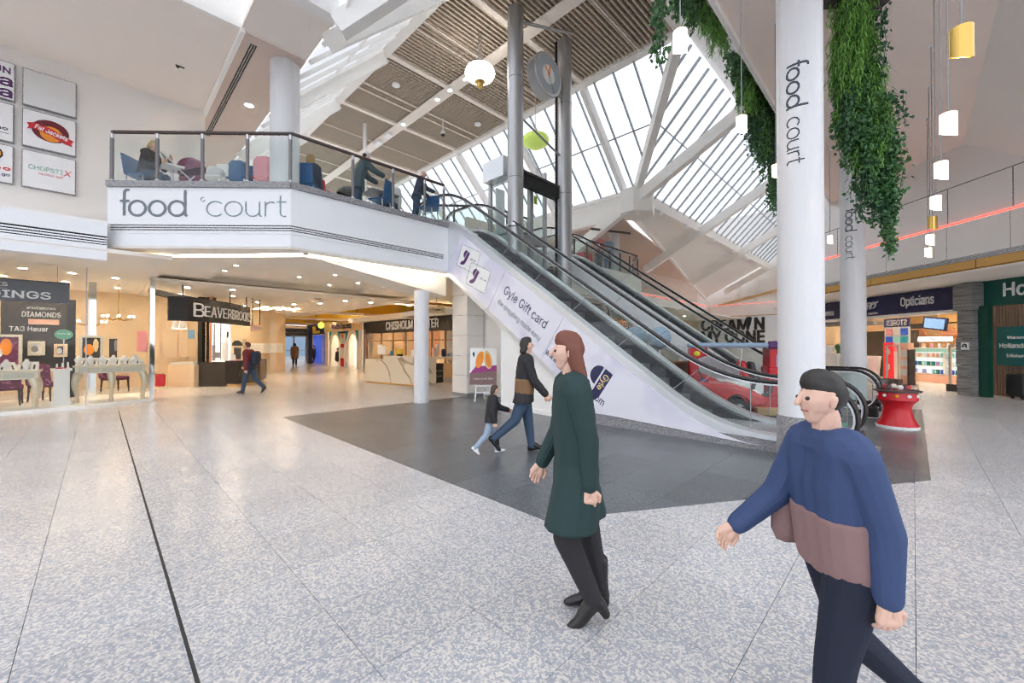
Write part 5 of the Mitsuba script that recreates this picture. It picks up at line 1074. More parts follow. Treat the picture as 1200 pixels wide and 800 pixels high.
part(k, 'board', rb_(12.25, 10.6, 14.58, 14.62, .92, 2.06), 'teal')
for s_, h, d, z, w in (('Welcome to', .085, 11.98, 1.70, .58), ('Holland', .13, 12.18, 1.44, .56), ('Barrett', .13, 11.48, 1.44, .5), ('Edinburgh Gyle', .085, 12.0, 1.17, .80)): part(k, 'lettering', text(s_, h, Q(d, 14.57, z), uR, (0, 0, 1), .006, True, w), 'white', label='white lettering')
part(k, 'emblem', panel(unary_union([ell(.03, .05, .035, .05), ell(.09, .06, .035, .05)]), Q(11.62, 14.57, 1.44), uR, th=.006), 'lime')
k = thing('suitcase', 'black wheeled case standing on the floor at the health shop entrance', 'suitcase'); part(k, 'body', rot(tr(rbox(.42, .28, .62, .05), *Q(11.45, 14.25, .40)), RZ, (0, 0, 1), Q(11.45, 14.25, 0)), 'black', 30); part(k, 'handle', tube([Q(11.58, 14.25, .7), Q(11.58, 14.25, .86), Q(11.34, 14.25, .86), Q(11.34, 14.25, .7)], .014), 'dark_grey')
for d in (11.58, 11.34): part(k, 'wheel', tr(trimesh.creation.icosphere(1, .045), *Q(d, 14.22, .045)), 'rubber')
struct('wall_health_back', rb_(12.3, 6, 16.8, 17, 0, 3.4), 'wood_slat')
single('ceiling_panel_lamp', 'white rectangular ceiling lamp in the health shop', 'ceiling lamp', rb_(11.9, 10.2, 14.2, 14.55, 3.30, 3.33), 'white', light=lamp((1, .95, .9), 2.0))
# ================================================================ LIFT, CLOCK, LAMPS
k = thing('glass_lift', 'glass passenger lift between the two tall steel columns', 'lift')
lx0, lx1, ly0, ly1 = 8.62, 9.95, 8.35, 9.45
for x in (lx0, lx1):
    for y in (ly0, ly1): part(k, 'corner_post', bb(x - .05, y - .05, 0, x + .05, y + .05, 7.0), 'steel_dull')
part(k, 'middle_post', bb(9.2, ly0 - .06, 0, 9.34, ly0 + .06, 6.6), 'steel_dull')
for z0, z1 in ((.1, 2.3), (2.4, 4.6), (4.9, 6.6)):
    part(k, 'glass_pane', quad((lx0, ly0, z0), (lx1, ly0, z0), (lx1, ly0, z1), (lx0, ly0, z1)), 'glass_pale'); part(k, 'glass_pane', quad((lx0, ly0, z0), (lx0, ly1, z0), (lx0, ly1, z1), (lx0, ly0, z1)), 'glass_pale'); part(k, 'glass_pane', quad((lx1, ly0, z0), (lx1, ly1, z0), (lx1, ly1, z1), (lx1, ly0, z1)), 'glass_pale')
for z in (2.32, 4.62): part(k, 'frame_bar', cat([bb(lx0, ly0 - .04, z, lx1, ly0 + .04, z + .22), bb(lx0 - .04, ly0, z, lx0 + .04, ly1, z + .22)]), 'steel_dull')
part(k, 'head_box', bb(8.35, 8.6, 6.55, 8.75, 9.5, 7.15), 'aluminium', label='grey box at the top'); part(k, 'head_beam', bar((8.5, 8.45, 6.55), (10.05, 7.85, 6.18), .25, .30), 'black', label='black machinery beam')
part(k, 'head_rail', bar((8.45, 8.35, 6.75), (10.1, 7.75, 6.36), .12, .08), 'charcoal'); part(k, 'car', bb(8.75, 8.5, 4.9, 9.8, 9.4, 4.98), 'mid_grey'); part(k, 'door_panel', bb(8.8, 9.38, 4.95, 9.18, 9.42, 6.5), 'paint_cool'); part(k, 'notice', bb(9.42, ly0 - .01, 5.9, 9.58, ly0 - .004, 6.15), 'lime')
M('dial_grey', (.40, .45, .49), .4)
k = thing('clock', 'large round grey wall clock with red hands hanging between the steel columns', 'clock')
cx, cy, cz = 9.17, 7.55, 9.42
part(k, 'case', xz(ell(cx, cz, .62, .62, 40), cy, cy + .30), 'steel_dull', 30); part(k, 'dial', xz(ell(cx, cz, .57, .57, 40), cy - .012, cy), 'dial_grey'); part(k, 'dial_ring', xz(ell(cx, cz, .60, .60, 40).difference(ell(cx, cz, .53, .53, 40)), cy - .02, cy), 'aluminium')
part(k, 'centre', xz(ell(cx, cz, .27, .27, 32), cy - .018, cy - .012), 'white')
hand = lambda a, l, w: affinity.translate(affinity.rotate(sbox(-w / 2, -.05, w / 2, l), a, origin=(0, 0)), cx, cz)
part(k, 'hand', xz(hand(-12, .30, .045), cy - .03, cy - .022), 'orange', label='red hour hand'); part(k, 'hand', xz(hand(42, .26, .04), cy - .03, cy - .022), 'orange', label='red minute hand'); part(k, 'hand', xz(hand(-155, .52, .012), cy - .036, cy - .031), 'charcoal')
part(k, 'bracket', bb(cx + .5, cy + .1, cz - .3, 10.0, cy + .18, cz - .22), 'steel_dull')
k = thing('globe_lamp', 'large glowing white globe lamp hanging from the louvred ceiling', 'pendant lamp')
g0 = (8.05, 9.3, 9.72)
part(k, 'globe', tr(lathe([(.02, -.25), (.22, -.22), (.40, -.10), (.46, .02), (.42, .14), (.28, .23), (.10, .27), (.02, .27)], 32), *g0), 'white', True, light=lamp((1, .93, .82), 3.0)); part(k, 'finial', tr(lathe([(.0, -.40), (.08, -.40), (.10, -.30), (.16, -.24), (0, -.24)], 16), *g0), 'brass')
for o_ in (-.045, .045): part(k, 'cable', tube([(g0[0] + o_, g0[1], g0[2] + .25), (g0[0] + o_, g0[1], 11.0)], .022, 6), 'steel_dull')
k = thing('globe_lamp', 'green glass globe lamp behind the steel column', 'pendant lamp'); g1 = (10.2, 8.95, 8.33)
part(k, 'globe', tr(lathe([(.02, -.22), (.22, -.20), (.42, -.08), (.46, .03), (.40, .14), (.26, .21), (.02, .23)], 32), *g1), 'lime', True, light=lamp((.55, .68, .2), .16)); part(k, 'cable', tube([(g1[0], g1[1], g1[2] + .2), (g1[0], g1[1], 11)], .012, 6), 'steel_dull')
for i, (x, y) in enumerate(((8.98, 11.16), (8.98, 12.05), (8.98, 12.84), (8.98, 15.32))):
    k = thing('spot_lamp', 'green tinted spot lamp on the louvred ceiling beam, %s from the white globe lamp' % ordn(i + 1), 'spot lamp', 'green tinted spots on the ceiling beam'); part(k, 'body', tr(trimesh.creation.cylinder(.09, .06, sections=20), x, y, 10.89), 'white'); part(k, 'lens', tr(trimesh.creation.cylinder(.075, .012, sections=20), x, y, 10.853), 'white', light=lamp((.5, 1.0, .72), 9))
k = thing('light_fitting', 'small white twin emergency light fitting on the ceiling beam', 'light fitting'); part(k, 'box', bb(8.85, 16.4, 10.8, 9.1, 16.8, 10.91), 'white')
k = thing('light_fitting', 'bulky pale light fitting on the ceiling beam above the standing visitor', 'light fitting'); part(k, 'box', bb(8.85, 17.3, 10.78, 9.1, 17.8, 10.91), 'white')
def cctv(label, p, top):
    k = thing('security_camera', label, 'security camera'); part(k, 'rod', tube([p, (p[0], p[1], top)], .02, 8), 'white'); part(k, 'housing', tr(trimesh.creation.cylinder(.09, .12, sections=16), p[0], p[1], p[2]), 'white'); part(k, 'dome', tr(trimesh.creation.icosphere(2, .085), p[0], p[1], p[2] - .07), 'black_gloss', True)
cctv('security camera on a rod below the louvred ceiling', (10.0, 13.9, 10.35), 10.95); cctv('security camera on the ceiling of the far gallery', (15.4, 9.4, 6.62), 6.8)
for (x, y) in ((7.5, 13.3), (11.3, 13.2)):
    k = thing('sensor', 'small white round sensor on the %s bay of the louvred ceiling' % ('sign wall side' if x < 9 else 'glazing side'), 'sensor'); part(k, 'disc', tr(trimesh.creation.cylinder(.14, .06, sections=20), x, y, 10.95), 'white')
downlight('bright downlight in the pinkish ceiling strip left of the food court column', 2.75, 12.5, 7.87, .10, 120, WARM)
k = thing('ceiling_fitting', 'small dark fitting on the flat ceiling above the sign wall', 'fitting'); part(k, 'plate', bb(1.18, 11.9, 7.885, 1.34, 11.94, 7.9), 'charcoal'); part(k, 'head', tr(trimesh.creation.icosphere(1, .03), 1.22, 11.92, 7.87), 'charcoal')
single('ceiling_rod', 'long white vertical tube hanging from the louvred ceiling over the visitors', 'tube', tube([(7.9, 16.6, 10.95), (7.9, 16.6, 5.9)], .07, 10), 'white', 30)
k = thing('handrail', 'dark rail under the ceiling of the far gallery', 'rail'); part(k, 'tube', tube([(14.6, 9.7, 6.45), (17.0, 9.2, 6.62)], .05, 8), 'wood_dark', 30)
for i, (x, y) in enumerate(((17.4, 8.0), (20.3, 8.0), (24.0, 8.0), (27.7, 8.0), (30.8, 8.0))):
    k = thing('spot_lamp', 'small white spot lamp above the vaulted panels, %s from the left' % ordn(i + 1), 'spot lamp', 'spots above the vaulted panels'); part(k, 'body', tr(trimesh.creation.cylinder(.10, .2, sections=16), x, y - .08, 7.36), 'white', 30)
# ================================================================ CHILDREN'S RIDES between the escalators
def wheel(par, x, y, z, r, w, ax):
    c = m3.Manifold.cylinder(w, r, r, 28, True); t = man(c); t = mv(t, trimesh.geometry.align_vectors((0, 0, 1), ax)); part(par, 'tyre', tr(t, x, y, z), 'rubber_tyre', 30)
    h = man(m3.Manifold.cylinder(w * 1.04, r * .62, r * .62, 24, True)); kk = part(par, 'rim', tr(mv(h, trimesh.geometry.align_vectors((0, 0, 1), ax)), x, y, z), 'aluminium', 30)
    for i in range(5):
        a = i * 2 * math.pi / 5; u1 = np.cross(ax, (0, 0, 1)); d = u1 * math.cos(a) + np.array([0, 0, 1]) * math.sin(a)
        part(kk, 'spoke', bar(np.array((x, y, z)) + np.array(ax) * w * .53, np.array((x, y, z)) + np.array(ax) * w * .53 + d * r * .6, .05, .03, ax), 'dark_grey')
car = thing('ride_car', 'red sports car ride with silver wheels behind the escalator glass', 'ride')
UC = np.array([.36, -.933, 0]); NC = np.array([UC[1], -UC[0], 0]); OC = np.array([9.12, 3.22, 0.12])
def local(mesh, o, u): 
    n = np.array([u[1], -u[0], 0]); m = np.eye(4); m[:3, 0], m[:3, 1], m[:3, 3] = u, -n, o; return mv(mesh, m)
secs = [(-.75, .30, .50, .30), (-.6, .36, .62, .22), (-.3, .42, .68, .16), (.1, .43, .62, .15), (.5, .42, .60, .15), (.8, .40, .52, .16), (1.0, .33, .42, .18), (1.12, .22, .34, .22)]
parts_ = []
for (xa, wa, ta, ba), (xb, wb, tb, bb_) in zip(secs[:-1], secs[1:]):
    sp = [m3.Manifold.sphere(.06, 12).translate((x_, s_ * (w_ - .06), z_)) for x_, w_, t_, b_ in ((xa, wa, ta, ba), (xb, wb, tb, bb_)) for s_ in (-1, 1) for z_ in (t_ - .06, b_ + .06)]
    parts_.append(m3.Manifold.batch_hull(sp))
bod = m3.Manifold.batch_boolean(parts_, m3.OpType.Add) - m3.Manifold.cube((.62, .56, .4)).translate((-.52, -.28, .40))
for xw in (-.45, .62): bod = bod - m3.Manifold.cylinder(1.2, .235, .235, 28, True).rotate((90, 0, 0)).translate((xw, 0, .18))
bod = bod.refine_to_length(.08)
part(car, 'body', local(man(bod), OC, UC), 'red_gloss', 35)
for xw in (-.45, .62):
    for s_ in (-1, 1): p_ = OC + UC * xw + NC * s_ * .36 + np.array([0, 0, .10]); wheel(car, *p_, .215, .14, NC * s_)
part(car, 'windscreen', local(cat([bar((.02, -.3, .62), (-.10, -.3, .86), .03, .03), bar((.02, .3, .62), (-.10, .3, .86), .03, .03), bar((-.10, -.3, .86), (-.10, .3, .86), .03, .03)]), OC, UC), 'black'); part(car, 'windscreen_glass', local(quad((.02, -.3, .62), (.02, .3, .62), (-.10, .3, .86), (-.10, -.3, .86)), OC, UC), 'glass_clear')
part(car, 'seat', local(tr(rbox(.3, .46, .35, .06), -.35, 0, .55), OC, UC), 'black', 40); part(car, 'dashboard', local(tr(rbox(.12, .5, .12, .04), -.0, 0, .60), OC, UC), 'blue', 40); part(car, 'headlamp', local(cat([tr(trimesh.creation.icosphere(2, .07), .98, s_ * .22, .40) for s_ in (-1, 1)]), OC, UC), 'product_white', True); part(car, 'grille', local(tr(rbox(.05, .3, .1, .02), 1.12, 0, .24), OC, UC), 'dark_grey'); part(car, 'plinth', local(tr(rbox(1.3, .5, .12, .03), .1, 0, -.06), OC, UC), 'dark_grey', 30)
eng = thing('ride_fire_engine', 'red and white fire engine ride with a blue roof behind the sports car', 'ride')
OF = np.array([10.40, 2.95, .0]); UF = np.array([.42, -.907, 0]); UF /= np.linalg.norm(UF)
def L_(m): m = m.copy(); m.apply_scale((1, .9, .93)); return local(m, OF, UF)
part(eng, 'base', L_(tr(rbox(2.3, .8, .35, .04), .1, 0, .24)), 'red', 30); part(eng, 'bonnet', L_(tr(rbox(.75, .8, .75, .06), .95, 0, .75)), 'red', 30)
part(eng, 'cab_frame', L_(tr(xz(Polygon([(-1.0, .35), (-1.0, 1.45), (-.62, 1.5), (-.62, 1.28), (-.82, 1.2), (-.80, .85), (-.3, .62), (-.3, .35)]), -.38, .38), 0, 0, .1)), 'red', 30); part(eng, 'side_panel', L_(tr(rbox(1.0, .84, .32, .05), .0, 0, .60)), 'product_white', 30)
part(eng, 'cab_rear', L_(tr(xz(Polygon([(.62, .8), (.62, 1.5), (1.28, 1.5), (1.28, .8)]).difference(sbox(.74, 1.0, .94, 1.36)).difference(sbox(1.04, 1.0, 1.22, 1.36)), -.38, .38), 0, 0, .05)), 'red', 30); part(eng, 'window', L_(bb(.74, -.36, 1.05, .94, -.34, 1.41)), 'sky_blue'); part(eng, 'window', L_(bb(1.04, -.36, 1.05, 1.22, -.34, 1.41)), 'wood_mid')
part(eng, 'roof', L_(tr(rbox(2.35, .9, .12, .05), .15, 0, 1.63)), 'sky_cloth', 30, label='pale blue roof'); part(eng, 'roof_sign', L_(tr(rbox(.75, .1, .18, .03), .95, -.42, 1.64)), 'purple', 30); part(eng, 'beacon', L_(tr(trimesh.creation.icosphere(2, .07), -.85, -.40, 1.42)), 'yellow', True)
part(eng, 'seat', L_(tr(rot(rbox(.14, .5, .5, .05), -12, (0, 1, 0)), .15, 0, 1.0)), 'red', 30); part(eng, 'seat', L_(tr(rot(rbox(.10, .5, .46, .04), -12, (0, 1, 0)), .34, 0, 1.0)), 'dark_grey', 30); part(eng, 'pole', L_(tube([(.0, -.3, .8), (.1, -.3, 1.6)], .012)), 'steel')
part(eng, 'step', L_(tr(rbox(.5, .3, .16, .02), .55, -.55, .09)), 'wood_light', 30); part(eng, 'hose_reel', L_(tr(mv(trimesh.creation.torus(.17, .04), trimesh.geometry.align_vectors((0, 0, 1), (0, 1, 0))), .45, -.42, .62)), 'charcoal', 30)
k = thing('toy_horse', 'small pink toy horse ride beside the red sports car', 'ride'); o_ = np.array([8.6, 4.75, 0])
part(k, 'body', tr(man(m3.Manifold.batch_hull([m3.Manifold.sphere(.14, 14).translate((0, .18, .55)), m3.Manifold.sphere(.15, 14).translate((0, -.15, .55))])), *o_), 'pink', True); part(k, 'head', tr(man(m3.Manifold.batch_boolean([m3.Manifold.batch_hull([m3.Manifold.sphere(.09, 12).translate((0, -.2, .62)), m3.Manifold.sphere(.07, 12).translate((0, -.30, .86))]), m3.Manifold.batch_hull([m3.Manifold.sphere(.07, 12).translate((0, -.30, .88)), m3.Manifold.sphere(.045, 12).translate((0, -.46, .80))])], m3.OpType.Add)), *o_), 'pink', True)
for a in (-.08, .08):
    for b in (-.18, .18): part(k, 'leg', tr(tube([(a, b, .5), (a, b * 1.2, .12)], [.05, .035]), *o_), 'pink', 30)
part(k, 'base', tr(rbox(.35, .7, .12, .03), *(o_ + (0, 0, .06))), 'magenta', 30)
k = thing('coin_ride', 'round red table game with a clear dome beside the escalator foot', 'game table'); o_ = (10.35, .22, 0)
part(k, 'base', tr(lathe([(0, 0), (.30, 0), (.30, .05), (.285, .07), (.22, .20), (.195, .34), (.21, .44), (.27, .50), (.29, .52), (.275, .66), (.30, .67), (0, .67)], 40), *o_), 'red', 40); part(k, 'foot_band', tr(lathe([(.302, .0), (.305, .05), (.29, .055)], 40), *o_), 'product_white', 40); part(k, 'rim', tr(lathe([(.28, .66), (.335, .67), (.335, .69), (.28, .70)], 40), *o_), 'charcoal', 40); part(k, 'dome', tr(lathe([(.30, .69), (.27, .80), (.18, .88), (.0, .91)], 32), *o_), 'glass_clear', 40)
for i in range(6):
    a = i * math.pi / 3 + .3; part(k, 'animal', tr(trimesh.creation.icosphere(1, .045), o_[0] + .16 * math.cos(a), o_[1] + .16 * math.sin(a), .75), ['product_white', 'red', 'charcoal'][i % 3])
for i in range(10):
    a = i * math.pi / 5; part(k, 'painted_animal', tr(trimesh.creation.icosphere(1, .035), o_[0] + .272 * math.cos(a), o_[1] + .272 * math.sin(a), .60), ['product_white', 'orange'][i % 3 == 2])
part(k, 'handle', tube([(10.62, .05, .1), (10.64, .03, .34), (10.60, .05, .36)], .012), 'steel')
# stall with rails and domes
k = thing('stall', 'low brown timber stall behind the escalator glass', 'stall')
part(k, 'body', bb(9.5, 4.15, 0, 10.9, 6.3, 1.05), 'hoarding_brown'); part(k, 'plank', cat([bb(9.49, 4.15, .12 + .2 * i, 9.5, 6.3, .13 + .2 * i) for i in range(5)]), 'wood_dark'); part(k, 'top', bb(9.45, 4.1, 1.05, 10.95, 6.35, 1.10), 'wood_mid')
for i, (x, y, r) in enumerate(((9.9, 4.55, .28), (10.1, 5.3, .30))):
    k = thing('glass_globe', 'pale blue glass globe on the brown stall, %s' % ('the one nearer the fire engine' if i == 0 else 'the one nearer the lift'), 'globe'); part(k, 'globe', tr(lathe([(r * math.sin(t), r * (1 - math.cos(t))) for t in np.linspace(0.3, 3.14, 14)], 28), x, y, 1.42), 'sky_cloth', True); part(k, 'stand', tr(lathe([(0, 0), (.16, 0), (.06, .08), (.05, .30), (.09, .36), (0, .36)], 20), x, y, 1.10), 'steel')
k = thing('guard_rail', 'steel tube guard rail beside the brown stall', 'rail')
for y in (4.2, 5.0, 5.8): part(k, 'post', tube([(8.6, y, 0), (8.6, y, 1.05)], .022), 'chrome', 30)
part(k, 'rail', tube([(8.6, 4.2, 1.05), (8.6, 5.8, 1.05)], .022), 'chrome', 30); part(k, 'rail', tube([(8.6, 4.2, .55), (8.6, 5.8, .55)], .018), 'chrome', 30)
k = thing('guard_rail', 'steel tube guard rail under the steel column', 'rail')
for x in (9.2, 10.0): part(k, 'post', tube([(x, 7.2, 0), (x, 7.2, 1.05)], .022), 'chrome', 30)
part(k, 'rail', tube([(9.2, 7.2, 1.05), (10.0, 7.2, 1.05)], .022), 'chrome', 30)
# far ground-floor shops seen under the far gallery
k = thing('shop_unit', 'dark shop front with orange lettering under the far gallery', 'shop')
part(k, 'glass_wall', bb(13.2, 10.6, 0, 21.6, 10.7, 3.6), 'dark_grey'); part(k, 'lettering', text("Don't Be Boring Toys", .34, (15.9, 10.58, 2.50), X1, (0, 0, 1), .02, True, 4.6), 'orange', label='orange lettering')
for x in (13.2, 15.3, 17.4, 19.5, 21.5): part(k, 'mullion', bb(x, 10.5, 0, x + .08, 10.6, 3.6), 'mid_grey')
for i in range(6): part(k, 'display', bb(13.8 + 1.25 * i, 10.45, .2, 14.6 + 1.25 * i, 10.55, 1.3 + .3 * (i % 2)), ['sky_blue', 'product_white', 'pink', 'teal_bright', 'yellow_paint', 'product_aqua'][i])
struct('ceiling_far_ground', bb(13, 9.5, 3.56, 36, 16, 3.62), 'paint_soffit'); struct('wall_far_ground', bb(21.6, 13.3, 0, 36, 13.5, 3.6), 'paint_cream', 'shop wall along the far mall arm'); struct('wall_far_ground_side', bb(12.9, 10.7, 0, 13.1, 14, 3.6), 'paint_cream')
struct('wall_lift_back', bb(8.3, 10.4, 0, 13.0, 10.6, 4.55), 'mid_grey', 'dark wall behind the lift'); 
k = thing('shop_unit', 'gold and green shop front further along the far arm', 'shop'); part(k, 'canopy', bb(22.5, 12.5, 2.9, 30, 12.9, 3.4), 'gold_band'); part(k, 'green_panel', bb(26.5, 12.6, 2.2, 31, 12.7, 2.9), 'lime'); part(k, 'wall', bb(22.5, 12.7, 0, 31, 12.8, 2.9), 'mid_grey')
k = thing('shop_hoarding', 'pale hoarding with chunky black lettering at the end of the far arm', 'hoarding'); HX = 35.6
part(k, 'board', bb(HX, 6.5, 0, HX + .1, 12.9, 3.85), 'paint_cool'); part(k, 'top_band', bb(HX - .1, 2.5, 3.85, HX + .1, 11.95, 4.70), 'paint_white'); part(k, 'trim', bb(HX - .05, 6.5, 3.80, HX, 13.0, 3.9), 'gold_band')
part(k, 'lettering', cat([tr(text('CREAM N', .88, (HX - .02, 12.75, 2.74), (0, -1, 0), (0, 0, 1), .03, True, 4.6), 0, a, b) for a, b in ((-.03, 0), (.03, 0), (0, .02), (0, -.02))]), 'black', label='chunky black lettering'); part(k, 'lettering', cat([tr(text('MY CONE', .88, (HX - .02, 12.75, 1.74), (0, -1, 0), (0, 0, 1), .03, True, 4.6), 0, a, b) for a, b in ((-.03, 0), (.03, 0), (0, .02), (0, -.02))]), 'black', label='chunky black lettering')
part(k, 'cone_shape', yz(unary_union([ell(9.12, 3.55, .2, .2), Polygon([(8.95, 3.4), (9.29, 3.4), (9.12, 2.72)])]), HX - .05, HX - .02), 'black')
for x, y in ((23, 11.5), (26, 11.5), (29, 11.5), (15, 10.0), (17.5, 10.0), (20, 10.4)): downlight('downlight under the far gallery', x, y, 3.55, .09, 200, WARM, 'downlights under the far gallery')
# ================================================================ PEOPLE
def chainm(bones, n=14):
    hs = []
    for (p, r), (q_, s_) in bones:
        hs.append(m3.Manifold.batch_hull([m3.Manifold.sphere(r, n).translate(tuple(map(float, p))), m3.Manifold.sphere(s_, n).translate(tuple(map(float, q_)))]))
    return m3.Manifold.batch_boolean(hs, m3.OpType.Add)
def smooth(m, res, it=6):
    t = man(m.refine_to_length(res)); t.merge_vertices(); trimesh.smoothing.filter_taubin(t, iterations=it); return t
def D_(a): a = math.radians(a); return np.array([0, math.sin(a), -math.cos(a)])      # 0 = hanging down, 90 = forward
def person(label, x, y, z, head, H, pose, wear, res=.02, group=None):
    """head: direction the person faces in plan (degrees from +X); pose: hip/knee per side, arms (swing, out, elbow) per side, lean, nod, seated"""
    k = thing('person', label, 'person', group)
    P_ = dict(hl=0, kl=0, hr=0, kr=0, al=(0, 8, 12), ar=(0, 8, 12), lean=0, nod=0, turn=0); P_.update(pose)
    w = dict(hair='hair_brown', top='coat_black', legs='jeans', shoe='leather_black', hem=.0, hood=None, bulk=1.0, hairlen=.0, heel=0, sole=None); w.update(wear)
    s_ = H; th, sh, an = .245 * s_, .235 * s_, .045 * s_
    legs = {}
    for side, sg in (('l', -1), ('r', 1)):
        h, kn = P_['h' + side], P_['k' + side]
        hip = np.array([sg * .052 * s_, 0, 0]); knee = hip + D_(h) * th; ank = knee + D_(h - kn) * sh; legs[side] = (hip, knee, ank, h - kn)
    low = min(legs['l'][2][2], legs['r'][2][2]); hz = -low + an + (.035 * s_ if w['heel'] else 0)
    if 'hipz' in P_: hz = P_['hipz']
    ln = math.radians(P_['lean']); tdir = np.array([0, math.sin(ln), math.cos(ln)]); tfw = np.array([0, math.cos(ln), -math.sin(ln)])
    pel = np.array([0, 0, hz]); che = pel + tdir * .19 * s_; sho = pel + tdir * .285 * s_; nck = pel + tdir * .315 * s_
    nd = math.radians(P_['lean'] * .5 + P_['nod']); hd = np.array([0, math.sin(nd), math.cos(nd)]); hf = np.array([0, math.cos(nd), -math.sin(nd)])
    tu = math.radians(P_['turn']); hside = np.array([1.0, 0, 0]); hf2 = hf * math.cos(tu) + hside * math.sin(tu); hs2 = hside * math.cos(tu) - hf * math.sin(tu)
    chin = nck + hd * .035 * s_; hc = chin + hd * .072 * s_ + hf2 * .006 * s_
    B = []; X = np.array([1.0, 0, 0])
    # head and face
    B += [((hc + hd * .010 * s_ - hf2 * .008 * s_, .047 * s_), (hc - hd * .012 * s_ + hf2 * .008 * s_, .044 * s_)), ((hc - hd * .02 * s_ + hf2 * .012 * s_, .036 * s_), (hc - hd * .052 * s_ + hf2 * .022 * s_, .021 * s_)), ((hc + hd * .012 * s_ + hf2 * .042 * s_, .006 * s_), (hc - hd * .012 * s_ + hf2 * .060 * s_, .0075 * s_)),
          ((nck - tdir * .03 * s_, .034 * s_), (chin + hd * .02 * s_ - hf2 * .004 * s_, .031 * s_))]
    for g_ in (-1, 1): B.append(((hc - hd * .004 * s_ + hs2 * g_ * .047 * s_ - hf2 * .004 * s_, .009 * s_), (hc - hd * .022 * s_ + hs2 * g_ * .046 * s_, .006 * s_)))
    torso = [((sho - X * .075 * s_, .042), (sho + X * .075 * s_, .042)), ((sho - X * .06 * s_, .05), (che - X * .045 * s_, .062)), ((sho + X * .06 * s_, .05), (che + X * .045 * s_, .062)), ((che - X * .045 * s_, .062), (pel - X * .045 * s_, .060)), ((che + X * .045 * s_, .062), (pel + X * .045 * s_, .060)), ((che, .062), (pel, .062)), ((nck, .036), (che, .06))]
    torso = [((a, r * s_), (b, q_ * s_)) for (a, r), (b, q_) in torso]
    arms = {}
    for side, sg in (('l', -1), ('r', 1)):
        sw, out, el = P_['a' + side]; S0 = sho + X * sg * .098 * s_ - tdir * .008 * s_
        o_ = math.radians(out); d = D_(sw + P_['lean'] * .3); d = d * math.cos(o_) + X * sg * math.sin(o_)
        E0 = S0 + d * .172 * s_; d2 = D_(sw + el + P_['lean'] * .3); d2 = d2 * math.cos(o_ * .5) + X * sg * math.sin(o_ * .5) * (-.6 if el > 60 else 1); d2 /= np.linalg.norm(d2)
        W0 = E0 + d2 * .145 * s_; arms[side] = (S0, E0, W0, d2, sg)
    armb = [b for S0, E0, W0, d2, sg in arms.values() for b in (((S0, .036 * s_), (E0, .027 * s_)), ((E0, .027 * s_), (W0, .018 * s_)))]
    legb = [b for hip, knee, ank, a in legs.values() for b in (((hip + pel, .058 * s_), (knee + pel, .037 * s_)), ((knee + pel, .037 * s_), (ank + pel, .023 * s_)))]
    # hands: palm, four fingers, thumb
    hb = []
    for S0, E0, W0, d2, sg in arms.values():
        side_ = np.cross(d2, X); side_ = side_ / (np.linalg.norm(side_) + 1e-9)     # across the palm
        nrm_ = np.cross(side_, d2)
        pc = W0 + d2 * .05 * s_
        hb += [((W0, .017 * s_), (pc + side_ * .016 * s_, .0125 * s_)), ((W0, .017 * s_), (pc - side_ * .016 * s_, .0125 * s_)), ((pc + side_ * .016 * s_, .0125 * s_), (pc - side_ * .016 * s_, .0125 * s_))]
        for i, L in enumerate((.038, .044, .041, .032)):
            b0 = pc + side_ * (.018 - .012 * i) * s_; b1 = b0 + (d2 * .85 - nrm_ * sg * .35) * L * .55 * s_; b2 = b1 + (d2 * .45 - nrm_ * sg * .85) * L * .5 * s_
            hb += [((b0, .0062 * s_), (b1, .0057 * s_)), ((b1, .0057 * s_), (b2, .0048 * s_))]
        t0 = W0 + d2 * .018 * s_ + side_ * .014 * s_; t1 = t0 + (d2 * .6 + side_ * .7) * .028 * s_; t2 = t1 + (d2 * .95 - nrm_ * sg * .3) * .022 * s_
        hb += [((t0, .0085 * s_), (t1, .007 * s_)), ((t1, .007 * s_), (t2, .0055 * s_))]
    yaw = math.radians(head - 90); c_, n_ = math.cos(yaw), math.sin(yaw); Mx = np.array([[c_, -n_, 0, x], [n_, c_, 0, y], [0, 0, 1, z], [0, 0, 0, 1.0]])
    add = lambda nm, mesh, mat, lab=None: part(k, nm, mv(mesh, Mx), mat, 50, label=lab)
    put(k + '__body', mv(smooth(chainm(B + torso + armb + legb + hb, 10), res * .8, 4), Mx), 'skin', 60); taken.add(k + '__body')
    for g_ in (-1, 1): add('eye', tr(trimesh.creation.icosphere(1, .0055 * s_), *(hc + hd * .000 * s_ + hs2 * g_ * .019 * s_ + hf2 * .0435 * s_)), 'eye')
    add('mouth', smooth(chainm([((hc - hd * .034 * s_ + hf2 * .043 * s_ - hs2 * .012 * s_, .0035 * s_), (hc - hd * .034 * s_ + hf2 * .043 * s_ + hs2 * .012 * s_, .0035 * s_))], 8), .01, 1), 'lips')
    # clothing follows the body
    b_ = w['bulk']; gr = .012 * s_ * b_
    grow = lambda bones, e: [((a, r + e), (q_, t_ + e)) for (a, r), (q_, t_) in bones]
    top = grow(torso[:-1], gr) + grow([bb2 for bb2 in armb], gr * .9) + [((nck - tdir * .012 * s_, .034 * s_ + gr), (che, .062 * s_ + gr))]
    if w['hem']:
        hemz = w['hem'] * s_
        fwd = .5 * (legs['l'][1][1] + legs['r'][1][1]) * .5
        for g_ in (-1, 1):
            kk = legs['l' if g_ < 0 else 'r'][1]
            top.append(((pel + X * g_ * .045 * s_, .066 * s_ + gr), (pel + np.array([g_ * .062 * s_, kk[1] * hemz / th * .8, -hemz]), .072 * s_ * w.get('flare', 1.0) + gr)))
        top.append(((pel, .07 * s_ + gr), (pel + np.array([0, fwd * hemz / th, -hemz]), .075 * s_ + gr)))
    tm = chainm(top, 12)
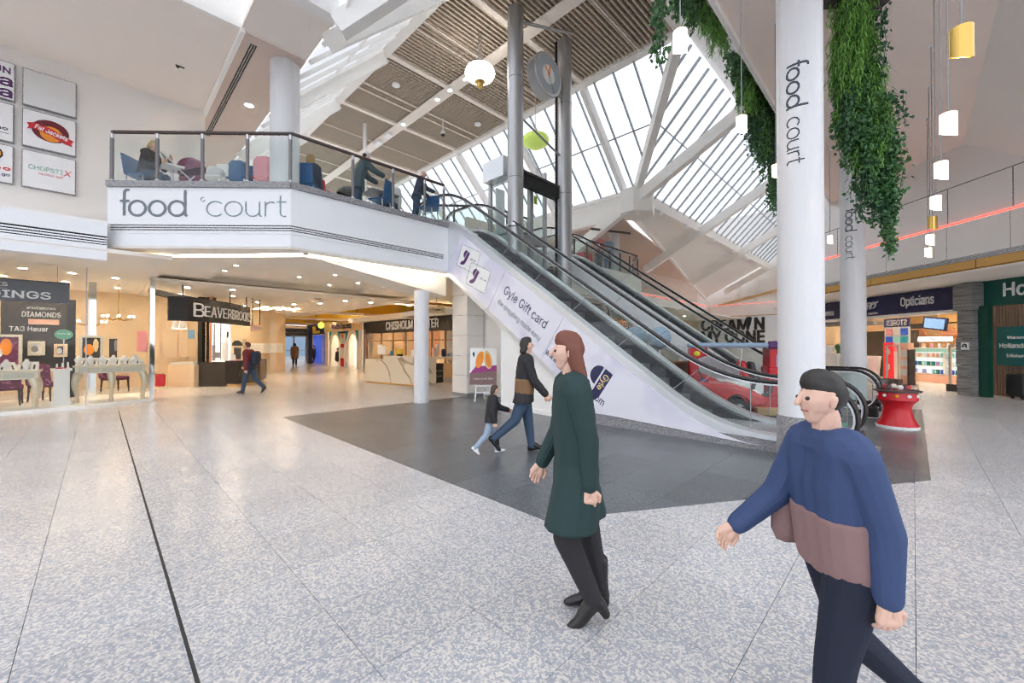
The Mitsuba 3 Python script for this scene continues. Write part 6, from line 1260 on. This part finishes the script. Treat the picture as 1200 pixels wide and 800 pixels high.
    if w['hem']: tm = tm.trim_by_plane((0, 0, 1), float(hz - w['hem'] * s_ + .005))
    add('jacket' if not w['hem'] else 'coat', smooth(tm, res, 4), w['top'])
    lm = chainm(grow(legb, .009 * s_) + grow([torso[3], torso[4]], .006 * s_), 12)
    add('trousers', smooth(lm, res, 4), w['legs'])
    if w.get('belt'):
        lo_ = chainm(grow([torso[3], torso[4], torso[5]], gr * 1.35), 14).trim_by_plane(tuple(map(float, -tdir)), -float((pel + tdir * .125 * s_) @ tdir)).trim_by_plane((0, 0, 1), float(hz - .045 * s_))
        add('waist_band', smooth(lo_, res, 3), w['belt'])
    for side, (hip, knee, ank, a) in legs.items():
        A_ = ank + pel; f_ = math.radians(min(max(a + P_.get('foot' + side, 0), -60), 25)); fd = np.array([0, math.cos(f_), math.sin(f_)]); dn = np.array([0, math.sin(f_), -math.cos(f_)])
        if w['heel']:
            toe = A_ + fd * .125 * s_ + dn * .062 * s_
            bt = [((A_ - dn * .09 * s_, .031 * s_), (A_, .030 * s_)), ((A_, .030 * s_), (A_ - fd * .012 * s_ + dn * .03 * s_, .024 * s_)), ((A_ + dn * .012 * s_ + fd * .01 * s_, .030 * s_), (A_ + fd * .075 * s_ + dn * .052 * s_, .022 * s_)), ((A_ + fd * .075 * s_ + dn * .052 * s_, .022 * s_), (toe, .0135 * s_)), ((A_ + fd * .085 * s_ + dn * .056 * s_ + X * .01 * s_, .018 * s_), (toe, .0135 * s_))]
            kk = add('boot', smooth(chainm(bt, 14), .012, 3), w['shoe'])
            part(kk, 'heel', mv(smooth(chainm([((A_ - fd * .016 * s_ + dn * .035 * s_, .020 * s_), (A_ - fd * .018 * s_ + dn * .066 * s_, .0165 * s_))], 12), .012, 2), Mx), w['shoe'], 50)
        else:
            bt = [((A_, .028 * s_), (A_ - fd * .018 * s_ + dn * .024 * s_, .022 * s_)), ((A_ - fd * .018 * s_ + dn * .025 * s_, .021 * s_), (A_ + fd * .07 * s_ + dn * .026 * s_, .020 * s_)), ((A_ + fd * .07 * s_ + dn * .026 * s_, .020 * s_), (A_ + fd * .105 * s_ + dn * .030 * s_, .015 * s_)), ((A_ - dn * .02 * s_, .027 * s_), (A_ + fd * .05 * s_ + dn * .014 * s_, .022 * s_))]
            add('shoe', smooth(chainm(bt, 12), .015, 2), w['shoe'])
    # hair
    up_, bk = hd, -hf2
    if w['hair']:
        hr = [((hc + up_ * .020 * s_ + bk * .012 * s_, .049 * s_), (hc + up_ * .0 * s_ + bk * .022 * s_, .047 * s_)), ((hc + up_ * .036 * s_ + hf2 * .004 * s_, .038 * s_), (hc + up_ * .022 * s_ + bk * .015 * s_, .048 * s_))]
        if w['hairlen']:
            e = hc + bk * .035 * s_ - up_ * w['hairlen'] * s_
            for g_ in (-1, 1): hr.append(((hc + bk * .018 * s_ + hs2 * g_ * .03 * s_, .032 * s_), (e + hs2 * g_ * .04 * s_, .026 * s_)))
        add('hair', smooth(chainm(hr, 12), res, 3), w['hair'])
    if w['hood']: add('hood', smooth(chainm([((hc + up_ * .02 * s_ + bk * .02 * s_, .058 * s_), (hc - up_ * .06 * s_ + bk * .035 * s_, .06 * s_)), ((nck + bk * .02 * s_, .065 * s_), (hc - up_ * .05 * s_ + bk * .03 * s_, .06 * s_))], 12), res, 3), w['hood'])
    if w.get('hat'): add('hat', smooth(chainm([((hc + up_ * .028 * s_ + bk * .01 * s_, .053 * s_), (hc + up_ * .045 * s_ + bk * .016 * s_, .047 * s_))], 14), res, 3), w['hat'])
    return k, arms, Mx
def carry(nm, label, category, mesh, mat, Mx): single(nm, label, category, mv(mesh, Mx), mat, 40)
A_RT = math.degrees(math.atan2(RT[1], RT[0])); A_FW = math.degrees(math.atan2(FW[1], FW[0]))
walkL = dict(hl=24, kl=8, hr=-14, kr=22, al=(-22, 8, 18), ar=(22, 8, 25), lean=4)
# woman with the heeled boot, walking to the viewer's left
person('woman striding past in a dark green coat, black leggings and shiny heeled ankle boots', 1.89, 1.36, 0, A_RT + 180, 1.54, dict(hr=-12, kr=0, hl=10, kl=34, al=(-14, 5, 12), ar=(10, 5, 16), lean=3, nod=4, footr=12), dict(hair='hair_red', hairlen=.10, top='coat_green', legs='coat_black', shoe='leather_black', hem=.20, flare=1.15, heel=1), .016)
# person passing on the right
pk, arms, Mx = person('person hurrying past the camera in a blue and pinkish brown jacket', 1.96, .20, 0, A_RT + 178, 1.42, dict(hl=12, kl=4, hr=-14, kr=34, al=(-16, 8, 16), ar=(20, 8, 26), lean=6, nod=4), dict(hair='hair_dark', top='jacket_blue', legs='trouser_navy', belt='jacket_brownpink', shoe='leather_black', bulk=1.05), .014)
carry('shoulder_bag', 'pinkish brown bag hanging at the hip of the person hurrying past the camera', 'bag', tr(rbox(.10, .34, .22, .05), .185, -.03, .80), 'jacket_brownpink', Mx)
person('adult walking in a black jacket, dark jeans and chunky black boots near the easel', 4.25, 3.95, 0, A_RT + 5, 1.62, dict(hl=10, kl=3, hr=-20, kr=30, al=(-15, 8, 20), ar=(18, 8, 22), lean=3), dict(hair='hair_dark', hairlen=.06, top='coat_black', legs='jeans', hem=.08, belt='coat_brown', bulk=1.3), .02)
person('small child in a black jacket, pale jeans and white shoes', 3.86, 4.22, 0, A_RT + 10, .96, dict(hl=14, kl=5, hr=-18, kr=25, al=(35, 10, 35), ar=(-10, 12, 20), lean=6, nod=6), dict(hair='hair_brown', hairlen=.05, top='coat_black', legs='jeans_pale', shoe='white', hem=.05, bulk=1.8), .018)
person('man walking past the jeweller in a dark red top, navy jacket and jeans', 3.32, 14.8, 0, A_RT + 175, 1.62, dict(hl=16, kl=6, hr=-18, kr=30, al=(-18, 8, 18), ar=(20, 8, 25), lean=6, nod=6), dict(hair='hair_red', top='jacket_maroon', legs='jeans', belt='coat_navy', bulk=1.3, shoe='charcoal'), .03)
carry('rucksack', 'navy rucksack on the back of the man in the dark red top', 'rucksack', tr(rbox(.30, .18, .42, .07), 0, -.20, 1.12), 'coat_navy', np.array([[math.cos(math.radians(A_RT + 85)), -math.sin(math.radians(A_RT + 85)), 0, 3.32], [math.sin(math.radians(A_RT + 85)), math.cos(math.radians(A_RT + 85)), 0, 14.8], [0, 0, 1, 0], [0, 0, 0, 1]]))
F = 4.86
sit = dict(hl=84, kl=88, hr=84, kr=86, hipz=.52)
person('blonde visitor seated at the corner of the food court balustrade', .72, 12.35, F, A_RT, 1.62, {**sit, 'al': (25, 8, 120), 'ar': (30, 6, 60), 'lean': 14, 'nod': 10}, dict(hair='hair_blonde', hairlen=.05, top='coat_black', legs='jeans', bulk=1.3), .03)
person('seated visitor in a dark coat with a fur trimmed hood', 3.55, 10.4, F, A_FW, 1.62, {**sit, 'lean': 8}, dict(hair='hair_dark', hood='fur', top='coat_navy', legs='coat_black', bulk=2.0), .03)
person('visitor in a long quilted teal coat and white knitted hat bending forward', 4.58, 10.0, F, A_RT + 35, 1.62, dict(hl=6, kl=4, hr=-4, kr=6, al=(30, 6, 35), ar=(45, 8, 20), lean=16, nod=14), dict(hair='hair_dark', hat='knit_white', top='puffer_teal', legs='jeans', hem=.16, bulk=2.2), .03)
person('white haired visitor seated at the table behind the food court balustrade', 5.75, 10.35, F, A_FW + 180, 1.6, {**sit, 'lean': 6}, dict(hair='hair_grey', top='knit_white', legs='jeans', bulk=1.4), .03)
person('bald visitor standing in a dark jacket at the end of the food court balustrade', 6.2, 9.85, F, A_RT + 20, 1.58, dict(hl=6, kl=2, hr=-6, kr=6, al=(15, 8, 40), ar=(20, 8, 45), lean=14, nod=14), dict(hair=None, top='coat_navy', legs='jeans', hem=.03, bulk=1.5), .03)
person('distant shopper in a long brown coat walking to the entrance doors', 10.25, 32.9, 0, A_FW + 30, 1.7, walkL, dict(hair='hair_dark', hairlen=.06, top='coat_brown', legs='coat_black', hem=.2, bulk=2.0), .05)
person('distant shopper in black beside the entrance doors', 12.9, 36.6, 0, A_FW, 1.5, walkL, dict(hair='hair_dark', top='coat_black', legs='coat_black', bulk=1.8), .05)
person('customer in black seated inside the white arched shop', 11.5, 28.2, 0, A_RT, 1.65, {**sit, 'lean': 4}, dict(hair='hair_dark', top='coat_black', legs='coat_black', bulk=1.5), .05)
person('distant visitor in a pink top behind the far gallery balustrade', 15.6, 9.95, F, A_FW + 180, 1.6, dict(lean=4), dict(hair='hair_brown', top='pink_cloth', legs='jeans'), .05)
person('distant visitor in a pale blue coat behind the far gallery balustrade', 16.5, 10.05, F, A_FW + 180, 1.68, dict(lean=2), dict(hair='hair_grey', top='sky_cloth', legs='blue_cloth', hem=.15), .05)
# ================================================================ FOOD COURT FURNITURE
def shell_chair(label, x, y, z, rz, mat, group=None):
    k = thing('shell_chair', label, 'chair', group); g = lambda m: mv(rot(m, rz), trimesh.transformations.translation_matrix((x, y, z)))
    part(k, 'seat', g(tr(rbox(.44, .44, .04, .018), 0, 0, .45)), mat, 40); part(k, 'backrest', g(rot(tr(rbox(.42, .035, .46, .016), 0, -.22, .70), 9, (1, 0, 0), (0, -.22, .47))), mat, 40)
    for a in (-.18, .18):
        for b in (-.18, .18): part(k, 'leg', g(tube([(a, b, .44), (a * 1.2, b * 1.2, 0)], .013, 6)), 'chrome')
shell_chair('blue shell chair under the blonde visitor', .66, 12.40, F, A_RT - 90, 'blue_chair'); shell_chair('blue shell chair between the standing coat and the white haired visitor', 5.15, 9.95, F, 30, 'blue_chair'); shell_chair('blue shell chair at the end of the food court balustrade', 6.42, 9.60, F, 120, 'blue_chair')
shell_chair('red shell chair behind the food court balustrade beside the seated fur hood', 3.98, 10.5, F, 200, 'red'); shell_chair('blue shell chair under the white haired visitor', 5.77, 10.45, F, 200, 'blue_chair'); shell_chair('dark blue shell chair under the visitor with the fur hood', 3.53, 10.34, F, A_FW - 90, 'blue_chair')
shell_chair('blue shell chair beside the white round column in the food court', 3.0, 11.6, F, 60, 'blue_chair')
k = thing('dining_table', 'grey table between the blue chairs of the food court', 'table'); part(k, 'top', bb(4.95, 10.0, F + .72, 5.75, 10.6, F + .76), 'mid_grey'); part(k, 'pedestal', tr(trimesh.creation.cylinder(.04, .72, sections=12), 5.35, 10.3, F + .36), 'black'); part(k, 'base', tr(trimesh.creation.cylinder(.24, .03, sections=20), 5.35, 10.3, F + .015), 'black')
k = thing('dining_table', 'small white table beside the blonde visitor', 'table'); part(k, 'top', bb(.95, 11.85, F + .70, 1.35, 12.35, F + .74), 'white'); part(k, 'pedestal', tr(trimesh.creation.cylinder(.03, .7, sections=12), 1.15, 12.1, F + .35), 'steel')
M('stripe_cloth', mikit.proc(lambda p, n, uv: mikit.mix((.62, .64, .66), (.30, .34, .38), mikit.smoothstep(.4, .6, .5 + .5 * dr.sin((p.x + p.z) * 70)))), .8)
def pushchair(label, x, y, rz, hood, seatm):
    k = thing('pushchair', label, 'pushchair'); g = lambda m: mv(rot(m, rz), trimesh.transformations.translation_matrix((x, y, F)))
    hs_ = lathe([(.29 * math.sin(t), .29 * (1 - math.cos(t))) for t in np.linspace(0.1, 1.75, 10)], 20); hs_.apply_transform(trimesh.transformations.rotation_matrix(math.radians(205), (1, 0, 0)))
    part(k, 'hood', g(tr(hs_, 0, -.10, 1.05)), hood, True); part(k, 'seat', g(rot(tr(rbox(.36, .5, .16, .06), 0, .05, .55), 15, (1, 0, 0), (0, 0, .5))), seatm, 40)
    for a in (-.2, .2):
        part(k, 'frame', g(tube([(a, -.5, 1.02), (a, -.1, .62), (a, .42, .12)], .014)), 'aluminium'); part(k, 'frame', g(tube([(a, .1, .6), (a, -.32, .12)], .014)), 'aluminium')
        for b in (-.32, .42): part(k, 'wheel', g(tr(mv(man(m3.Manifold.cylinder(.04, .11, .11, 16, True)), trimesh.geometry.align_vectors((0, 0, 1), (1, 0, 0))), a, b, .11)), 'rubber_tyre')
    part(k, 'handle', g(tube([(-.2, -.5, 1.02), (.2, -.5, 1.02)], .018)), 'black')
pushchair('pushchair with a plaid dark red hood beside the blonde visitor', 1.50, 12.15, A_RT - 60, 'tartan', 'tartan'); pushchair('dark pushchair beside the quilted coat', 4.85, 11.2, 70, 'charcoal', 'charcoal')
pushchair('pale striped pushchair between the plaid pushchair and the pale fleece', 2.45, 12.3, A_RT + 120, 'stripe_cloth', 'charcoal')
single('coat', 'coral red coat hung over a chair behind the food court balustrade', 'coat', rot(tr(rbox(.30, .42, .60, .12), 2.62, 10.55, F + .66), A_FW - 90 + 90, (0, 0, 1), (2.62, 10.55, 0)), 'pink', 40); single('coat', 'blue coat hung over a chair beside the coral red coat', 'coat', rot(tr(rbox(.26, .36, .52, .10), 2.20, 10.95, F + .60), A_FW, (0, 0, 1), (2.2, 10.95, 0)), 'blue_cloth', 40); single('coat', 'pale fleece folded beside the blue coat', 'coat', tr(rbox(.34, .28, .26, .10), 1.84, 11.3, F + .58), 'knit_white', 40)
for i, (x, y) in enumerate(((2.7, 10.63), (2.28, 11.03), (1.86, 11.32))): shell_chair(['red shell chair under the coral red coat', 'blue shell chair under the blue coat', 'white shell chair under the pale fleece'][i], x, y, F, A_FW + 90, ['red', 'blue_chair', 'product_white'][i])
single('litter_bin', 'red box behind the glass of the far gallery', 'box', bb(14.4, 9.9, F, 15.0, 10.3, F + .62), 'red')
# ================================================================ PENDANT LAMPS AND HANGING PLANTS
def pendant(label, x, y, z, brassy, group):
    k = thing('pendant_lamp', label, 'pendant lamp', group); r = .062
    n = 28; a = np.linspace(0, 2 * math.pi, n + 1)[:-1]
    def shell(ri): return [[(x + ri * math.cos(t), y + ri * math.sin(t), z + .10) for t in a], [(x + ri * math.cos(t), y + ri * math.sin(t), z - .10 - .035 * math.cos(t + 2.4)) for t in a]]
    o_, i_ = shell(r), shell(r - .004); v = np.array(o_[0] + o_[1] + i_[0] + i_[1]); f = []
    for j in range(n):
        q_ = (j + 1) % n; f += [(j, n + j, q_), (q_, n + j, n + q_), (2 * n + j, 2 * n + q_, 3 * n + j), (2 * n + q_, 3 * n + q_, 3 * n + j), (n + j, 3 * n + j, n + q_), (n + q_, 3 * n + j, 3 * n + q_)]
    part(k, 'shade', trimesh.Trimesh(v, f, process=False), 'brass' if brassy else 'white', False, 'polished brass shade' if brassy else 'glowing white shade', light=None if brassy else lamp((1, .80, .50), 1.6))
    part(k, 'cap', tr(trimesh.creation.cylinder(r, .006, sections=28), x, y, z + .10), 'brass'); part(k, 'bulb', tr(trimesh.creation.icosphere(2, .032), x, y, z - .02), 'white', True, light=lamp((1, .70, .36), 40)); part(k, 'holder', tr(trimesh.creation.cylinder(.018, .06, sections=12), x, y, z + .06), 'brass')
    part(k, 'cable', tube([(x, y, z + .10), (x, y, 6.71)], .006, 6), 'mid_grey'); part(k, 'ceiling_rose', tr(lathe([(.0, -.012), (.05, -.010), (.055, 0), (0, 0)], 16), x, y, 6.72), 'white')
ORD = ('first', 'second', 'third', 'fourth', 'fifth', 'sixth', 'seventh')
for i, (x, y) in enumerate(((4.20, -.25), (5.69, -.25), (7.14, -.25), (8.72, -.25), (10.14, -.25), (11.67, -.25), (13.24, -.25))):
    if i == 0: pendant('polished brass cylinder pendant lamp, the largest of its row', x, y, 3.62, True, None)
    elif i == 4: pendant('small copper coloured cylinder pendant lamp among the glowing ones', x, y, 3.64, True, None)
    else: pendant('glowing white pendant lamp, %s below the polished brass one in its row' % ORD[i - 1], x, y, 3.63, False, 'glowing pendants before the panelled wall')
for i, (x, y) in enumerate(((3.76, 1.52), (5.72, 1.54), (7.64, 1.56), (11.5, 1.52), (13.6, 1.56))):
    pendant('glowing pendant lamp by the hanging plants, %s from the top in its row' % ORD[i], x, y, 4.32, False, 'glowing pendants along the hanging plants')
nr_ = np.random.default_rng(5)
def leaves(p, size, kind):
    """small pointed ivy leaves (folded, five corners) or grassy blades at the points p"""
    n = len(p); yaw = nr_.uniform(0, 2 * math.pi, n); tilt = nr_.uniform(.5, 1.35, n); sc = size * nr_.uniform(.6, 1.25, n)
    if kind == 'ivy': base = np.array([(0, 0, 0), (.42, .30, .05), (.30, .72, -.02), (0, 1.0, 0), (-.30, .72, -.02), (-.42, .30, .05), (0, .45, -.07)]); tri = [(0, 1, 6), (1, 2, 6), (2, 3, 6), (3, 4, 6), (4, 5, 6), (5, 0, 6)]
    else: base = np.array([(-.06, 0, 0), (.06, 0, 0), (.05, .55, .06), (-.05, .55, .06), (0, 1.0, -.05)]); tri = [(0, 1, 2), (0, 2, 3), (3, 2, 4)]
    b = base[None] * sc[:, None, None]
    ct, st = np.cos(-tilt)[:, None], np.sin(-tilt)[:, None]
    yv = b[..., 1] * ct - b[..., 2] * st; zv = b[..., 1] * st + b[..., 2] * ct
    cy, sy = np.cos(yaw)[:, None], np.sin(yaw)[:, None]
    v = np.stack([b[..., 0] * cy - yv * sy, b[..., 0] * sy + yv * cy, zv], -1) + np.asarray(p)[:, None]
    f = (np.array(tri)[None] + (np.arange(n) * len(base))[:, None, None]).reshape(-1, 3)
    return trimesh.Trimesh(v.reshape(-1, 3), f, process=False)
def strands(tops, lens, per_m, spread):
    out, lines = [], []
    for (x, y, z), L in zip(tops, lens):
        m = max(2, int(L * per_m)); t = np.sort(nr_.uniform(0, 1, m)); ph = nr_.uniform(0, 6.3); am = nr_.uniform(.02, .07)
        px = x + am * np.sin(t * 5 + ph) + nr_.normal(0, spread, m); py = y + am * np.cos(t * 4 + ph) + nr_.normal(0, spread, m)
        out.append(np.stack([px, py, z - t * L], 1)); lines.append(tube([(x, y, z), (x + am * math.sin(2.5 + ph), y + am * math.cos(2 + ph), z - L * .5), (x + am * math.sin(5 + ph), y + am * math.cos(4 + ph), z - L)], .004, 4))
    return np.vstack(out), lines
def plant(label, fern, ivy, dark, trough=None):
    """fern, ivy, dark: lists of (x0, x1, y0, y1, ztop, zbottom min, max, strands)"""
    k = thing('hanging_plant', label, 'plant'); ln = []
    for nm, specs, mat, kind, size, per, spread in (('fern_foliage', fern, 'leaf_fern', 'fern', .13, 130, .035), ('ivy_foliage', ivy, 'leaf_ivy', 'ivy', .062, 60, .035), ('dark_ivy_foliage', dark, 'leaf_dark', 'ivy', .058, 60, .035)):
        ps = []
        for x0, x1, y0, y1, zt, b0, b1, n in specs:
            tops = np.stack([nr_.uniform(x0, x1, n), nr_.uniform(y0, y1, n), np.full(n, zt) - nr_.uniform(0, .05, n)], 1); L = zt - nr_.uniform(b0, b1, n)
            p_, l_ = strands(tops, L, per, spread); ps.append(p_); ln += l_
        if ps: part(k, nm, leaves(np.vstack(ps), size, kind), mat, kind='stuff')
    part(k, 'stems', cat(ln), 'leaf_dark', kind='stuff')
    if trough: part(k, 'trough', trough, 'charcoal', label='dark planting trough')
DIAG = lambda r, d: (FW[0] * d + RT[0] * r, FW[1] * d + RT[1] * r)
def diag_tops(r0, r1, d0, d1, n): 
    r, d = nr_.uniform(r0, r1, n), nr_.uniform(d0, d1, n); return FW[0] * d + RT[0] * r, FW[1] * d + RT[1] * r
# the planter beside the big column stands at 45 degrees to the tile grid, like the shopfronts
k = thing('hanging_plant', 'long trailing plants, grassy above and ivy below, hanging beside the big white column', 'plant'); ln = []
for nm, mat, kind, size, per, spread, specs in (
  ('fern_foliage', 'leaf_fern', 'fern', .12, 120, .03, [(4.82, 4.98, 5.85, 6.1, 6.66, 5.2, 5.7, 16), (4.86, 5.08, 5.85, 6.1, 6.2, 4.5, 5.0, 14), (5.02, 5.30, 5.85, 6.1, 6.66, 4.7, 5.4, 20), (5.2, 5.42, 5.85, 6.1, 5.6, 3.7, 4.4, 18), (5.0, 5.3, 5.85, 6.1, 5.2, 4.0, 4.5, 12)]),
  ('ivy_foliage', 'leaf_ivy', 'ivy', .062, 60, .035, [(4.90, 5.15, 5.85, 6.1, 5.6, 4.0, 4.6, 20), (5.1, 5.5, 5.85, 6.1, 5.2, 3.5, 4.1, 26), (5.38, 5.62, 5.85, 6.1, 4.6, 3.2, 3.7, 16), (5.48, 5.58, 5.9, 6.0, 4.0, 2.75, 3.1, 7)]),
  ('dark_ivy_foliage', 'leaf_dark', 'ivy', .058, 50, .035, [(4.86, 5.05, 5.85, 6.1, 5.5, 4.3, 4.9, 12), (5.3, 5.44, 5.85, 6.1, 6.5, 4.9, 5.6, 10), (5.44, 5.66, 5.85, 6.1, 5.2, 4.5, 4.8, 6), (5.1, 5.5, 5.85, 6.1, 4.7, 3.2, 3.8, 18), (4.82, 4.92, 5.85, 6.0, 5.2, 4.4, 4.7, 5)])):
    ps = []
    for r0, r1, d0, d1, zt, b0, b1, n in specs:
        xx, yy = diag_tops(r0, r1, d0, d1, n); p_, l_ = strands(np.stack([xx, yy, np.full(n, zt)], 1), zt - nr_.uniform(b0, b1, n), per, spread); ps.append(p_); ln += l_
    part(k, nm, leaves(np.vstack(ps), size, kind), mat, kind='stuff')
part(k, 'stems', cat(ln), 'leaf_dark', kind='stuff'); part(k, 'trough', slab([DIAG(4.7, 5.8), DIAG(5.6, 5.8), DIAG(5.6, 6.15), DIAG(4.7, 6.15)], 6.62, 6.72), 'charcoal', label='dark planting trough')
plant('bushy trailing plant at the top edge beside the louvred ceiling', [(6.5, 8.0, 2.35, 2.6, 8.0, 6.8, 7.3, 50)], [(5.9, 6.7, 2.35, 2.6, 7.8, 6.5, 7.0, 26)], [(6.0, 7.6, 2.35, 2.6, 7.9, 7.0, 7.5, 26)], None)
plant('long trailing plant with dark ivy ends between glazing and big white column', [(9.2, 10.2, 2.35, 2.6, 8.0, 6.5, 7.0, 34), (10.2, 11.3, 2.35, 2.6, 8.0, 5.9, 6.5, 34)], [(8.6, 9.5, 2.35, 2.6, 7.9, 6.6, 7.0, 26), (11.0, 11.9, 2.3, 2.5, 6.9, 4.7, 5.2, 20), (9.9, 10.5, 2.3, 2.5, 6.6, 5.2, 5.6, 6)], [(9.8, 11.9, 2.35, 2.6, 7.9, 5.7, 6.5, 70)], None)
plant('thin single strand of ivy hanging before the louvred ceiling', [], [(5.24, 5.34, 2.35, 2.45, 7.4, 5.3, 5.6, 5)], [], None)
plant('tuft of ivy peeping out behind the big white column', [], [(13.7, 14.6, 2.3, 2.6, 7.3, 5.6, 6.4, 40)], [(13.7, 14.6, 2.3, 2.6, 7.3, 6.0, 6.6, 30)], None)
tg = thing('planting_trough', 'long white planting trough above the soffit edge holding the trailing plants', 'trough'); part(tg, 'body', bb(5.0, 2.30, 7.55, 15.0, 2.58, 7.85), 'paint_white')
